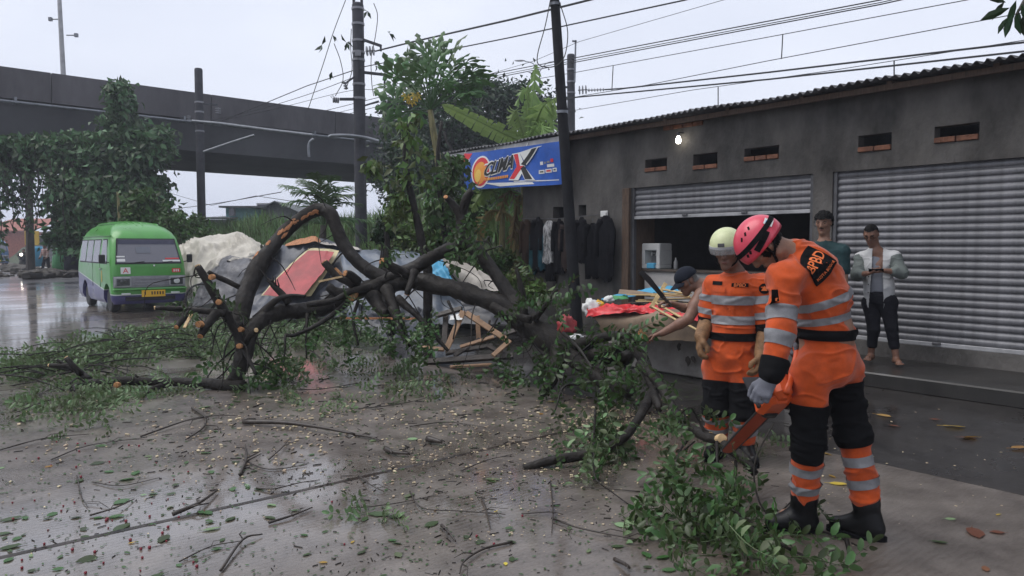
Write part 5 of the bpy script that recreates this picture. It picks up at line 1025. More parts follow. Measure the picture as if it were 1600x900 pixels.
class Cloth:
    def __init__(s, sdf, vox, wr=.006, f=(11, 11, 16), seed=0, skip=()):
        s.V, s.F, s.G = sdf.mesh(vox); s.V = relax(s.V, s.F, 2); s.N = vnorm(s.V, s.F)
        q = s.V*f+seed; w1 = 1-2*np.abs(noise3(q+.6*np.stack([noise3(s.V*6+k*5) for k in range(3)], -1))); w2 = noise3(s.V*np.array(f)*2.3+seed)
        k = np.where(np.isin(s.G, list(skip)), 0, 1.); s.V = s.V+s.N*((wr*(w1**3)*.9+wr*.22*w2)*k)[:, None]; s.N = vnorm(s.V, s.F); s.GF = s.G[s.F[:, 0]]; s.bvh = None
    def emit(s, name, m, parent, **k): return emit(name, (s.V, s.F), m, parent, smooth=True, **k)
    def band(s, name, m, parent, groups, planes=(), off=.004, pred=None, **k):
        """the cloth between cutting planes, lifted a little: tape, cuffs, panels (planes: point, normal; the normal side is kept)"""
        sel = np.isin(s.GF, groups) if groups else np.ones(len(s.F), bool)
        C = s.V[s.F].mean(1)
        for (p, n) in planes: sel &= ((C-p)@unit(n)) > -.03
        if pred is not None: sel &= pred(C)
        F = s.F[sel]
        if not len(F): return None
        ids, inv = np.unique(F.ravel(), return_inverse=True); bm = bmesh.new(); vs = [bm.verts.new(v) for v in (s.V+s.N*off)[ids]]
        for f in inv.reshape(-1, 4):
            try: bm.faces.new([vs[i] for i in f])
            except ValueError: pass
        for (p, n) in planes: bmesh.ops.bisect_plane(bm, geom=bm.verts[:]+bm.edges[:]+bm.faces[:], plane_co=Vector(p), plane_no=Vector(unit(n)), clear_inner=True)
        bm.verts.index_update(); V = [v.co[:] for v in bm.verts]; F = [[v.index for v in f.verts] for f in bm.faces]; bm.free()
        return emit(name, (np.array(V), F), m, parent, smooth=True, **k) if F else None
    def ring(s, name, m, parent, groups, a, b, t0, t1, off=.004, **k):
        a, b = np.array(a), np.array(b); d = b-a; return s.band(name, m, parent, groups, [(a+d*t0, d), (a+d*t1, -d)], off, **k)
    def stick(s, V2, F, c, u, v, off=.006):               # flat shapes laid on the cloth
        if s.bvh is None: s.bvh = BVHTree.FromPolygons(s.V.tolist(), s.F.tolist())
        u, v = unit(u), unit(v); n = np.cross(u, v); o = []
        for x, y in V2:
            p = np.array(c)+u*x+v*y; h = s.bvh.ray_cast(Vector(p+n*.3), Vector(-n), .6); q = np.array(h[0]) if h[0] else p; o.append(q+n*off)
        return np.array(o), F
def grid2(w_, h, nx=14, ny=10):
    V = [(w_*(i/nx-.5), h*(j/ny-.5)) for j in range(ny+1) for i in range(nx+1)]; return V, [(j*(nx+1)+i, j*(nx+1)+i+1, (j+1)*(nx+1)+i+1, (j+1)*(nx+1)+i) for j in range(ny) for i in range(nx)]
def text2(body, width, bold=0.):
    V, F, e = text_mesh(body); k = width/e[0]; V2 = [((x-e[0]/2)*k, (y-e[1]/2)*k) for x, y, _ in V]
    return V2, F
M['orange'] = mat('orange_coverall', (.50, .072, .012), .8, spec=.25, var=.22, vscale=9, bump=.12, bscale=380, sheen=.2); M['tape'] = mat('reflective_tape', (.21, .21, .22), .5, var=.12, vscale=30, bump=.15, bscale=200)
M['black'] = mat('black_cloth', (.007, .007, .008), .9, spec=.12, bump=.2, bscale=300); M['boot'] = mat('black_boot', (.006, .006, .007), .45, spec=.3, var=.3, vscale=20); M['skin'] = mat('brown_skin', (.20, .10, .065), .5, var=.15, vscale=25)
M['skin_l'] = mat('tan_skin', (.27, .145, .095), .5, var=.15, vscale=25); M['skin_d'] = mat('dark_skin', (.15, .075, .05), .45, var=.15, vscale=25); M['hair'] = mat('black_hair', (.005, .0045, .0045), .7, bump=.5, bscale=140, spec=.15); M['hair_g'] = mat('greying_hair', (.16, .15, .14), .7, bump=.5, bscale=140)
M['glove_g'] = mat('grey_knit_glove', (.13, .135, .16), .85, bump=.3, bscale=300); M['glove_t'] = mat('tan_leather_glove', (.20, .105, .045), .7, var=.35, vscale=18, bump=.3, bscale=120)
M['red_h'] = mat('red_helmet', (.66, .06, .10), .35, var=.1, vscale=8, coat=.3); M['yel_h'] = mat('pale_yellow_helmet', (.62, .66, .38), .42, var=.12, vscale=8); M['visor'] = mat('clear_visor', (.32, .33, .33), .15); M['eye'] = mat('dark_eye', (.012, .009, .008), .2); M['lip'] = mat('lips', (.17, .065, .05), .5)
M['white_p'] = mat('white_print', (.7, .7, .68), .6); M['orange_p'] = mat('orange_print', (.75, .17, .04), .7); M['blue_p'] = mat('blue_sticker', (.08, .35, .55), .5); M['navy'] = mat('navy_cap', (.011, .014, .023), .85, spec=.2, bump=.2, bscale=250)
M['teal'] = mat('dark_teal_cotton', (.010, .040, .044), .85, var=.15, bump=.15, bscale=300); M['jwhite'] = mat('white_jacket', (.50, .50, .50), .75, var=.08, bump=.1, bscale=250); M['jgrey'] = mat('grey_green_sleeve', (.13, .15, .14), .75, var=.12, bump=.1, bscale=250); M['grey_t'] = mat('grey_shirt', (.17, .18, .21), .85); M['dkpant'] = mat('dark_trousers', (.010, .010, .014), .9, spec=.15)
def head(sd, c, F_, U_, nb, hs=1.0, neck=.056):
    F_ = unit(F_); U_ = unit(np.array(U_)-F_*np.dot(U_, F_)); R_ = np.cross(F_, U_); ax = np.stack([R_, F_, U_]); P = lambda r, f, u: c+(R_*r+F_*f+U_*u)*hs; h = hs
    sd.ell(P(0, -.012, .022), np.array([.074, .096, .090])*h, ax, 'skull', .02); sd.cap(P(0, .028, -.02), P(0, .058, -.098), .058*h, .026*h, 'face', .03, (R_, .95)); sd.cap(P(-.042, .0, -.07), P(0, .055, -.10), .026*h, .022*h, 'face', .03); sd.cap(P(.042, .0, -.07), P(0, .055, -.10), .026*h, .022*h, 'face', .03)
    sd.cap(P(-.034, .068, .026), P(.034, .068, .026), .016*h, .016*h, 'face', .016); sd.cap(P(0, .086, .018), P(0, .104, -.026), .009*h, .013*h, 'face', .012); sd.cap(P(-.013, .092, -.03), P(.013, .092, -.03), .009*h, .009*h, 'face', .01); sd.cap(P(-.017, .078, -.058), P(.017, .078, -.058), .010*h, .010*h, 'face', .012); sd.cap(P(-.014, .075, -.070), P(.014, .075, -.070), .010*h, .010*h, 'face', .012)
    for s_ in (-1, 1):
        sd.ell(P(s_*.041, .056, -.014), np.array([.024, .022, .022])*h, ax, 'face', .02); sd.ell(P(s_*.078, -.008, -.006), np.array([.010, .021, .031])*h, ax, 'ear', .008)
    sd.cap(P(0, -.022, -.055), nb, neck*h, neck*1.08, 'neck', .03); return P, ax
def hand(sd, w_, d, n, th, curl=.5, g='hand', s=1.0, fat=0., spread=.0, thumb=.35):
    """w_: wrist, d: towards the fingers, n: palm normal, th: thumb side"""
    d = unit(d); n = unit(np.array(n)-d*np.dot(n, d)); t = np.cross(d, n); t = t*(1 if np.dot(t, th) > 0 else -1)
    for i, (o, L, m) in enumerate(((.031, .072, .088), (.010, .080, .092), (-.011, .074, .088), (-.031, .058, .080))):
        k = w_+(t*o+d*m)*s; sd.cap(w_+t*o*.55*s+d*.012*s, k, (.0125+fat)*s, (.0105+fat)*s, g, .012); a = curl*.55+i*.05; p = k; dd = d+t*spread*o*8
        for f, r0, r1 in ((.46, .0092, .0084), (.31, .0084, .0076), (.24, .0076, .0062)):
            dd_ = unit(dd)*math.cos(a)+n*math.sin(a); q = p+dd_*L*f*s; sd.cap(p, q, (r0+fat)*s, (r1+fat)*s, g, .004); p = q; a += curl*(1.0+.1*i)
    b = w_+(d*.022+t*.024)*s; m = b+(d*.034+t*.026+n*.012)*s; e = m+(d*(.036-.02*thumb)+t*(.012-.02*thumb)+n*(.01+.05*thumb)*1.)*s*.95; e2 = e+(d*.022-t*.012*thumb+n*.012*thumb)*s
    sd.cap(b, m, (.0145+fat)*s, (.0115+fat)*s, g, .012); sd.cap(m, e, (.0105+fat)*s, (.009+fat)*s, g, .005); sd.cap(e, e2, (.009+fat)*s, (.0068+fat)*s, g, .004)
def hairshell(V, F, G, c, ax, pred, off, seed, amp=.004):
    q = (V-c)@ax.T; N_ = vnorm(V, F); sel = pred(q)[F].all(1) & np.isin(G[F[:, 0]], ['skull', 'ear', 'neck', 'face']) & (G[F[:, 0]] != 'ear'); f = F[sel]; ids, inv = np.unique(f.ravel(), return_inverse=True)
    W_ = V[ids]+N_[ids]*(off+amp*noise3(V[ids]*[90, 90, 40]+seed))[:, None]; return W_, inv.reshape(-1, 4)
def person(name_label, base, body_sdf, skin, vox=.006):
    V, F, G = body_sdf.mesh(vox); V = relax(V, F, 1, .35); o = emit('person', (V, F), skin, smooth=True, base=g0(base), label=name_label, cat='person'); return o, V, F, G
def face_bits(o, P, ax, hs=1., brow='hair', mous=None):
    for s_ in (-1, 1):
        emit('eye', MB().ell(P(s_*.033, .079, .006), np.array([.0125, .007, .0055])*hs, 10, 6, ax), M['eye'], o, smooth=True); emit('eyebrow', MB().tube([P(s_*.016, .088, .023), P(s_*.034, .086, .028), P(s_*.052, .072, .022)], .0042*hs, 5), M[brow], o)
    emit('lips', MB().ell(P(0, .089, -.064), np.array([.022, .006, .0085])*hs, 10, 6, ax), M['lip'], o, smooth=True)
    if mous: emit('moustache', MB().tube([P(-.026, .083, -.053), P(0, .095, -.046), P(.026, .083, -.053)], [.004, .0065, .004], 6), M[mous], o, smooth=True)
def dome(c, ax, r, low, nu=40, nv=14, th=.008, top=PI/2):
    R_, F_, U_ = ax; V = []; F = []
    for sh in (0, 1):
        for j in range(nv+1):
            for i in range(nu):
                a = 2*PI*i/nu; b = lerp(top-.001, low(a), j/nv); q = np.array([math.sin(a)*math.cos(b)*(r[0]-sh*th), math.cos(a)*math.cos(b)*(r[1]-sh*th), math.sin(b)*(r[2]-sh*th)]); V.append(c+R_*q[0]+F_*q[1]+U_*q[2])
    m = (nv+1)*nu; 
    for j in range(nv):
        for i in range(nu):
            k = (i+1) % nu; F.append((j*nu+i, (j+1)*nu+i, (j+1)*nu+k, j*nu+k)); F.append((m+j*nu+k, m+(j+1)*nu+k, m+(j+1)*nu+i, m+j*nu+i))
    for i in range(nu): k = (i+1) % nu; F.append((nv*nu+i, m+nv*nu+i, m+nv*nu+k, nv*nu+k))
    return V, F
def on_dome(c, ax, r, a, b, off=.003):
    q = np.array([math.sin(a)*math.cos(b)*(r[0]+off), math.cos(a)*math.cos(b)*(r[1]+off), math.sin(b)*(r[2]+off)]); return c+ax[0]*q[0]+ax[1]*q[1]+ax[2]*q[2]
def dome_strip(c, ax, r, pts, w_, off=.004, th=.004):
    """a strap laid over a helmet along (angle round, angle up) points"""
    Q = spline(np.array(pts), 6); V = []; F = []
    C = [on_dome(c, ax, r, a, b, off) for a, b in Q]
    for i, p in enumerate(C):
        d = unit(C[min(i+1, len(C)-1)]-C[max(i-1, 0)]); n = unit(p-c); s_ = np.cross(d, n); V += [p+s_*w_/2, p-s_*w_/2, p-s_*w_/2-n*th, p+s_*w_/2-n*th]
    for i in range(len(C)-1):
        for k in range(4): F.append((i*4+k, i*4+(k+1) % 4, i*4+4+(k+1) % 4, i*4+4+k))
    return V, F
def boot(o, ank, shin, toe_d, cloth=None, r=.058, L=.19, top=.16):
    td = unit([toe_d[0], toe_d[1], 0]); a = np.array(ank, float); sdn = unit(np.array(shin)-a); heel = np.array([a[0], a[1], 0])-td*.035; sd = Sdf(); sv = np.cross(td, ZZ)
    sd.cap(a-ZZ*.03, a+sdn*top, r*.98, r*1.02, 'b', .02); sd.cap(a+sdn*(top-.085), a+sdn*(top-.075), r*1.14, r*1.12, 'b', .01); sd.cap(heel+ZZ*.055, heel+ZZ*.055+td*.06, .042, .045, 'b', .03); sd.cap(heel+ZZ*.062+td*.03, heel+ZZ*.046+td*(L+.0), .048, .038, 'b', .04); sd.cap(a, heel+ZZ*.06+td*.12, r*.9, .044, 'b', .03)
    for k in range(4): q = a+sdn*(.01+k*.03)+td*.045; sd.cap(q-sv*.03, q+sv*.03, .018, .018, 'b', .01)
    V, F, G = sd.mesh(.0075); V = relax(V, F, 1); V[:, 2] = np.maximum(V[:, 2], .018); bo = emit('boot', (V, F), M['boot'], o, smooth=True)
    P = [(heel+td*(L*.5+math.cos(t)*(L*.5+.052))+sv*math.sin(t)*(.05+.006*math.cos(t)))*[1, 1, 0] for t in np.linspace(0, 2*PI, 20, endpoint=False)]; emit('sole', MB().prism(P, ZZ*.026), M['black'], bo); return bo
# ---------------------------------------------------------------- the firefighter with the chainsaw (nearest)
def firefighter_front():
    f = unit([-.75, .66, 0]); r = np.array([.66, .75, 0]); hL, hR = at(1267, 585, 3.67), at(1314, 580, 3.79); kL, kR = at(1263, 690, 3.68), at(1333, 682, 3.74); aL, aR = at(1256, 797, 3.80), at(1358, 808, 3.71)
    pel = at(1292, 556, 3.74); wst = at(1291, 520, 3.74); mid = at(1281, 467, 3.76); chs = at(1264, 427, 3.76); nb = at(1246, 399, 3.74); sL, sR = at(1227, 434, 3.60), at(1283, 420, 3.90)
    eL, wL = at(1221, 515, 3.50), at(1203, 592, 3.45); eR, wR = at(1268, 500, 4.02), at(1243, 523, 3.90); hc = at(1192, 383, 3.72); U_ = unit([-.87, .12, .48]); F_ = unit([-.45, .15, -.88])
    hdL = unit(at(1187, 622, 3.42)-wL); hdR = unit(at(1235, 556, 3.86)-wR)
    b = Sdf(); P, ax = head(b, hc, F_, U_, nb); b.chain([wst, mid, chs, nb], [.12, .125, .11, .065], 'torso', .05); b.cap(chs, sL, .09, .055, 'torso', .05); b.cap(chs, sR, .09, .055, 'torso', .05); b.cap(wst, pel, .12, .13, 'torso', .05)
    for h, k, a in ((hL, kL, aL), (hR, kR, aR)): b.chain([h, k, a], [.08, .052, .036], 'leg', .03); b.cap(pel, h, .11, .085, 'torso', .04); b.cap(a, a-ZZ*.05+f*.1, .034, .03, 'foot', .02)
    b.chain([sL, eL, wL], [.052, .040, .029], 'arm', .02); b.chain([sR, eR, wR], [.052, .040, .029], 'arm', .02)
    hand(b, wL, hdL, r*.6+f*.3-ZZ*.4, f*.3+ZZ*.2+r*.1-np.array([0, 1, 0])*.2, 1.0); hand(b, wR, hdR, -f, -r, 1.05)
    o, V, F, G = person('firefighter in a red helmet bent over a chainsaw, back patch toward the viewer', (pel[0], pel[1], 0), b, M['skin_l'])
    emit('hair', hairshell(V, F, G, hc, ax, lambda q: (q[:, 1] < .05) & (q[:, 2] > -.055) & (q[:, 1] < .06+q[:, 2]*.5), .008, 1), M['hair'], o, smooth=True); face_bits(o, P, ax)
    c = Sdf(); sk = .03
    c.chain([wst, mid, chs], [.127, .141, .132], 'torso', .05, (f, 1.12)); c.cap(chs, nb-unit(nb-chs)*.03, .12, .085, 'torso', .05); c.cap(chs, sL, .11, .082, 'torso', .05); c.cap(chs, sR, .11, .082, 'torso', .05); c.cap(at(1270, 424, 3.70), at(1286, 464, 3.70), .10, .115, 'torso', .06); c.cap(wst, pel, .127, .126, 'torso', .05, (f, 1.08))
    c.cap(pel-f*.05+r*.06-ZZ*.03, pel-f*.05+r*.06-ZZ*.06, .092, .088, 'torso', .06); c.cap(pel-f*.05-r*.06-ZZ*.03, pel-f*.05-r*.06-ZZ*.06, .092, .088, 'torso', .06)
    c.chain([sL, eL, wL+(eL-wL)*.12], [.072, .063, .054], 'larm', sk); c.chain([sR, eR, wR+(eR-wR)*.2], [.076, .07, .055], 'rarm', sk)
    for h, k, a, g in ((hL, kL, aL, 'lleg'), (hR, kR, aR, 'rleg')): bt = lerp(a, k, .26); c.chain([h, k, bt], [.091, .075, .067], g, sk); c.cap(pel, h, .116, .094, 'torso', .04)
    c.chain([nb+U_*.02, nb-unit(nb-chs)*.04], [.075, .088], 'collar', .012); c.cap(nb+F_*.04, nb-unit(nb-chs)*.05+F_*.05, .035, .05, 'collar', .02)
    cl = Cloth(c, .0062, .0135, (7.5, 7.5, 16), seed=2); cv = cl.emit('coverall', M['orange'], o); A = ['larm']; 
    for t in (.60, 1.0): pass
    cl.ring('reflective_stripe', M['tape'], cv, A, sL, eL, .60, .86); cl.ring('reflective_stripe', M['tape'], cv, A, eL, wL, .06, .33); cl.ring('sleeve_cuff', M['black'], cv, A, eL, wL, .58, 1.6, .006)
    up = unit(chs-wst)*.8+np.array([-.10, 0, .0]); T = ['torso']
    tl = unit(np.array([-.34, .0, .94]))                        # the tapes slope with the twist of the back
    cl.band('reflective_stripe', M['tape'], cv, T, [(at(1290, 482, 3.6), tl), (at(1290, 468, 3.6), -tl)]); cl.band('reflective_stripe', M['tape'], cv, T, [(at(1290, 509, 3.6), unit([-.2, 0, .98])), (at(1290, 497, 3.6), -unit([-.2, 0, .98]))])
    cl.band('belt', M['black'], o, T, [(at(1290, 534, 3.6), ZZ), (at(1290, 517, 3.6), -ZZ)], .009)
    for h, k, a, g, y0, y1 in ((hL, kL, aL, 'lleg', .16, .35), (hR, kR, aR, 'rleg', -.02, .08)):
        cl.band('knee_panel', M['black'], cv, [g], [(lerp(h, k, .42 if g == 'lleg' else .18), k-h), (lerp(k, a, .22 if g == 'lleg' else .10), k-a)], .006)
        for t0, t1 in ((.30, .42), (.56, .68)) if g == 'lleg' else ((.22, .34), (.50, .62)): cl.ring('reflective_stripe', M['tape'], cv, [g], k, a, t0, t1)
    # back patch, lettering and pocket
    u_ = unit([.50, .45, .60]); n_ = unit([.45, -.80, .30]); v_ = unit(np.cross(n_, u_)); pc = at(1271, 415, 3.62)
    emit('back_patch', cl.stick(*grid2(.155, .145), pc, u_, v_, .006), M['black'], cv)
    for tx, w_, dy in (('*BPBD', .142, .020), ('*KOTA BOGOR', .128, -.048)): V2, F2 = text2(tx, w_); emit('lettering', cl.stick([(x, y+dy) for x, y in V2], F2, pc, u_, v_, .009), M['orange_p'], cv)
    emit('arm_badge', cl.stick([(-.03, .035), (-.03, -.02), (0, -.042), (.03, -.02), (.03, .035)], [(0, 1, 2, 3, 4)], at(1214, 464, 3.45), (1, .1, 0), (0, .05, 1), .006), M['black'], cv); emit('arm_badge', cl.stick([(x*.42, y*.25-.012) for x, y in grid2(.05, .06, 3, 3)[0]], grid2(.05, .06, 3, 3)[1], at(1214, 464, 3.45), (1, .1, 0), (0, .05, 1), .009), M['orange_p'], cv)
    for w_, d, n, th, ee in ((wL, hdL, r*.6+f*.3-ZZ*.4, f*.3+ZZ*.2+r*.1-np.array([0, 1, 0])*.2, eL), (wR, hdR, -f, -r, eR)):
        g = Sdf(); hand(g, w_, d, n, th, 1.0, fat=.0035); g.cap(w_+(ee-w_)*.22, w_+d*.02, .036, .034, 'hand', .02); V, F, _ = g.mesh(.005); emit('glove', (relax(V, F, 1, .3), F), M['glove_g'], o, smooth=True)
    boot(o, aL, kL, (-1, .05), r=.060); boot(o, aR, kR, (-.75, .55), r=.060)
    # helmet
    c0 = hc+U_*.028-F_*.01; ax_ = np.stack([np.cross(F_, U_), F_, U_]); rr = np.array([.108, .134, .122]); low = lambda a: -.10-.38*(.5-.5*math.cos(a))+.0*a
    he = emit('helmet', dome(c0, ax_, rr, low), M['red_h'], o, smooth=True)
    emit('goggle_strap', dome_strip(c0, ax_, rr, [(a, .42-.34*math.sin(a/2+.0)**2) for a in np.linspace(-2.9, 2.9, 14)], .026), M['black'], he); emit('strap_clip', dome_strip(c0, ax_, rr, [(1.2, .0), (1.7, .02), (2.0, .05)], .03, .006, .008), M['black'], he); emit('strap_clip', dome_strip(c0, ax_, rr, [(-1.2, .0), (-1.7, .02), (-2.0, .05)], .03, .006, .008), M['black'], he)
    for s_ in (-1, 1):
        emit('sticker', dome_strip(c0, ax_, rr, [(s_*2.25, .14), (s_*2.4, .14), (s_*2.6, .15)], .045, .002, .001), M['white_p'], he); emit('sticker', dome_strip(c0, ax_, rr, [(s_*2.32, .15), (s_*2.45, .16)], .025, .0035, .001), M['blue_p'], he)
        for k in range(3): emit('vent_slot', dome_strip(c0, ax_, rr, [(s_*(1.1+.35*k), .72), (s_*(1.25+.35*k), .84)], .010, .001, .002), M['black'], he)
        for k in range(2): emit('vent_slot', dome_strip(c0, ax_, rr, [(s_*(.75+.2*k), .12), (s_*(.85+.2*k), .22)], .012, .001, .002), M['black'], he)
        emit('chin_strap', MB().tube(spline([P(s_*.085, .0, .0), P(s_*.08, .02, -.06), P(s_*.04, .055, -.112), P(0, .065, -.125)], 4), .007, 6).tube(spline([P(s_*.08, -.06, .0), P(s_*.082, -.02, -.04), P(s_*.08, .02, -.06)], 3), .006, 6), M['black'], o)
    return o
ff1 = firefighter_front()
# the chainsaw
M['saw_o'] = mat('orange_saw_plastic', (.62, .09, .02), .4, var=.1); M['saw_d'] = mat('dark_saw_parts', (.02, .02, .022), .45); M['bar'] = mat('painted_guide_bar', (.60, .085, .03), .4, .2, var=.15); M['chain'] = mat('saw_chain', (.10, .10, .11), .35, .8); M['metal'] = mat('bright_metal', (.5, .5, .5), .3, .9)
tip = at(1134, 708, 4.36); rt = at(1200, 640, 3.80); dB = unit(tip-rt); sdv = unit(np.cross(dB, ZZ)); upv = np.cross(sdv, dB)
bx = rt-dB*.10+upv*.02; cs = empty('chainsaw', bx, 'chainsaw with orange bar held to the cut log by the firefighter in the red helmet', 'chainsaw')
emit('engine_body', MB().box(bx+upv*.01+dB*.02, (.22, .13, .13), (dB, sdv, upv), bev=.025).box(bx-dB*.08+upv*.03, (.12, .10, .15), (dB, sdv, upv), bev=.03), M['saw_o'], cs); emit('starter_cover', MB().lathe([(.01, 0), (.055, 0), (.06, .015), (.05, .03), (.01, .034)], bx+sdv*.055, sdv, 16), M['saw_d'], cs); emit('muffler', MB().box(bx+dB*.09-upv*.03, (.06, .08, .07), (dB, sdv, upv), bev=.012), M['saw_d'], cs)
hp_ = at(1236, 552, 3.86); emit('rear_handle', MB().tube(spline([bx-dB*.10+upv*.09, lerp(bx-dB*.10+upv*.09, hp_, .5)+upv*.03, hp_+upv*.02, hp_-dB*.06-upv*.03, bx-dB*.14-upv*.03], 5), .018, 8), M['saw_o'], cs, smooth=True)
hl = at(1188, 622, 3.42); emit('front_handle', MB().tube(spline([bx+dB*.04-sdv*.07-upv*.03, bx+dB*.04-sdv*.09+upv*.08, hl, bx+dB*.04+sdv*.06+upv*.11, bx+dB*.04+sdv*.08-upv*.02], 5), .013, 8), M['saw_d'], cs, smooth=True)
emit('hand_guard', MB().prism([bx+dB*.10-sdv*.08+upv*.09, bx+dB*.13-sdv*.08+upv*.18, bx+dB*.13+sdv*.06+upv*.18, bx+dB*.10+sdv*.06+upv*.09], dB*.012), M['saw_d'], cs); emit('fuel_cap', MB().lathe([(.005, 0), (.024, 0), (.024, .02), (.005, .022)], bx-dB*.08-sdv*.05, -sdv, 12), M['saw_d'], cs)
L = np.linalg.norm(tip-rt)+.03; o0 = rt-dB*.03; pr = [(0, .036), (L*.5, .038), (L-.04, .034), (L-.012, .020), (L, 0), (L-.012, -.020), (L-.04, -.034), (L*.5, -.038), (0, -.036)]
vd = unit(np.cross(dB, np.array([0, -1., 0])))                  # blade held almost upright, its flat side to the viewer
vd = unit(vd-dB*np.dot(vd, dB)); sn = np.cross(dB, vd); emit('guide_bar', MB().prism([o0+dB*a+vd*b for a, b in pr], sn*.006), M['bar'], cs)
C = [o0+dB*a*1.005+vd*b*1.10+sn*.003 for a, b in pr]; mb = MB()
for i in range(len(C)-1):
    n = max(1, int(np.linalg.norm(C[i+1]-C[i])/.012))
    for k in range(n): mb.bar(lerp(C[i], C[i+1], (k+.1)/n), lerp(C[i], C[i+1], (k+.75)/n), .008, .009, sn)
emit('saw_chain', mb, M['chain'], cs)
# ---------------------------------------------------------------- the firefighter in the yellow helmet
def firefighter_rear():
    f = unit([-.45, -.89, 0]); r = np.array([-.89, .45, 0]); hR, hL = at(1124, 572, 5.2), at(1163, 574, 5.1); kR, kL = at(1119, 640, 5.15), at(1162, 646, 5.05); aR, aL = at(1121, 694, 5.2), at(1163, 697, 5.1)
    pel = at(1146, 552, 5.15); wst = at(1147, 522, 5.15); chs = at(1149, 462, 5.17); nb = at(1149, 429, 5.2); sR, sL = at(1116, 448, 5.27), at(1192, 447, 5.10); eR, wR = at(1107, 497, 5.28), at(1096, 524, 5.16); eL, wL = at(1199, 508, 5.06), at(1190, 552, 4.96); hc = at(1136, 393, 5.12); F_ = unit([-.50, -.82, -.22]); U_ = unit([-.16, -.2, .96])
    dR, dL = unit([-.20, -.25, -.95]), unit([-.25, -.25, -.93])
    b = Sdf(); P, ax = head(b, hc, F_, U_, nb, .96); b.chain([wst, chs, nb], [.115, .115, .06], 'torso', .05); b.cap(chs, sL, .09, .05, 'torso', .05); b.cap(chs, sR, .09, .05, 'torso', .05); b.cap(wst, pel, .115, .12, 'torso', .05)
    for h, k, a in ((hL, kL, aL), (hR, kR, aR)): b.chain([h, k, a], [.075, .05, .035], 'leg', .03); b.cap(pel, h, .10, .08, 'torso', .04); b.cap(a, a-ZZ*.05+f*.1, .034, .03, 'foot', .02)
    b.chain([sL, eL, wL], [.05, .038, .028], 'arm', .02); b.chain([sR, eR, wR], [.05, .038, .028], 'arm', .02); hand(b, wR, dR, -r*.4-f*.2, f, .55); hand(b, wL, dL, r*.6, f, .55)
    o, V, F, G = person('firefighter in a pale yellow helmet with visor and long tan gloves, watching the saw', (pel[0], pel[1], 0), b, M['skin_d'], .0065)
    emit('hair', hairshell(V, F, G, hc, ax, lambda q: (q[:, 1] < .04) & (q[:, 2] > -.04), .006, 1), M['hair'], o, smooth=True); face_bits(o, P, ax, .96)
    c = Sdf(); c.chain([wst, chs], [.142, .150], 'torso', .05, (f, 1.25)); c.cap(chs, nb-ZZ*.03, .125, .080, 'torso', .06); c.cap(chs+ZZ*.03, sL, .10, .078, 'torso', .05); c.cap(chs+ZZ*.03, sR, .10, .078, 'torso', .05); c.cap(wst, pel, .142, .150, 'torso', .05, (f, 1.15))
    c.chain([sL, lerp(sL, eL, .5), lerp(eL, wL, .1)], [.076, .078, .07], 'larm', .03); c.chain([sR, lerp(sR, eR, .5), lerp(eR, wR, .1)], [.076, .076, .068], 'rarm', .03)
    for h, k, a, g in ((hL, kL, aL, 'lleg'), (hR, kR, aR, 'rleg')): c.chain([h, k, lerp(k, a, .72)], [.105, .085, .075], g, .03); c.cap(pel, h, .13, .108, 'torso', .04)
    for s_ in (-1, 1): c.cap(nb+r*s_*.055-f*.01-ZZ*.005, nb+r*s_*.028+f*.085-ZZ*.075, .020, .016, 'collar', .015)
    c.cap(nb-f*.07, nb-f*.06+r*.04, .03, .03, 'collar', .02); c.cap(nb-f*.07, nb-f*.06-r*.04, .03, .03, 'collar', .02)
    cl = Cloth(c, .0068, .0125, (7.5, 7.5, 16), seed=5); cv = cl.emit('coverall', M['orange'], o)
    for y0, y1 in ((475, 461), (505, 492)): cl.band('reflective_stripe', M['tape'], cv, ['torso'], [(at(1147, y0, 5.15), ZZ), (at(1147, y1, 5.15), -ZZ)], .010)
    for s_, e_, g in ((sR, eR, 'rarm'), (sL, eL, 'larm')):
        cl.ring('reflective_stripe', M['tape'], cv, [g], s_, e_, .26, .46); cl.ring('reflective_stripe', M['tape'], cv, [g], s_, e_, .68, .86); cl.ring('sleeve_cuff', M['black'], cv, [g], s_, e_, .97, 1.6, .006)
    cl.band('belt', M['black'], o, ['torso'], [(at(1147, 530, 5.15), ZZ), (at(1147, 518, 5.15), -ZZ)], .009)
    for h, k, a, g in ((hL, kL, aL, 'lleg'), (hR, kR, aR, 'rleg')):
        cl.band('knee_panel', M['black'], cv, [g], [(lerp(h, k, .34), k-h), (lerp(k, a, .08), k-a)], .006)
        for t0, t1 in ((.16, .30), (.46, .60)): cl.ring('reflective_stripe', M['tape'], cv, [g], k, a, t0, t1)
    zu = unit(np.cross(ZZ, f)); emit('zip_flap', cl.stick(*grid2(.045, .36, 3, 24), lerp(wst, nb, .46)+f*.15, zu, (0, 0, 1), .005), M['orange'], cv)
    for (x, y, w_) in ((1113, 444, .075), (1154, 446, .11)):
        pc = at(x, y, 5.0); emit('name_tape', cl.stick(*grid2(w_, .026, 8, 2), pc, zu, (0, 0, 1), .006), M['black'], cv)
        if w_ > .1: V2, F2 = text2('BPBD', .075); emit('lettering', cl.stick(V2, F2, pc, zu, (0, 0, 1), .009), M['orange_p'], cv)
        emit('chest_pocket', cl.stick(*grid2(.125 if w_ > .1 else .1, .10, 8, 6), at(x+(4 if w_ > .1 else 4), y+17, 5.0), zu, (0, 0, 1), .004), M['orange'], cv); emit('pocket_flap', cl.stick(*grid2(.13 if w_ > .1 else .1, .03, 8, 3), at(x+4, y+11, 5.0), zu, (0, 0, 1), .008), M['orange'], cv)
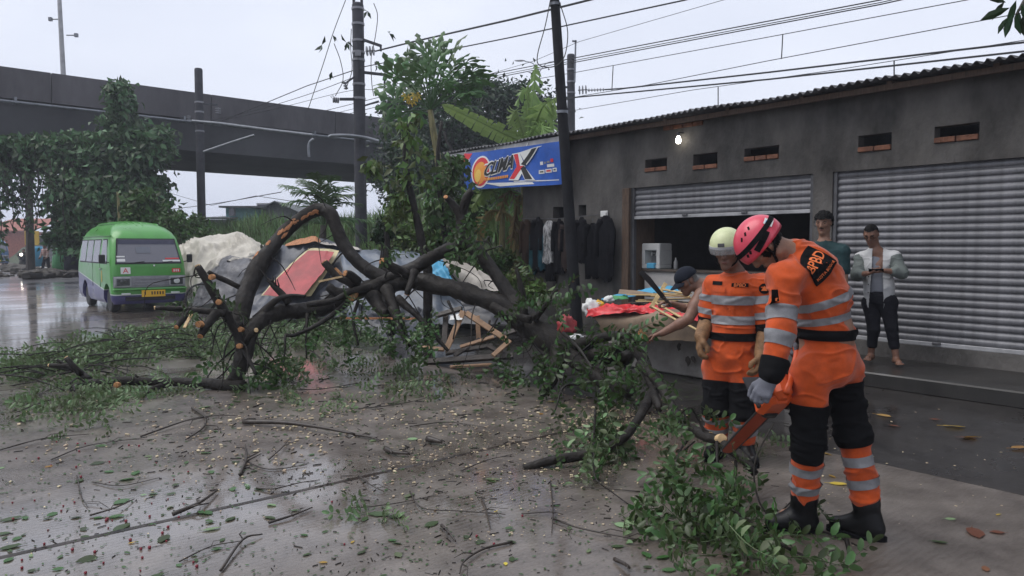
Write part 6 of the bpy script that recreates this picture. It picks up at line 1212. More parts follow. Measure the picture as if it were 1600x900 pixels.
    emit('arm_badge', cl.stick([(.036*math.sin(t), .036*math.cos(t)) for t in np.linspace(0, 2*PI, 16, endpoint=False)], [tuple(range(16))], at(1192, 452, 4.95), zu, (0, 0, 1), .006), M['black'], cv); emit('arm_badge', cl.stick([(0, .02), (-.02, -.014), (.02, -.014)], [(0, 1, 2)], at(1192, 452, 4.95), zu, (0, 0, 1), .009), M['orange_p'], cv)
    for w_, d, n, e_ in ((wR, dR, -r*.4-f*.2, eR), (wL, dL, r*.6, eL)):
        g = Sdf(); hand(g, w_, d, n, f, .55, fat=.008, s=1.08); g.chain([lerp(e_, w_, .12), w_+d*.01], [.062, .048], 'hand', .02); V, F, _ = g.mesh(.0058); emit('glove', (relax(V, F, 1, .3)+noise3(V*30)[:, None]*.002, F), M['glove_t'], o, smooth=True)
    boot(o, aL, kL, (.1, -1), r=.058, top=.12); boot(o, aR, kR, (-.6, -.8), r=.058, top=.12)
    ax_ = np.stack([np.cross(F_, U_), F_, U_]); c0 = hc+U_*.055-F_*.005; rr = np.array([.112, .135, .115]); he = emit('helmet', dome(c0, ax_, rr, lambda a: -.02-.30*(.5-.5*math.cos(a))), M['yel_h'], o, smooth=True)
    emit('helmet_rim', dome_strip(c0, ax_, rr, [(a, -.04-.02*(1-math.cos(a))) for a in np.linspace(-1.7, 1.7, 10)], .016, .004, .006), M['fascia'], he); V = []; F = []
    for j in range(4):
        for i in range(15): a = lerp(-1.25, 1.25, i/14); b_ = -.05-.10*j; q = on_dome(c0, ax_, rr*[1.06, 1.08, 1.3], a, b_); V.append(q)
    V += [v-unit(v-c0)*.003 for v in V]
    for j in range(3):
        for i in range(14): F += [(j*15+i, (j+1)*15+i, (j+1)*15+i+1, j*15+i+1), (60+j*15+i+1, 60+(j+1)*15+i+1, 60+(j+1)*15+i, 60+j*15+i)]
    emit('visor', (V, F), M['visor_t'], he, smooth=True); emit('front_badge', dome_strip(c0, ax_, rr, [(0, .05), (0, .16), (0, .27)], .045, .003, .004), M['slat_d'], he)
    for s_ in (-1, 1): emit('chin_strap', MB().tube(spline([P(s_*.08, .0, .0), P(s_*.07, .03, -.07), P(0, .07, -.118)], 4), .006, 6), M['black'], o)
    return o
M['visor_t'] = bpy.data.materials.new('clear_visor'); M['visor_t'].use_nodes = True; _n = M['visor_t'].node_tree; _b = _n.nodes['Principled BSDF']; _b.inputs['Base Color'].default_value = (.5, .5, .5, 1); _b.inputs['Roughness'].default_value = .12; _b.inputs['Alpha'].default_value = .35
ff2 = firefighter_rear()
# ---------------------------------------------------------------- the shirtless man chopping
def chopper():
    hL, hR = at(1190, 515, 6.5), at(1186, 513, 6.72); pel = at(1188, 503, 6.6); chs = at(1118, 464, 6.5); nb = at(1095, 447, 6.45); sL, sR = at(1096, 461, 6.28), at(1096, 458, 6.66); eL, wL = at(1075, 499, 6.2), at(1034, 521, 6.28); eR, wR = at(1076, 484, 6.85), at(1048, 474, 6.8); hc = at(1072, 438, 6.42); F_ = unit([-.82, -.25, -.5]); U_ = unit([-.5, -.1, .86]); kL, kR = at(1160, 578, 6.5), at(1166, 580, 6.75); aL, aR = at(1180, 640, 6.55), at(1176, 634, 6.8)
    b = Sdf(); P, ax = head(b, hc, F_, U_, nb, .95); b.chain([pel, lerp(pel, chs, .5), chs, nb], [.125, .12, .125, .06], 'torso', .05, (np.array([0, 1., 0]), .85)); b.cap(chs, sL, .09, .056, 'torso', .05); b.cap(chs, sR, .09, .056, 'torso', .05)
    for h, k, a in ((hL, kL, aL), (hR, kR, aR)): b.chain([h, k, lerp(k, a, .35), a], [.08, .052, .05, .034], 'leg', .03); b.cap(pel, h, .11, .085, 'torso', .04); b.cap(a, a-ZZ*.055+np.array([-.14, -.04, 0]), .034, .024, 'foot', .02)
    b.chain([sL, lerp(sL, eL, .45), eL, lerp(eL, wL, .3), wL], [.062, .056, .043, .044, .029], 'arm', .02); b.chain([sR, eR, lerp(eR, wR, .3), wR], [.054, .038, .039, .026], 'arm', .02); hand(b, wL, unit(at(1018, 526, 6.32)-wL), (0, -.3, -1), (0, -1, .2), .6); hand(b, wR, unit([-.8, -.2, .1]), (0, 0, -1), (0, -1, .2), 1.0)
    o, V, F, G = person('shirtless man in a dark cap leaning over to chop at the broken branch', (pel[0], pel[1], 0), b, M['skin'], .0065)
    emit('hair', hairshell(V, F, G, hc, ax, lambda q: (q[:, 1] < .03) & (q[:, 2] > -.045), .005, 1), M['hair_g'], o, smooth=True); face_bits(o, P, ax, .95)
    c = Sdf()
    for h, k in ((hL, kL), (hR, kR)): c.chain([h, lerp(h, k, .9)], [.105, .085], 'leg', .03); c.cap(pel, h, .13, .108, 'leg', .04)
    Cloth(c, .009, .006).emit('shorts', M['dkpant'], o)
    ax_ = np.stack([np.cross(F_, U_), F_, U_]); c0 = hc+U_*.03-F_*.012; rr = np.array([.088, .108, .088]); ca = emit('cap', dome(c0, ax_, rr, lambda a: -.05), M['navy'], o, smooth=True)
    V = []; 
    for j in range(5):
        for i in range(11): a = lerp(-.9, .9, i/10); q = c0+(ax_[0]*math.sin(a)*rr[0]+ax_[1]*(math.cos(a)*rr[1]+j/4*.075*math.cos(a*1.35)))*1.0-U_*(.004+.022*(j/4)+.02*math.sin(a)**2); V.append(q)
    n = len(V); V += [v-U_*.005 for v in V]; F = []
    for j in range(4):
        for i in range(10): F += [(j*11+i, j*11+i+1, (j+1)*11+i+1, (j+1)*11+i), (n+j*11+i, n+(j+1)*11+i, n+(j+1)*11+i+1, n+j*11+i+1)]
    emit('cap_peak', (V, F), M['navy'], ca, smooth=True); return o, wR
mn3, wR3 = chopper()
ma = at(1038, 466, 6.74); mt_ = at(1001, 424, 6.70); e = empty('machete', ma, 'long dark machete blade raised by the shirtless man', 'machete'); dm = unit(mt_-ma); vm = unit(np.cross(dm, [0, 1, 0]))
emit('blade', MB().prism([ma+vm*.018, ma-vm*.018, lerp(ma, mt_, .7)-vm*.032, mt_-vm*.020, mt_+vm*.024], np.array([0, .004, 0])), M['saw_d'], e); emit('handle', MB().tube([ma-dm*.10, ma+dm*.01], .016, 8), M['dark_wood'], e)
# ---------------------------------------------------------------- the two men by the shutters
def bystander(label, Y, hd, nbp, sh, el, wr_, hip, kn, an, F_, U_, f, skin, hs, mous=None, phone=False):
    hc = at(*hd, Y-.02); nb = at(*nbp, Y); sR, sL = [at(x, y, Y+d) for (x, y, d) in sh]; eR, eL = [at(x, y, Y+d) for (x, y, d) in el]; wR, wL = [at(x, y, Y+d) for (x, y, d) in wr_]; hR, hL = [at(x, y, Y+d) for (x, y, d) in hip]; kR, kL = [at(x, y, Y+d) for (x, y, d) in kn]; aR, aL = [at(x, y, Y+d) for (x, y, d) in an]; pel = (hR+hL)/2+ZZ*.06; chs = lerp(nb, pel, .32); wst = lerp(nb, pel, .78)
    f = unit(f); r = np.array([f[1], -f[0], 0]); b = Sdf(); P, ax = head(b, hc, F_, U_, nb, hs); b.chain([pel, wst, chs, nb-ZZ*.02], [.12, .11, .12, .06], 'torso', .05, (f, 1.2)); b.cap(chs, sL, .085, .05, 'torso', .05); b.cap(chs, sR, .085, .05, 'torso', .05); b.cap(nb+ZZ*.0, sL+ZZ*.012, .052, .05, 'torso', .04); b.cap(nb+ZZ*.0, sR+ZZ*.012, .052, .05, 'torso', .04)
    for h, k, a in ((hL, kL, aL), (hR, kR, aR)):
        b.chain([h, k, lerp(k, a, .3), a], [.078, .052, .05, .033], 'leg', .03); b.cap(pel, h, .11, .085, 'torso', .04); sgn = 1 if a is aR else -1; fd = unit(f+r*sgn*.35); b.cap(a-ZZ*.03, a-ZZ*.048+fd*.10, .034, .030, 'foot', .02); b.cap(a-ZZ*.03, a-ZZ*.045-fd*.03, .034, .034, 'foot', .02); sv = np.cross(fd, ZZ)
        for i in range(5): q = a-ZZ*.062+fd*.10+sv*(i-2)*.017*sgn; b.cap(q, q+fd*(.055-.006*abs(i-1)), .012, .010-.0008*i, 'foot', .006)
    b.chain([sL, eL, lerp(eL, wL, .3), wL], [.05, .037, .038, .026], 'arm', .02); b.chain([sR, eR, lerp(eR, wR, .3), wR], [.05, .037, .038, .026], 'arm', .02)
    if phone: hand(b, wR, unit(unit(wL-wR)+f*.3), ZZ, f, .7); hand(b, wL, unit(unit(wR-wL)+f*.3), ZZ, f, .7)
    else: hand(b, wR, -ZZ+f*.1, -r, f, .35); hand(b, wL, -ZZ+f*.1, r, f, .35)
    o, V, F, G = person(label, (pel[0], pel[1], .15), b, skin, .0068); o.location.z = 0 if False else o.location.z; face_bits(o, P, ax, hs, mous=mous)
    return dict(o=o, V=V, F=F, G=G, hc=hc, ax=ax, P=P, nb=nb, sR=sR, sL=sL, eR=eR, eL=eL, wR=wR, wL=wL, hR=hR, hL=hL, kR=kR, kL=kL, aR=aR, aL=aL, pel=pel, chs=chs, wst=wst, f=f, r=r)
def trousers(d, t_end, m, rad=(.10, .072, .062)):
    c = Sdf()
    for h, k, a in ((d['hL'], d['kL'], d['aL']), (d['hR'], d['kR'], d['aR'])): c.chain([h, k, lerp(k, a, t_end)], rad, 'leg', .025); c.cap(d['pel'], h, .132, .105, 'leg', .04, (d['f'], 1.15))
    c.cap(d['pel']+ZZ*.05, d['pel'], .128, .135, 'leg', .03, (d['f'], 1.18)); Cloth(c, .008, .006, seed=9).emit('trousers', m, d['o'])
d = bystander('man in a dark teal T-shirt standing at the pillar between the shutters', 8.45, (1287, 348), (1288, 380), ((1260, 394, .16), (1316, 393, -.14)), ((1252, 428, .2), (1319, 430, -.16)), ((1256, 460, .15), (1318, 462, -.2)), ((1274, 474, .1), (1300, 474, -.08)), ((1273, 516, .08), (1300, 517, -.1)), ((1273, 556, .12), (1301, 560, -.06)), (-.62, -.74, -.2), (-.1, -.15, .98), (-.55, -.83, 0), M['skin_l'], 1.02, mous='hair')
emit('hair', hairshell(d['V'], d['F'], d['G'], d['hc'], d['ax'], lambda q: ((q[:, 2] > .042) | ((q[:, 1] < .03) & (q[:, 2] > -.045))) & (q[:, 2] > -.07+q[:, 1]*.9), .024, 3, .012), M['hair'], d['o'], smooth=True)
c = Sdf(); c.chain([d['pel']+ZZ*.02, d['wst'], d['chs'], d['nb']-ZZ*.04], [.145, .132, .142, .075], 'torso', .05, (d['f'], 1.2)); 
for s_, e_ in ((d['sL'], d['eL']), (d['sR'], d['eR'])): c.cap(d['chs'], s_, .10, .074, 'torso', .05); c.cap(d['nb']-ZZ*.02, s_, .07, .07, 'torso', .04); c.chain([s_, lerp(s_, e_, .75)], [.075, .072], 'sleeve', .025)
Cloth(c, .0075, .006, seed=4).emit('t_shirt', M['teal'], d['o']); trousers(d, .95, M['dkpant'])
for a in (d['aL'], d['aR']): q = a*[1, 1, 0]+ZZ*.158+d['f']*.06; emit('sandal', MB().prism([q+d['f']*math.cos(t)*.13+d['r']*math.sin(t)*.048 for t in np.linspace(0, 2*PI, 14, endpoint=False)], ZZ*.018), M['black'], d['o'])
d = bystander('barefoot man in a white and grey jacket looking at his phone against the shutter', 8.45, (1361, 366), (1369, 394), ((1346, 404, .12), (1397, 403, -.12)), ((1339, 430, .02), (1409, 426, -.22)), ((1357, 427, -.22), (1381, 423, -.26)), ((1362, 473, .06), (1387, 473, -.06)), ((1365, 514, -.02), (1393, 512, -.12)), ((1361, 552, .04), (1400, 558, -.16)), (-.55, -.68, -.48), (-.3, -.36, .88), (-.45, -.89, 0), M['skin'], .96, phone=True)
emit('hair', hairshell(d['V'], d['F'], d['G'], d['hc'], d['ax'], lambda q: ((q[:, 2] > .062) | ((q[:, 1] < .01) & (q[:, 2] > -.035))) & (q[:, 2] > -.05+q[:, 1]*1.0), .006, 3, .003), M['hair'], d['o'], smooth=True)
for s_ in (-1, 1): emit('spectacle_lens', MB().tube([d['P'](s_*.033+.022*math.cos(t), .098, .006+.017*math.sin(t)) for t in np.linspace(0, 2*PI, 12)], .0022, 4), M['black'], d['o'])
c = Sdf(); c.chain([d['pel']-ZZ*.02, d['wst'], d['chs'], d['nb']-ZZ*.03], [.128, .122, .128, .07], 'torso', .05, (d['f'], 1.22)); Cloth(c, .008, .004, seed=4).emit('shirt', M['grey_t'], d['o'])
c = Sdf(); c.chain([d['pel']-ZZ*.05, d['wst'], d['chs'], d['nb']-ZZ*.02], [.158, .150, .150, .085], 'torso', .05, (d['f'], 1.2))
for s_, e_, w_, g in ((d['sL'], d['eL'], d['wL'], 'l'), (d['sR'], d['eR'], d['wR'], 'r')): c.cap(d['chs'], s_, .10, .070, 'torso', .05); c.cap(d['nb']-ZZ*.01, s_, .070, .068, 'torso', .04); c.chain([s_, e_, lerp(e_, w_, .42)], [.070, .064, .054], 'sleeve', .025)
cl = Cloth(c, .0075, .007, seed=6); op = lambda C: ~((((C-d['chs'])@d['f']) > .03) & (np.abs((C-d['chs'])@d['r']-.0) < .055+.10*np.clip((d['chs'][2]-C[:, 2]), 0, 1)*.5))
jk = cl.band('jacket', M['jwhite'], d['o'], ['torso'], (), .0, op); cl.band('sleeves', M['jgrey'], jk, ['sleeve'], (), .002, label='grey green sleeves'); trousers(d, .62, M['dkpant'], (.098, .066, .056))
hm = (d['wR']+d['wL'])/2+d['f']*.06+ZZ*.02; emit('smartphone', MB().box(hm, (.15, .075, .009), (d['r'], unit(d['f']+ZZ*.5), unit(ZZ-d['f']*.5)), bev=.003), M['black'], label='dark smartphone held in both hands by the barefoot man', cat='phone')
for k in range(4): emit('button', MB().ell(d['chs']+d['f']*.155+d['r']*.085-ZZ*(.02+.09*k), .007, 8, 4), M['black'], jk)
# ================================================================ MINIBUS
def two_tone(name, top, low, off, z0, slope):
    m = mat(name, top, .28, coat=.25); t = m.node_tree; b = t.nodes['Principled BSDF']; tc_ = t.nodes.new('ShaderNodeTexCoord'); L = t.links
    d1 = t.nodes.new('ShaderNodeVectorMath'); d1.operation = 'DOT_PRODUCT'; d1.inputs[1].default_value = (-slope*D2[0], -slope*D2[1], 1); L.new(tc_.outputs['Object'], d1.inputs[0])
    def step(z):
        s_ = t.nodes.new('ShaderNodeMath'); s_.operation = 'GREATER_THAN'; s_.inputs[1].default_value = z; L.new(d1.outputs['Value'], s_.inputs[0]); return s_.outputs[0]
    nz_ = t.nodes.new('ShaderNodeTexNoise'); nz_.inputs['Scale'].default_value = 2.5; nz_.inputs['Detail'].default_value = 5; L.new(tc_.outputs['Object'], nz_.inputs['Vector'])
    def mix(f, a, c, bl='MIX'):
        n = t.nodes.new('ShaderNodeMix'); n.data_type = 'RGBA'; n.blend_type = bl
        if isinstance(f, float): n.inputs[0].default_value = f
        else: L.new(f, n.inputs[0])
        for i, x in ((6, a), (7, c)):
            if isinstance(x, tuple): n.inputs[i].default_value = (*x, 1)
            else: L.new(x, n.inputs[i])
        return n.outputs[2]
    c = mix(step(z0), low, off); c = mix(step(z0+.025), c, top); r = t.nodes.new('ShaderNodeValToRGB'); r.color_ramp.elements[0].position = .3; r.color_ramp.elements[0].color = (.7, .7, .68, 1); r.color_ramp.elements[1].position = .6; L.new(nz_.outputs[0], r.inputs[0])
    L.new(mix(.6, c, r.outputs[0], 'MULTIPLY'), b.inputs['Base Color']); mr = t.nodes.new('ShaderNodeMapRange'); mr.inputs[3].default_value = .18; mr.inputs[4].default_value = .5; L.new(nz_.outputs[0], mr.inputs[0]); L.new(mr.outputs[0], b.inputs['Roughness']); return m
M['glass'] = mat('car_glass', (.115, .112, .135), .05, spec=1.0); M['rubber'] = mat('black_rubber', (.014, .014, .015), .6); M['silver'] = mat('silver_grille', (.30, .30, .32), .4, .4, var=.15); M['lens'] = mat('headlamp_glass', (.05, .055, .055), .08, spec=.9); M['clearl'] = mat('pale_lens', (.6, .62, .6), .15); M['plate'] = mat('yellow_plate', (.72, .42, .03), .5); M['rim'] = mat('steel_rim', (.18, .18, .19), .45, .6)
M['black_p'] = mat('black_print', (.015, .015, .015), .6); M['red_p'] = mat('red_print', (.6, .04, .04), .6)
SL = [(.2, .08, 3.84, .74, .10), (.3, .0, 3.92, .79, .13), (.51, -.025, 3.95, .80, .13), (.56, .02, 3.95, .795, .10), (.9, .03, 3.95, .80, .12), (1.10, .05, 3.93, .795, .14), (1.4, .17, 3.88, .76, .17), (1.68, .30, 3.78, .715, .20), (1.82, .43, 3.68, .665, .24), (1.95, .68, 3.5, .58, .28), (2.03, .98, 3.25, .45, .30), (2.07, 1.3, 3.0, .26, .2)]
def sl(z):
    for a, b in zip(SL, SL[1:]):
        if z <= b[0]: t = (z-a[0])/(b[0]-a[0]); return [lerp(x, y, t) for x, y in zip(a, b)]
    return list(SL[-1])
def minibus(org, label, paint, full=True, lit=False):
    X = lambda x, y, z: org+DD*x+ND*y+ZZ*z; e = empty('minibus', org, label, 'minibus'); V, F = [], []; nc = 5
    zs = sorted({s_[0] for s_ in SL} | {.4, .7, 1.0, 1.25, 1.55, 1.75, 1.89, 2.0})
    for z in zs:
        _, xf, xr, hw, r = sl(z); ring = []
        for cx, cy, a0 in ((xf+r, -hw+r, PI), (xr-r, -hw+r, 1.5*PI), (xr-r, hw-r, 0), (xf+r, hw-r, .5*PI)):
            for k in range(nc+1): a = a0+.5*PI*k/nc; ring.append(X(cx+r*math.cos(a), cy+r*math.sin(a), z))
        V += ring
    n = 4*(nc+1)
    for j in range(len(zs)-1):
        for i in range(n): F.append((j*n+i, j*n+(i+1) % n, (j+1)*n+(i+1) % n, (j+1)*n+i))
    F += [tuple(range(n-1, -1, -1)), tuple((len(zs)-1)*n+i for i in range(n))]
    body = emit('body', (np.array(V), F), paint, e, smooth=True)
    for i, wx in enumerate((.5, 3.0)):                      # wheel arches cut right through the lower body
        cu = emit('arch_cutter', MB().tube([X(wx, -1, .30), X(wx, 1, .30)], .36, 24), M['rubber'], base=org); md = body.modifiers.new('arch', 'BOOLEAN'); md.object = cu; md.operation = 'DIFFERENCE'; md.solver = 'EXACT'; dg = bpy.context.evaluated_depsgraph_get(); me = bpy.data.meshes.new_from_object(body.evaluated_get(dg)); body.modifiers.clear(); body.data = me; bpy.data.objects.remove(cu)
    body.data.polygons.foreach_set('use_smooth', np.ones(len(body.data.polygons), bool)); md = body.modifiers.new('edges', 'EDGE_SPLIT'); md.split_angle = math.radians(38)
    side = lambda x, z, s_, o=.006: X(x, s_*(sl(z)[3]+o), z); frt = lambda y, z, o=.006: X(sl(z)[1]-o, y, z)
    def panel(name, P, m, par=e, th=None, **k):              # a thin glazed or painted panel, following four or more edge points
        P = [np.array(p) for p in P]; nn = unit(np.cross(P[1]-P[0], P[2]-P[1])); return emit(name, MB().prism(P, nn*(th or .006)), m, par, **k)
    def quad_side(x0, x1, z0, z1, s_, o, ins=0): return [side(x0+ins, z0, s_, o), side(x1-ins, z0, s_, o), side(x1-ins, z1, s_, o), side(x0+ins, z1, s_, o)]
    for s_ in (-1, 1):
        for x0, x1, tl in ((.42, 1.08, .22), (1.28, 1.98, 0), (2.08, 2.76, 0), (2.86, 3.56, 0)):
            fr = panel('window_frame', [side(x0-.03, 1.10, s_, .004), side(x1+.03, 1.10, s_, .004), side(x1+.02, 1.67, s_, .004), side(x0-.02+tl, 1.67, s_, .004)], M['rubber']); panel('window_pane', [side(x0, 1.13, s_, .012), side(x1, 1.13, s_, .012), side(x1-.01, 1.645, s_, .012), side(x0+.01+tl, 1.645, s_, .012)], M['glass'], fr)
        for x in (1.18, 2.03): emit('door_seam', MB().bar(side(x, .55, s_, .001), side(x, 1.1, s_, .001), .012, .01, ND), M['rubber'], e)
        if full: emit('mirror', MB().box(X(.22, s_*.93, 1.22), (.05, .13, .20), (DD, ND, ZZ), bev=.02).tube([X(.22, s_*.78, 1.14), X(.22, s_*.9, 1.16)], .012, 6), M['rubber'], e); emit('door_handle', MB().box(side(1.05, .98, s_, .02), (.12, .03, .03), (DD, ND, ZZ), bev=.008), M['silver'], e)
    wf = panel('windscreen_frame', [frt(-.70, 1.10, .004), frt(.70, 1.10, .004), frt(.62, 1.68, .004), frt(-.62, 1.68, .004)], M['rubber']); wp = panel('windscreen', [frt(-.665, 1.135, .013), frt(.665, 1.135, .013), frt(.59, 1.65, .013), frt(-.59, 1.65, .013)], M['glass'], wf)
    panel('window_pane', [X(sl(z)[2]+.006, y, z) for y, z in ((.6, 1.15), (-.6, 1.15), (-.55, 1.62), (.55, 1.62))], M['glass'])
    if full:
        M['band'] = mat('sun_band', (.03, .03, .06), .1); panel('sun_band', [frt(-.605, 1.55, .021), frt(.605, 1.55, .021), frt(.59, 1.645, .021), frt(-.59, 1.645, .021)], M['band'], wf, .002)
        for y, z, w_, h, m in ((-.58, 1.27, .17, .03, 'white_p'), (-.58, 1.19, .17, .06, 'white_p'), (-.1, 1.42, .3, .14, 'grey_t'), (.5, 1.22, .30, .03, 'red_p'), (.48, 1.17, .38, .035, 'white_p')): panel('sticker', [frt(y-w_/2, z-h/2, .021), frt(y+w_/2, z-h/2, .021), frt(y+w_/2, z+h/2, .021), frt(y-w_/2, z+h/2, .021)], M[m], wf, .002)
        emit('wiper', MB().tube([frt(-.5, 1.11, .02), frt(-.1, 1.16, .03)], .007, 5).tube([frt(.1, 1.11, .02), frt(.5, 1.16, .03)], .007, 5), M['rubber'], e); emit('washer_jet', MB().ell(frt(.1, 1.06, .01), .02, 8, 5), M['white_p'], e)
        for k in range(8): y = -.46+.92*k/7; emit('roof_rib', MB().tube(spline([X(x, y, z_+.012) for x, z_ in ((.78+.5*abs(y), 1.965-.05*abs(y)), (1.2, 2.055-.10*y*y-.035*abs(y)), (2.0, 2.088-.20*y*y), (2.9, 2.075-.22*y*y), (3.3, 2.0-.2*y*y))], 4), .022, 6), paint, e)
        emit('rain_gutter', MB().tube([side(.38, 1.74, -1, .01), side(3.6, 1.74, -1, .01)], .014, 6), paint, e)
    gp = panel('grille_panel', [frt(-.76, .575, .012), frt(.76, .575, .012), frt(.76, .83, .012), frt(-.76, .83, .012)], M['silver'])
    for z in (.64, .705, .77): emit('grille_slat', MB().bar(frt(-.37, z, .026), frt(.37, z, .026), .035, .045), M['silver'], gp)
    for s_ in (-1, 1):
        hl_ = emit('headlight', MB().box(frt(s_*.575, .70, .028), (.03, .35, .22), (DD, ND, ZZ), bev=.01), M['fascia'], e); emit('lamp_glass', MB().box(frt(s_*.565, .70, .046), (.02, .27, .155), (DD, ND, ZZ), bev=.008), M['bulb'] if lit else M['lens'], hl_); emit('reflector', MB().ell(frt(s_*.565, .70, .055), (.01, .07, .06), 12, 6, (DD, ND, ZZ)), M['clearl'] if s_ > 0 else M['lens'], hl_)
        emit('indicator', MB().box(frt(s_*.52, .43, .03), (.03, .19, .05), (DD, ND, ZZ), bev=.008), M['clearl'], e)
    emit('bumper', MB().box(frt(0, .53, .02), (.07, 1.56, .035), (DD, ND, ZZ), bev=.01), paint, e); emit('air_intake', MB().box(frt(0, .32, .005), (.03, 1.05, .09), (DD, ND, ZZ), bev=.01), M['rubber'], e)
    pl_ = emit('number_plate', MB().box(frt(.05, .43, .04), (.012, .50, .15), (DD, ND, ZZ), bev=.003), M['plate'], e)
    if full:
        for y in (-.09, .01, .07, .13, .19, .2): pass
        for k in range(7): emit('plate_character', MB().box(frt(-.13+.058*k+(.03 if k > 0 else 0), .44, .048), (.004, .028, .07), (DD, ND, ZZ)), M['black_p'], pl_) if k != 1 else None
        st_ = panel('sticker', [frt(-.60, .88, .008), frt(-.40, .88, .008), frt(-.40, 1.03, .008), frt(-.60, 1.03, .008)], M['white_p'], e, .003); T, F2, ee = text_mesh('A'); k = .11/ee[1]; emit('lettering', (np.array([frt(-.50+(x-ee[0]/2)*k*1.1, .955+(y-ee[1]/2)*k, .013) for x, y, _ in T]), F2), M['red_p'], st_)
        st_ = panel('sticker', [frt(.48, .90, .008), frt(.66, .90, .008), frt(.66, .99, .008), frt(.48, .99, .008)], M['red_p'], e, .003)
        for k in range(3): emit('lettering', MB().box(frt(.525+.045*k, .945, .013), (.003, .026, .055), (DD, ND, ZZ)), M['white_p'], st_)
        emit('yellow_mark', MB().prism([side(.95, .66, -1, .006), side(1.0, .70, -1, .006), side(.98, .92, -1, .006), side(.95, .95, -1, .006)], -ND*.003), M['plate'], e)
    emit('underbody', MB().box(X(2.0, 0, .30), (3.2, 1.3, .16), (DD, ND, ZZ)), M['rubber'], e)
    for wx in (.5, 3.0):
        for s_ in (-1, 1):
            c = X(wx, s_*.66, .275); t_ = emit('wheel', MB().lathe([(.17, -.085), (.245, -.085), (.272, -.06), (.275, 0), (.272, .06), (.245, .085), (.17, .085)], c, ND*s_, 26), M['rubber'], e, smooth=False); emit('rim', MB().lathe([(.02, .055), (.08, .07), (.14, .04), (.175, .085), (.17, .0)], c, ND*s_, 18), M['rim'], t_)
    return e
vo = np.array([*(gnd(172, 488)[:2]-.5*D2+.80*N2*.93), 0.])
minibus(vo, 'green minibus with a purple blue skirt coming toward the fallen tree', two_tone('green_minibus_paint', (.075, .30, .055), (.06, .055, .17), (.5, .55, .5), .40, .115))
q = gnd(4, 385+1725/57); minibus(np.array([*(q[:2]-N2*.35), 0.]), 'blue minibus far down the road at the left edge', two_tone('blue_minibus_paint', (.05, .14, .30), (.04, .10, .24), (.3, .4, .5), .4, .0), False)
# ================================================================ TARPAULINED STALLS
def sheet(name, rows, m, label, cat='tarpaulin', nu=14, nv=9, wr=.03, f=3.2, seed=0, ridge=.02, parent=None, fold=0.):
    R = [np.array([at(*p) for p in r]) for r in rows]; R = [spline(r, nu) for r in R]; G = spline(np.stack([r.ravel() for r in R]), nv).reshape(-1, len(R[0]), 3); h, w_ = G.shape[:2]
    V = G.reshape(-1, 3); nrm = np.array([0, -.75, .65]); q = V*f+seed; s_ = 1-np.abs(noise3(q*1.4+.8*np.stack([noise3(q*.7+k*9) for k in range(3)], -1))); V = V+nrm*(wr*1.6*noise3(q*.8)+ridge*2*(s_**4-.4)+wr*.4*noise3(q*4))[:, None]
    if fold: u = np.tile(np.linspace(0, 1, w_), h); V = V+nrm*(fold*np.sin(u*40+3*noise3(q)))[:, None]
    F = [(i*w_+j, (i+1)*w_+j, (i+1)*w_+j+1, i*w_+j+1) for i in range(h-1) for j in range(w_-1)]
    V2 = np.concatenate([V, V-nrm*.006]); n = len(V); F2 = F+[tuple(n+k for k in f_[::-1]) for f_ in F]
    return emit(name, (V2, F2), m, parent, smooth=True, label=label, cat=cat if parent is None else None), V.reshape(h, w_, 3)
M['t_white'] = mat('dirty_white_canvas', (.47, .44, .38), .75, var=.18, vscale=2.5, bump=.25, bscale=18); M['t_grey'] = mat('grey_plastic_sheet', (.045, .050, .064), .36, var=.4, vscale=2.2, bump=.2, bscale=12); M['t_black'] = mat('black_printed_sheet', (.028, .028, .034), .35, var=.4, vscale=3); M['t_blue'] = mat('blue_grey_sheet', (.085, .105, .135), .38, var=.35, vscale=2.5, bump=.2, bscale=10); M['t_red'] = mat('red_banner_cloth', (.33, .03, .035), .5, var=.25, vscale=3); M['t_yel'] = mat('cream_banner_border', (.52, .45, .25), .6, var=.2); M['t_beige'] = mat('beige_board_sheet', (.36, .33, .29), .6, var=.3, vscale=3); M['t_print'] = mat('white_on_black_print', (.028, .028, .034), .4, col2=(.11, .11, .12), vscale=7, stretch=(1, 1, 2))
sheet('tarpaulin', [[(268, 395, 21.5), (300, 385, 21), (345, 380, 21), (385, 380, 20.5), (425, 392, 20)], [(280, 388, 19.6), (303, 374, 19.3), (345, 369, 19.2), (374, 365, 18.8), (408, 384, 18.2)], [(282, 415, 18.6), (310, 398, 18.4), (348, 392, 18.2), (378, 388, 17.6), (410, 402, 17)], [(284, 448, 18), (304, 446, 17.8), (330, 420, 17.6), (356, 408, 17.2), (402, 412, 16.8)], [(286, 466, 17.8), (306, 462, 17.6), (326, 444, 17.5), (352, 412, 17.1), (398, 418, 16.8)]], M['t_white'], 'dirty white canvas draped over a stall beside the minibus', wr=.035, ridge=.085, f=1.9)
sheet('tarpaulin', [[(330, 424, 17.7), (352, 400, 17.4), (384, 404, 17), (420, 416, 16.4)], [(310, 448, 17.2), (345, 428, 16.8), (384, 428, 16.4), (425, 436, 15.9)], [(300, 480, 16.6), (340, 474, 16.3), (384, 472, 16), (425, 478, 15.6)]], M['t_print'], 'black sheet with smudged white print hanging below the white canvas', wr=.03)
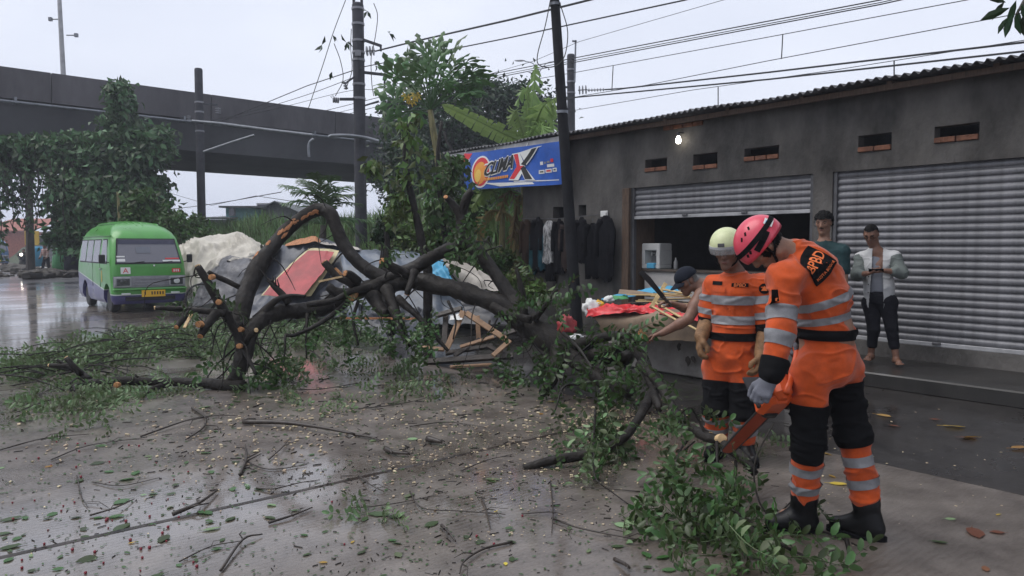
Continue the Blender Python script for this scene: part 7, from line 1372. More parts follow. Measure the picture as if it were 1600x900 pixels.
sheet('tarpaulin', [[(388, 402, 17.0), (440, 388, 16.6), (488, 380, 16.4), (528, 386, 16.2), (560, 392, 16)], [(400, 404, 15.9), (440, 385, 15.6), (490, 376, 15.4), (530, 383, 15.2), (565, 390, 15)], [(384, 446, 15.2), (430, 432, 15.0), (480, 420, 14.8), (530, 425, 14.6), (575, 432, 14.4)], [(368, 478, 14.7), (420, 470, 14.4), (480, 462, 14.2), (530, 465, 14.0), (585, 470, 13.8)], [(358, 506, 14.4), (420, 500, 14.2), (480, 498, 14), (540, 500, 13.8), (600, 505, 13.5)]], M['t_grey'], 'shiny grey plastic sheet over the middle stall under the arched limb', wr=.03, ridge=.03)
rb_, G = sheet('banner_cloth', [[(482, 388, 15.0), (505, 388, 14.9), (530, 392, 14.8)], [(440, 426, 14.6), (475, 424, 14.5), (512, 424, 14.4)], [(408, 462, 14.2), (440, 464, 14.1), (486, 462, 14.0)]], M['t_yel'], 'red banner cloth with cream border laid over the grey plastic sheet', 'banner', wr=.014, ridge=.012)
sheet('red_field', [[(481, 391, 14.80), (500, 391, 14.75), (522, 394, 14.66)], [(442, 426, 14.40), (472, 426, 14.33), (504, 426, 14.24)], [(411, 461, 14.00), (440, 463, 13.93), (475, 461, 13.86)]], M['t_red'], None, wr=.014, ridge=.012, parent=rb_)
sheet('tarpaulin', [[(404, 400, 15.7), (420, 392, 15.6), (440, 386, 15.5)], [(392, 440, 15.0), (404, 428, 14.95), (416, 416, 14.9)], [(384, 462, 14.8), (392, 456, 14.75), (400, 450, 14.7)]], M['t_yel'], 'narrow cream strip of sheet beside the foot of the arched limb', wr=.02)
sheet('tarpaulin', [[(528, 388, 15.6), (580, 392, 15.2), (640, 394, 14.9), (705, 404, 14.5)], [(530, 394, 15.0), (580, 396, 14.7), (640, 399, 14.4), (700, 410, 14)], [(538, 430, 14.3), (590, 432, 14.0), (645, 434, 13.7), (712, 442, 13.3)], [(545, 470, 13.7), (600, 470, 13.4), (655, 472, 13.1), (735, 476, 12.7)], [(540, 506, 13.4), (600, 507, 13.1), (660, 508, 12.8), (745, 506, 12.4)]], M['t_blue'], 'blue grey plastic sheet over the stall behind the crossing limbs', wr=.03, ridge=.035)
sheet('tarpaulin', [[(448, 381, 15.6), (470, 374, 15.5), (488, 368, 15.4), (500, 374, 15.4)], [(446, 386, 15.3), (470, 381, 15.2), (490, 377, 15.1), (503, 381, 15.1)]], M['graze'], 'ragged orange brown flap on the peak of the grey sheet', wr=.03, nu=6)
sheet('tarpaulin', [[(486, 369, 15.7), (510, 377, 15.5), (560, 386, 15.2)], [(492, 378, 15.1), (515, 383, 15.0), (562, 390, 14.9)]], M['t_beige'], 'pale flap folded behind the orange brown flap', wr=.015, nu=6)
sheet('tarpaulin', [[(684, 402, 13.9), (720, 410, 13.4), (752, 424, 13), (788, 446, 12.5)], [(690, 410, 13.4), (722, 424, 13), (752, 436, 12.6), (785, 450, 12.3)], [(716, 440, 13.1), (738, 448, 12.7), (760, 452, 12.4), (786, 456, 12.2)]], M['t_beige'], 'beige sheet sloping down inside the triangle of the peaked limb', wr=.015)
sheet('tarpaulin', [[(664, 404, 13.6), (680, 402, 13.5), (692, 406, 13.4)], [(668, 420, 13.2), (684, 424, 13.1), (704, 430, 12.9)], [(672, 440, 13.0), (690, 440, 12.9), (712, 440, 12.7)]], M['blue_p'], 'crumpled light blue sheet at the left edge of the beige sheet', wr=.05, ridge=.05, f=5, nu=7)
sheet('tarpaulin', [[(720, 470, 12.2), (780, 474, 11.8), (830, 482, 11.4)], [(725, 486, 11.9), (780, 490, 11.5), (830, 496, 11.2)], [(720, 505, 11.7), (780, 508, 11.4), (840, 512, 11)]], M['t_black'], 'black sheet behind the broken table', wr=.03)
sheet('tarpaulin', [[(560, 478, 12.9), (610, 480, 12.6), (665, 480, 12.2)], [(556, 500, 12.6), (610, 500, 12.3), (672, 502, 11.9)], [(552, 528, 12.2), (610, 530, 11.9), (680, 532, 11.5)]], M['t_grey'], 'crumpled silvery plastic sheet sagging under the thick limb', wr=.06, ridge=.07, f=4)
sheet('paper', [[(704, 492, 9.6), (716, 491, 9.5), (724, 494, 9.5)], [(702, 500, 9.5), (714, 500, 9.4), (722, 499, 9.4)]], M['white_p'], 'scrap of pale plastic caught on the broken table', 'scrap', wr=.02, nu=4, nv=4, f=9)
# bicycle wheel half hidden between the minibus and the tarpaulins
c = at(314, 450, 16.6); c[2] = .33; bw = empty('bicycle_wheel', c*[1, 1, 0], 'bicycle wheel leaning between the minibus and the printed sheet', 'wheel'); u1, v1 = unit([.85, .5, 0]), ZZ; ring = lambda r: [c+u1*r*math.cos(t)+v1*r*math.sin(t) for t in np.linspace(0, 2*PI, 29)]
emit('tyre', MB().tube(ring(.32), .022, 6, caps=False), M['rubber'], bw); emit('spokes', MB().add([], []) if False else (lambda mb: [mb.tube([c, p], .004, 3) for p in ring(.31)[::2]] and mb)(MB()), M['rim'], bw, kind='stuff')
# ================================================================ BROKEN TABLE
M['plank_p'] = mat('pale_broken_plank', (.36, .22, .13), .65, var=.25, vscale=8, bump=.3, bscale=30); M['plank_d'] = mat('wet_dark_plank', (.045, .035, .028), .5, var=.4, vscale=8, bump=.3); M['bamboo'] = mat('bamboo_stick', (.46, .33, .15), .55, var=.25, vscale=14)
bt = empty('broken_table', gnd(740, 566), 'collapsed wooden table of pale and dark planks under the thick limb', 'table')
for (a, b, ya, yb, w_, t_, m) in (((724, 486), (697, 547), 9.5, 9.25, .075, .025, 'plank_p'), ((728, 489), (790, 530), 9.5, 9.3, .075, .03, 'plank_p'), ((746, 494), (748, 532), 9.7, 9.6, .06, .06, 'plank_p'), ((682, 493), (722, 482), 9.7, 9.6, .06, .05, 'plank_d'), ((697, 488), (694, 545), 9.8, 9.5, .07, .07, 'plank_d'), ((719, 542), (772, 526), 9.3, 9.3, .04, .03, 'plank_p'), ((770, 556), (797, 532), 9.1, 9.3, .06, .03, 'plank_p'), ((658, 543), (694, 546), 9.5, 9.4, .05, .04, 'plank_p'), ((664, 567), (802, 556), 9.3, 9.2, .07, .06, 'plank_d'), ((672, 514), (700, 548), 9.5, 9.3, .04, .03, 'plank_p'), ((696, 552), (770, 540), 9.4, 9.4, .05, .05, 'plank_d'), ((750, 533), (808, 516), 9.6, 9.6, .06, .05, 'plank_d'), ((710, 556), (750, 530), 9.3, 9.5, .05, .04, 'plank_d'), ((760, 540), (800, 560), 9.3, 9.2, .05, .05, 'plank_d'), ((765, 500), (762, 540), 9.8, 9.7, .03, .03, 'plank_d')):
    A, B = at(*a, ya), at(*b, yb); A[2] = max(A[2], .03); B[2] = max(B[2], .03); emit('plank', MB().bar(A, B, w_, t_, (0, -.8, .6), bev=.004), M[m], bt)
A, B = gnd(704, 576)+ZZ*.02, gnd(768, 572)+ZZ*.02; emit('plank', MB().bar(A, B, .07, .03, bev=.004), M['plank_p'], label='loose pale edged plank lying flat on the road in front of the broken table', cat='plank')
A, B = at(530, 497, 11.4), at(650, 498, 11); emit('plank', MB().bar(A, B, .03, .03), M['graze'], label='thin reddish lath lying across the silvery plastic sheet', cat='lath')
# ================================================================ JUNK TABLE WITH ITS HEAP
M['tbl'] = mat('scuffed_pale_render', (.30, .28, .26), .75, var=.3, vscale=3, bump=.3, bscale=30, wet=.1); M['card'] = mat('wet_cardboard', (.22, .16, .11), .75, var=.25, vscale=5); M['redpl'] = mat('red_plastic', (.62, .03, .035), .35, var=.25, vscale=5); M['greenpl'] = mat('green_plastic', (.06, .25, .09), .4); M['greywood'] = mat('grey_board', (.32, .29, .26), .7, var=.2)
TN0, TN1, TS0, TS1, TZ = 6.88, 7.75, 4.35, 6.5, .66
jt = empty('masonry_table', NS(7.3, 5.4, 0), 'low pale masonry table heaped with wreckage in front of the open counter', 'table')
emit('plinth', MB().box(NS((TN0+TN1)/2+.04, (TS0+TS1)/2, TZ/2), (TN1-TN0-.08, TS1-TS0-.1, TZ), (ND, DD, ZZ), bev=.015), M['tbl'], jt); emit('table_top', MB().box(NS((TN0+TN1)/2, (TS0+TS1)/2, TZ+.03), (TN1-TN0+.06, TS1-TS0+.06, .06), (ND, DD, ZZ), bev=.012), M['plank_d'], jt)
for k in range(9): 
    p = NS(TN0-.002, 4.75+random.uniform(-.12, .5), .12+random.random()*.32); emit('flaked_patch', MB().prism([p+DD*math.cos(t)*random.uniform(.015, .05)+ZZ*math.sin(t)*random.uniform(.02, .07) for t in np.linspace(0, 2*PI, 9)[:-1]], -ND*.004), M['plank_d'], jt)
def crumple(name, c, r, m, label, cat, seed, amp=.35, f=3.0):
    V, F, _ = MB().ell((0, 0, 0), 1, 22, 14).arr(); rngc = seed*7.1; k = 1+amp*noise3(V*f+rngc)+amp*.7*(1-2*np.abs(noise3(V*f*1.7+rngc))); V = V*k[:, None]*np.array(r)+c; V[:, 2] = np.maximum(V[:, 2], .01); return emit(name, (V, F), m, smooth=True, label=label, cat=cat)
sheet('cardboard', [[(924, 492, 9.3), (980, 484, 9), (1040, 482, 8.6), (1100, 482, 8.3)], [(922, 494, 8.9), (980, 492, 8.6), (1040, 490, 8.2), (1100, 490, 7.9)], [(935, 505, 8.75), (985, 504, 8.45), (1040, 506, 8.1), (1100, 508, 7.8)], [(938, 528, 8.8), (985, 530, 8.5), (1040, 532, 8.12), (1100, 534, 7.82)]], M['card'], 'sodden cardboard sheet folded over the front edge of the masonry table', 'cardboard', wr=.015, ridge=.01)
sheet('plastic_sheet', [[(916, 478, 9.0), (960, 476, 8.9), (1010, 476, 8.7), (1070, 480, 8.3), (1110, 488, 8.0)], [(918, 486, 8.85), (965, 484, 8.6), (1010, 484, 8.4), (1060, 489, 8.1), (1100, 494, 7.8)], [(916, 496, 8.8), (962, 488, 8.55), (1012, 491, 8.35), (1050, 492, 8.0), (1090, 500, 7.7)]], M['redpl'], 'strip of red plastic along the front of the wreckage heap', 'plastic', wr=.025, ridge=.03, f=6)
sheet('board', [[(945, 476, 9.3), (1000, 480, 9), (1060, 482, 8.7)], [(944, 481, 9.1), (1000, 484, 8.8), (1058, 487, 8.5)]], M['greywood'], 'thin grey board lying on the red plastic', 'board', wr=.004, ridge=.0)
crumple('plastic_bag', at(924, 482, 9.0), (.09, .08, .10), M['white_p'], 'crumpled clear white bag at the left end of the wreckage heap', 'bag', 1); crumple('plastic_bag', at(935, 476, 9.05), (.06, .06, .05), M['plate'], 'small yellow bag on top of the red plastic', 'bag', 2)
sheet('tarpaulin', [[(940, 466, 10.4), (985, 456, 10.3), (1030, 448, 10), (1060, 450, 9.8)], [(940, 470, 10), (985, 464, 9.8), (1030, 458, 9.6), (1060, 458, 9.4)]], M['blue_p'], 'crumpled blue sheet at the back of the wreckage heap', wr=.02, ridge=.02)
sheet('plastic_sheet', [[(946, 463, 9.9), (966, 462, 9.8), (980, 464, 9.7)], [(944, 470, 9.7), (962, 470, 9.6), (982, 470, 9.5)]], M['greenpl'], 'scrap of green plastic among the sticks', 'plastic', wr=.025, nu=5, f=8); crumple('plastic_bag', at(952, 468, 9.6), (.06, .05, .04), M['white_p'], 'white scrap beside the green plastic', 'bag', 4)
mb_l = 'bamboo lath in the loose pile on the masonry table'
for k in range(16):
    y = random.uniform(458, 474); x0 = random.uniform(975, 1020); Yk = random.uniform(8.5, 9.6); A, B = at(x0, y+random.uniform(-2, 2), Yk+.3), at(x0+random.uniform(50, 90), y+random.uniform(-2, 3), Yk-.2); emit('lath', MB().bar(A, B, random.uniform(.02, .05), .012, bev=.002), M['bamboo' if k % 3 else 'plank_d'], label=mb_l, cat='lath', group='bamboo laths heaped on the masonry table')
lf_ = empty('bamboo_frame', at(1030, 470, 8.0), 'broken ladder-like bamboo frame propped on the wreckage heap', 'frame')
for a, b, ya, yb, w_, m in (((1017, 481), (1040, 443), 7.9, 8.3, .045, 'bamboo'), ((1024, 473), (1064, 496), 7.9, 7.5, .022, 'bamboo'), ((1019, 479), (1060, 502), 7.9, 7.5, .022, 'bamboo'), ((1035, 452), (1072, 459), 8.2, 7.9, .022, 'bamboo'), ((1034, 458), (1078, 464), 8.2, 7.9, .022, 'bamboo'), ((1060, 500), (1105, 524), 7.5, 7.0, .02, 'bamboo')): emit('stick', MB().bar(at(*a, ya), at(*b, yb), w_, .02, (0, -1, .3), bev=.003), M[m], lf_)
sheet('board', [[(968, 452, 9.9), (1000, 455, 9.7), (1036, 461, 9.4)], [(966, 459, 9.7), (1000, 462, 9.5), (1036, 466, 9.2)]], M['card'], 'flat cardboard panel lying under the bamboo laths', 'cardboard', wr=.004, ridge=0)
M['bag_r'] = mat('dull_red_plastic', (.38, .05, .055), .4, var=.3, vscale=6)
crumple('plastic_bag', at(886, 513, 7.75), (.085, .07, .11), M['bag_r'], 'crumpled red plastic bag caught among the branches', 'bag', 6, .45); crumple('plastic_bag', at(900, 527, 7.4), (.06, .05, .03), M['white_p'], 'white scrap under the red plastic bag', 'bag', 7)
# ================================================================ WATER DISPENSER
M['disp'] = mat('white_dispenser_plastic', (.55, .55, .53), .4, var=.08); M['disp_r'] = mat('grey_dispenser_recess', (.20, .20, .20), .5)
dp = pn(1026, 398, 9.62); dp[2] = 1.13; wd = empty('water_dispenser', dp, 'white countertop water dispenser with blue tray', 'water dispenser'); ax = (ND, DD, ZZ)
mb = MB().box(dp+ZZ*.04, (.32, .38, .08), ax, bev=.015).box(dp+ZZ*.36, (.32, .38, .12), ax, bev=.015)
for s_ in (-1, 1): mb.box(dp+ZZ*.19+DD*s_*.155, (.32, .07, .24), ax, bev=.006)
mb.box(dp+ZZ*.19+ND*.09, (.13, .30, .24), ax); emit('cabinet', mb, M['disp'], wd); emit('recess_back', MB().box(dp+ZZ*.19+ND*.02, (.01, .235, .235), ax), M['disp_r'], wd)
for s_ in (-1, 1): emit('tap', MB().tube([dp+ZZ*.26+DD*s_*.05+ND*.01, dp+ZZ*.26+DD*s_*.05-ND*.06, dp+ZZ*.22+DD*s_*.05-ND*.07], .016, 8), M['disp'], wd)
emit('drip_tray', MB().box(dp+ZZ*.055-ND*.15-DD*.03, (.10, .16, .09), ax, bev=.01), M['blue_p'], wd)
p = pn(1056, 412, 9.6); p[2] = 1.13; emit('bottle', MB().lathe([(.03, 0), (.034, .02), (.034, .12), (.014, .16), (.014, .19)], p, (0, 0, 1), 12), M['disp_r'], label='small grey bottle beside the water dispenser', cat='bottle', smooth=True)
# ================================================================ CLOTHES ON THE WALL
emit('clothes_line', MB().tube([NS(9.16, 8.7, 2.04), NS(9.15, 9.7, 2.0), NS(9.16, 10.7, 2.03)], .008, 5), M['slat_d'], label='thin line stretched along the kiosk wall holding the clothes', cat='clothes line')
def garment(px, wd, yt, yb, m, label, seed, sleeve=True, cat='garment', depth=.05):
    rngg = random.Random(seed); c0 = pn(px, yt, 9.10); c1 = pn(px, yb, 9.10); k = c0[1]/FPX; W_ = wd*k*1.25; H = c0[2]-c1[2]; nu, nv = 36, 22; V = []; F = []
    for j in range(nv+1):
        t = j/nv; w_ = W_*(.30+.70*min(1, t*5)**.6)*(1+.12*math.sin(t*4+seed)); hem = rngg.uniform(-.02, .02)
        for i in range(nu):
            a = 2*PI*i/nu; x = math.cos(a)*w_/2; y = math.sin(a)*depth*(.4+.6*min(1, t*4)); fo = .028*min(1, t*3)*math.sin(x/W_*26+seed+2.2*math.sin(t*3+seed)); z = c0[2]-H*t*(1+.05*math.sin(x/W_*9+seed)*t)+.03*noise3(np.array([x*6, t*4, seed]))
            V.append(c0*[1, 1, 0]-DD*x-ND*(y+fo)+ZZ*z)
    F = [(j*nu+i, j*nu+(i+1) % nu, (j+1)*nu+(i+1) % nu, (j+1)*nu+i) for j in range(nv) for i in range(nu)]
    o = emit('garment', (np.array(V), F), m, smooth=True, label=label, cat=cat, group='clothes hanging on the kiosk wall')
    if sleeve:
        for s_ in (-1, 1): P = spline([c0-DD*s_*W_*.25-ZZ*.06-ND*.03, c0-DD*s_*W_*.50-ZZ*H*.25-ND*.03, c0-DD*s_*W_*.5-ZZ*H*.62-ND*.045], 4); emit('sleeve', MB().tube(P, list(np.linspace(.06, .045, len(P))), 10, jit=.2), m, o, smooth=True)
    emit('hanger', MB().tube([c0+ZZ*.06, c0-ZZ*.02], .006, 4), M['slat_d'], o); return o
CM = lambda n, c, **k: M.setdefault(n, mat(n, tuple(x*.6 for x in c), .95, spec=.05, var=.25, vscale=8, **k))
for i, (px, wd, yt, yb, cn, c, lab, sl_) in enumerate(((823, 14, 342, 428, 'c_brown', (.055, .035, .026), 'dark brown coat nearest the banana plants', True), (833, 10, 345, 425, 'c_teal', (.03, .10, .12), 'narrow teal cloth showing between dark coats', False), (841, 16, 340, 422, 'c_black', (.014, .014, .017), 'black shirt beside the patterned shirt', True), (847, 9, 350, 420, 'c_teal2', (.035, .12, .16), 'blue green cloth hanging behind the patterned shirt', False), (858, 22, 344, 412, 'c_pat', (.02, .02, .022), 'black and white patterned shirt', False), (860, 14, 405, 438, 'c_black', (.014, .014, .017), 'black trouser end dangling below the patterned shirt', False), (874, 15, 342, 424, 'c_black', (.014, .014, .017), 'striped dark shirt left of the leaning pole', True), (885, 14, 346, 420, 'c_mauve', (.075, .055, .05), 'brown grey shirt against the leaning pole', True), (893, 8, 338, 372, 'c_sky', (.14, .26, .32), 'pale blue cloth peeping past the leaning pole', False), (909, 16, 340, 408, 'c_dk', (.022, .022, .026), 'dark jacket just right of the leaning pole', True), (926, 20, 346, 434, 'c_black', (.014, .014, .017), 'long black jacket', True), (947, 26, 338, 436, 'c_dk', (.022, .022, .026), 'largest charcoal jacket at the right end of the line', True))):
    m = CM(cn, c) if cn != 'c_pat' else M.setdefault('c_pat', mat('patterned_cotton', c, .9, col2=(.45, .45, .45), vscale=26, stretch=(1, 1, .35))); garment(px, wd, yt, yb, m, lab if len(lab.split()) > 3 else 'long black jacket hanging left of the charcoal jacket', i*1.7+1, sl_)
emit('hook_plate', MB().box(pn(944, 334, 9.2), (.03, .16, .10), (ND, DD, ZZ), bev=.008), M['white_p'], label='small white plate on the wall above the charcoal jacket', cat='plate')
# ================================================================ BANNER
M['bn_blue'] = mat('blue_banner_vinyl', (.025, .10, .42), .45, var=.18, vscale=3, bump=.08, bscale=8); M['bn_org'] = mat('fire_orange_print', (.75, .20, .03), .5, col2=(.75, .40, .05), vscale=3); M['bn_yel'] = mat('fire_yellow_print', (.80, .52, .10), .5); M['bn_red'] = mat('banner_red_print', (.60, .03, .04), .5)
BT = [(pn(727, 240, 8.84), pn(878, 221, 8.84)), (pn(727, 297, 8.84), pn(878, 288, 8.84))]
def bnp(u, v, off=.0):                                     # u to the right, v up, both 0..1
    a = lerp(BT[1][0], BT[1][1], u); b = lerp(BT[0][0], BT[0][1], u); p = lerp(a, b, v); r = .020*math.sin(u*13+v*2)+.02*math.sin(v*3+u*5); return p-ND*(off+r)
bn = empty('shop_banner', bnp(.5, 0), 'blue shop banner with a fiery ball and slanted black lettering under the eave', 'banner')
V = [bnp(i/48, j/14) for j in range(15) for i in range(49)]; V += [p+ND*.004 for p in V]; F = []; n = 49*15
for j in range(14):
    for i in range(48): a = j*49+i; F += [(a, a+1, a+50, a+49), (n+a, n+a+49, n+a+50, n+a+1)]
emit('vinyl_sheet', (np.array(V), F), M['bn_blue'], bn, smooth=True)
def pr(name, poly, m, off):
    P = np.array(poly, float); c = P.mean(0); n = len(P); R = [c+(P-c)*k for k in (.33, .66, 1.)]; V = [bnp(*c, off)]+[bnp(*q, off) for r_ in R for q in r_]
    F = [(0, 1+i, 1+(i+1) % n) for i in range(n)]+[(1+j*n+i, 1+(j+1)*n+i, 1+(j+1)*n+(i+1) % n, 1+j*n+(i+1) % n) for j in (0, 1) for i in range(n)]; emit(name, (V, F), M[m], bn)
def dense(P, k=6): return [tuple(lerp(np.array(P[i]), np.array(P[(i+1) % len(P)]), t/k)) for i in range(len(P)) for t in range(k)]
AR = 4.0; pr('corner_flash', dense([(0, 1), (.085, .98), (0, .55)]), 'bn_red', .004)
def blob(c, rx, ry, sq=1.0, n=28, tilt=0): return [(c[0]+rx*math.cos(t)+tilt*ry*math.sin(t), c[1]+ry*math.sin(t)) for t in np.linspace(0, 2*PI, n, endpoint=False)]
pr('ball_glow', blob((.19, .46), .098, .43), 'white_p', .004); pr('ball', blob((.19, .46), .085, .385), 'bn_red', .006); pr('ball_fire', blob((.183, .43), .062, .30), 'bn_org', .008); pr('ball_core', blob((.165, .36), .030, .17, tilt=.02), 'bn_yel', .010)
for P in ([(.19, .60), (.80, .95), (.83, .95), (.22, .66)], [(.20, .16), (.72, .10), (.74, .05), (.40, .04)], [(.55, .16), (.97, .12), (.97, .10), (.55, .13)], [(.22, .68), (.30, .74), (.28, .70)]): pr('white_ray', dense(P), 'white_p', .0045)
def btext(s, u0, v0, w_, h, m, off, shear=.0, vslope=0., grow=0.):
    T, F2, e = text_mesh(s); cx, cy = e/2; P = []
    for x, y, _ in T: a, b = x/e[0], y/e[1]; P.append(bnp(u0+w_*a+shear*b*h, v0+h*b+vslope*a, off))
    emit('lettering', (np.array(P), F2), M[m], bn)
for (du, dv) in ((-.007, 0), (.007, 0), (0, -.03), (0, .03), (.006, -.03)): btext('*CLIMA', .215+du, .32+dv, .315, .36, 'white_p', .012+abs(du)*.05+abs(dv)*.005, .12, .16)
for du in (-.004, 0, .004): btext('*CLIMA', .215+du, .32, .315, .36, 'black_p', .016+(du+.004)*.1, .12, .16)
for P, m, o in (([(.50, .18), (.60, .16), (.655, .50), (.60, .86), (.535, .84), (.585, .52)], 'white_p', .018), ([(.512, .21), (.56, .20), (.64, .52), (.61, .50), (.585, .83), (.545, .82), (.595, .52)], 'bn_red', .020), ([(.60, .86), (.665, .53), (.795, .95), (.72, .93)], 'white_p', .0185), ([(.635, .54), (.75, .14), (.66, .16), (.60, .47)], 'white_p', .0182), ([(.645, .52), (.615, .46), (.66, .18), (.725, .17)], 'black_p', .021), ([(.615, .56), (.65, .52), (.775, .93), (.72, .91)], 'black_p', .0212)): pr('letter_x', dense(P, 4), m, o)
for k in range(13): pr('small_print', [(.235+.020*k, .215+.003*k), (.25+.020*k, .215+.003*k), (.252+.020*k, .285+.003*k), (.237+.020*k, .285+.003*k)], 'bn_org', .013)
for (u, v, w_, h, m) in ((.79, .50, .03, .08, 'white_p'), (.83, .52, .02, .05, 'silver'), (.86, .53, .03, .05, 'silver'), (.90, .54, .03, .08, 'bn_red'), (.86, .43, .075, .07, 'white_p'), (.775, .29, .055, .09, 'white_p'), (.84, .30, .065, .09, 'white_p'), (.915, .31, .042, .09, 'white_p'), (.85, .325, .045, .04, 'bn_red'), (.785, .32, .035, .03, 'black_p'), (.925, .34, .022, .03, 'black_p')): pr('logo_mark', [(u, v), (u+w_, v), (u+w_, v+h), (u, v+h)], m, .006 if m in ('white_p', 'silver') or v > .4 else .009)
btext('NEW', .012, .62, .05, .16, 'white_p', .008, .12, .10)
for u in (.0, .33, .66, 1.0): p = bnp(u, 1.0); emit('tie', MB().tube([p, p+ZZ*.10+ND*.06], .005, 4), M['white_p'], bn)
# ================================================================ FAR THINGS BY THE ROAD
M['rooft'] = mat('red_tiled_roof', (.28, .09, .06), .8, var=.3); M['teal_w'] = mat('teal_house_wall', (.20, .38, .40), .8, var=.2); M['grey_w'] = mat('grey_house_wall', (.20, .20, .21), .8, var=.25); M['roof_g'] = mat('grey_sheet_roof', (.11, .12, .12), .7, var=.3); M['yel'] = mat('yellow_board', (.6, .38, .05), .6)
def house(px0, px1, Y, yb, ye, yr, wm, rm, label, gable=True, dep=6., win=()):
    a, b = at(px0, yb, Y), at(px1, yb, Y); e = empty('house', [(a[0]+b[0])/2, Y, 0], label, 'house'); ze, zr = at(px0, ye, Y)[2], at(px0, yr, Y)[2]; xm = (a[0]+b[0])/2; x0, x1 = a[0], b[0]
    if gable:
        emit('wall', MB().prism([(x0, Y, 0), (x1, Y, 0), (x1, Y, ze), (xm, Y, zr), (x0, Y, ze)], (0, dep, 0)), M[wm], e); o = .4; th = np.array([0, 0, .1])
        for s_, xe in ((-1, x0), (1, x1)): d = np.array([xe-xm, 0, ze-zr]); d = d*(1+o/np.linalg.norm(d)); emit('roof', MB().prism([np.array([xm, Y-o, zr+.02]), np.array([xm, Y-o, zr+.02])+d, np.array([xm, Y+dep, zr+.02])+d, np.array([xm, Y+dep, zr+.02])], th), M[rm], e)
    else:
        emit('wall', MB().box(((x0+x1)/2, Y+dep/2, ze/2), (x1-x0, dep, ze)), M[wm], e); emit('roof', MB().prism([(x0-.3, Y-.4, ze), (x1+.3, Y-.4, ze), (x1+.3, Y+dep, zr), (x0-.3, Y+dep, zr)], (0, 0, .12)), M[rm], e)
    for (wx, wy, w_, h) in win: c = at(wx, wy, Y); f = emit('window', MB().box(c-[0, .03, 0], (w_, .08, h)), M['fascia'], e); emit('pane', MB().box(c-[0, .06, 0], (w_*.8, .06, h*.8)), M['glass'], f)
    return e
house(396, 470, 50, 385, 334, 317, 'grey_w', 'roof_g', 'grey gabled house seen over the grass under the flyover', True, 8, ((412, 329, .9, 1.0),)); house(354, 396, 48, 385, 325, 322, 'teal_w', 'roof_g', 'low pale teal house wall left of the grey gable', False, 6, ((363, 330, .4, .6),)); house(318, 356, 47, 385, 343, 334, 'grey_w', 'roof_g', 'low grey roof behind the flyover mast', False, 6)
house(-30, 48, 82, 385, 362, 340, 'rooft', 'rooft', 'red walled house behind the hanging creepers', False, 6); house(52, 110, 58, 385, 372, 364, 'grey_w', 'roof_g', 'long low grey shed roof left of the ivy covered tree', False, 5)
def small_person(px, Y, fac, label, shirt, pant, seat=0., hd=1.0, walk=.18):
    b = gnd(px, 385+1725/Y); f = unit([*fac, 0]); r = np.array([f[1], -f[0], 0]); z = lambda h, o=0, s_=0: b+ZZ*h+f*o+r*s_; s = Sdf(); P, ax = head(s, z(1.52-seat*.3, .04), f, ZZ, z(1.36-seat*.3, 0), 1.0)
    hip = [z(.85-seat*.1, -.05, q) for q in (-.09, .09)]; kn = [z(.48+seat*.15, (.35 if seat else q*walk*4), q) for q in (-.1, .1)]; an = [z(.09+seat*.15, (.2 if seat else q*walk*9), q) for q in (-.1, .1)]; sh = [z(1.28-seat*.3, 0, q) for q in (-.18, .18)]; el = [z(1.03-seat*.25, .05+seat*.1, q) for q in (-.24, .24)]; wr_ = [z(.85+seat*.1, .15+seat*.3, q) for q in (-.24, .24)]; s.chain([z(.85-seat*.1, -.04), z(1.1-seat*.2), z(1.26-seat*.3)], [.13, .13, .13], 'torso', .05)
    for i in (0, 1): s.chain([hip[i], kn[i], an[i]], [.09, .065, .05], 'leg', .03); s.cap(an[i]-ZZ*.04, an[i]-ZZ*.05+f*.12, .045, .035, 'leg', .02); s.cap(z(1.22-seat*.3), sh[i], .1, .07, 'torso', .04); s.chain([sh[i], el[i], wr_[i]], [.065, .05, .04], 'arm', .02); hand(s, wr_[i], f-ZZ*.6, -r*(2*i-1), f, .6)
    V, F, G = s.mesh(.014); o = emit('person', (V, F), M['skin'], smooth=True, label=label, cat='person', base=b); cl = Cloth(s, .016, .004); cl.band('shirt', shirt, o, ['torso', 'arm'], [(z(.85-seat*.1), ZZ)], .014); cl.band('trousers', pant, o, ['leg', 'torso'], [(z(.9), -ZZ)], .014); cl.band('hair', M['hair'], o, ['skull'], (), .012); return o
M['stripe_s'] = mat('striped_jersey', (.32, .07, .05), .8, col2=(.5, .48, .45), vscale=3, stretch=(.1, .1, 3)); small_person(72, 42, (-.3, -1), 'person in a striped jersey walking along the far road edge', M['stripe_s'], M['dkpant'])
b = gnd(38, 385+1725/50); mo = empty('motorcycle', b, 'motorcycle with its headlight on coming up the far road', 'motorcycle'); f = unit([.3, -1, 0]); r = np.array([f[1], -f[0], 0])
for o_ in (-.62, .62): c = b+ZZ*.30+f*o_; emit('wheel', MB().lathe([(.2, -.05), (.28, -.05), (.30, 0), (.28, .05), (.2, .05)], c, r, 16), M['rubber'], mo)
emit('body', MB().box(b+ZZ*.55-f*.1, (.8, .2, .25), (f, r, ZZ), bev=.08).box(b+ZZ*.72-f*.35, (.6, .24, .1), (f, r, ZZ), bev=.04).bar(b+ZZ*.35+f*.6, b+ZZ*.95+f*.35, .12, .1), M['navy'], mo); emit('front_fairing', MB().box(b+ZZ*.8+f*.42, (.16, .36, .4), (f, r, ZZ), bev=.06), M['saw_d'], mo); emit('handlebar', MB().tube([b+ZZ*1.02+f*.3-r*.33, b+ZZ*1.04+f*.34, b+ZZ*1.02+f*.3+r*.33], .02, 6), M['rubber'], mo); emit('headlight', MB().ell(b+ZZ*.95+f*.48, (.08, .10, .09), 10, 6), M['bulb'], mo)
small_person(38, 50.3, (.3, -1), 'rider seated on the motorcycle far up the road', M['dkpant'], M['dkpant'], seat=1.)
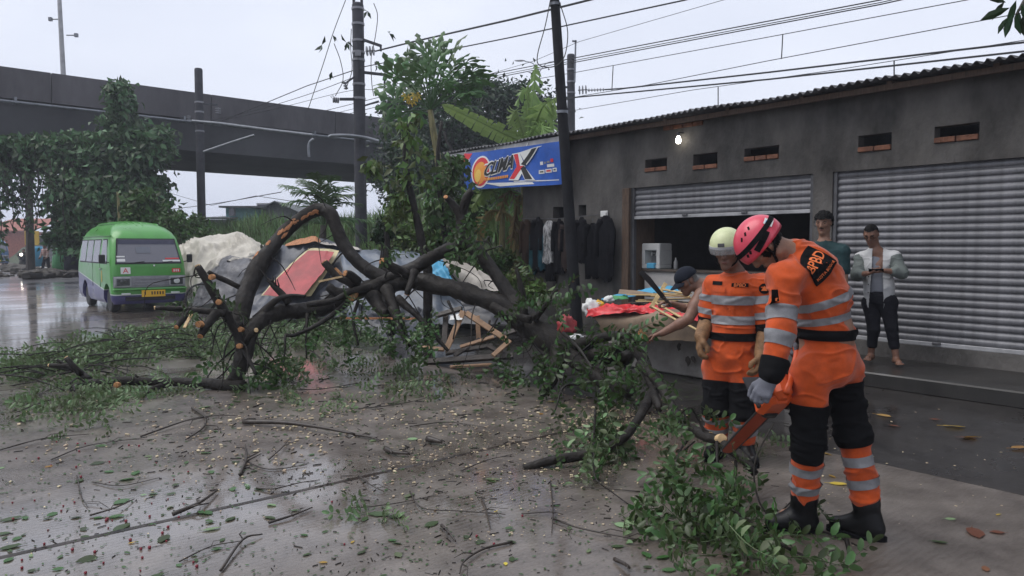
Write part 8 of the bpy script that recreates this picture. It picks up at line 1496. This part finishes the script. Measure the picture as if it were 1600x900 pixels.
for (px, Y, w_, h, m, lab, nm) in ((97, 41, .9, 1.7, 'greenpl', 'green cloth hung over a roadside stall below the ivy', 'cloth'), (112, 40, .7, 1.6, 'navy', 'dark blue cloth beside the green cloth', 'cloth'), (58, 46, .8, 1.5, 'blue_p', 'blue drum standing left of the walking person', 'drum')):
    b = gnd(px, 385+1725/Y); V, F, _ = MB().lathe([(w_*.5, 0), (w_*.55, h*.3), (w_*.5, h*.7), (w_*.36, h*.95), (.05, h)] if nm == 'cloth' else [(w_*.45, 0), (w_*.45, h*.9), (w_*.4, h)], b, (0, 0, 1), 20).arr(); V = V+np.stack([noise3(V*3), noise3(V*3+9), V[:, 2]*0], -1)*(.08 if nm == 'cloth' else 0); emit(nm, (V, F), M[m], label=lab, cat=nm, smooth=True)
c = at(50, 372, 47); emit('sign_board', MB().box(c, (.9, .06, .9)).bar(c*[1, 1, 0]+[0, .05, 0], c, .06, .06), M['yel'], label='yellow board beside the far motorcycle', cat='sign')
rng = np.random.default_rng(7); Vs, Fs, o_ = [], [], 0                      # rubble and rubbish along the far verge
for _ in range(420):
    s_ = rng.uniform(0, 1); b = lerp(gnd(30, 418), gnd(128, 432), s_)+[rng.normal()*.8, rng.normal()*1.6, 0]; r_ = rng.uniform(.08, .3); V, F, _ = MB().ell((0, 0, 0), r_, 6, 4).arr(); V = V*[1.3, 1, .7]*(1+.5*noise3(V*6+b)[:, None])+b+[0, 0, r_*.3]; Vs.append(V); Fs += [[i+o_ for i in f_] for f_ in F]; o_ += len(V)
emit('rubble', (np.concatenate(Vs), Fs), M['dirt'], kind='stuff', base=gnd(80, 425))
crumple('plastic_bag', gnd(112, 428)+ZZ*.1, (.45, .3, .14), M['white_p'], 'white sack on the far verge behind the minibus', 'bag', 9); crumple('plastic_bag', gnd(66, 424)+ZZ*.1, (.25, .2, .14), M['white_p'], 'small white sack beside the walking person', 'bag', 10)
HAZE = 0.0019
# ================================================================ HAZE
M['haze'] = bpy.data.materials.new('rain_haze'); M['haze'].use_nodes = True
_t = M['haze'].node_tree; _t.nodes.remove(_t.nodes['Principled BSDF'])
_v = _t.nodes.new('ShaderNodeVolumePrincipled'); _v.inputs['Color'].default_value = (.86, .90, 1.0, 1); _v.inputs['Density'].default_value = HAZE; _v.inputs['Anisotropy'].default_value = .2
_t.links.new(_v.outputs[0], _t.nodes['Material Output'].inputs['Volume'])
emit('haze', MB().box((0, 0, 8), (640, 560, 19)), M['haze'], kind='stuff')
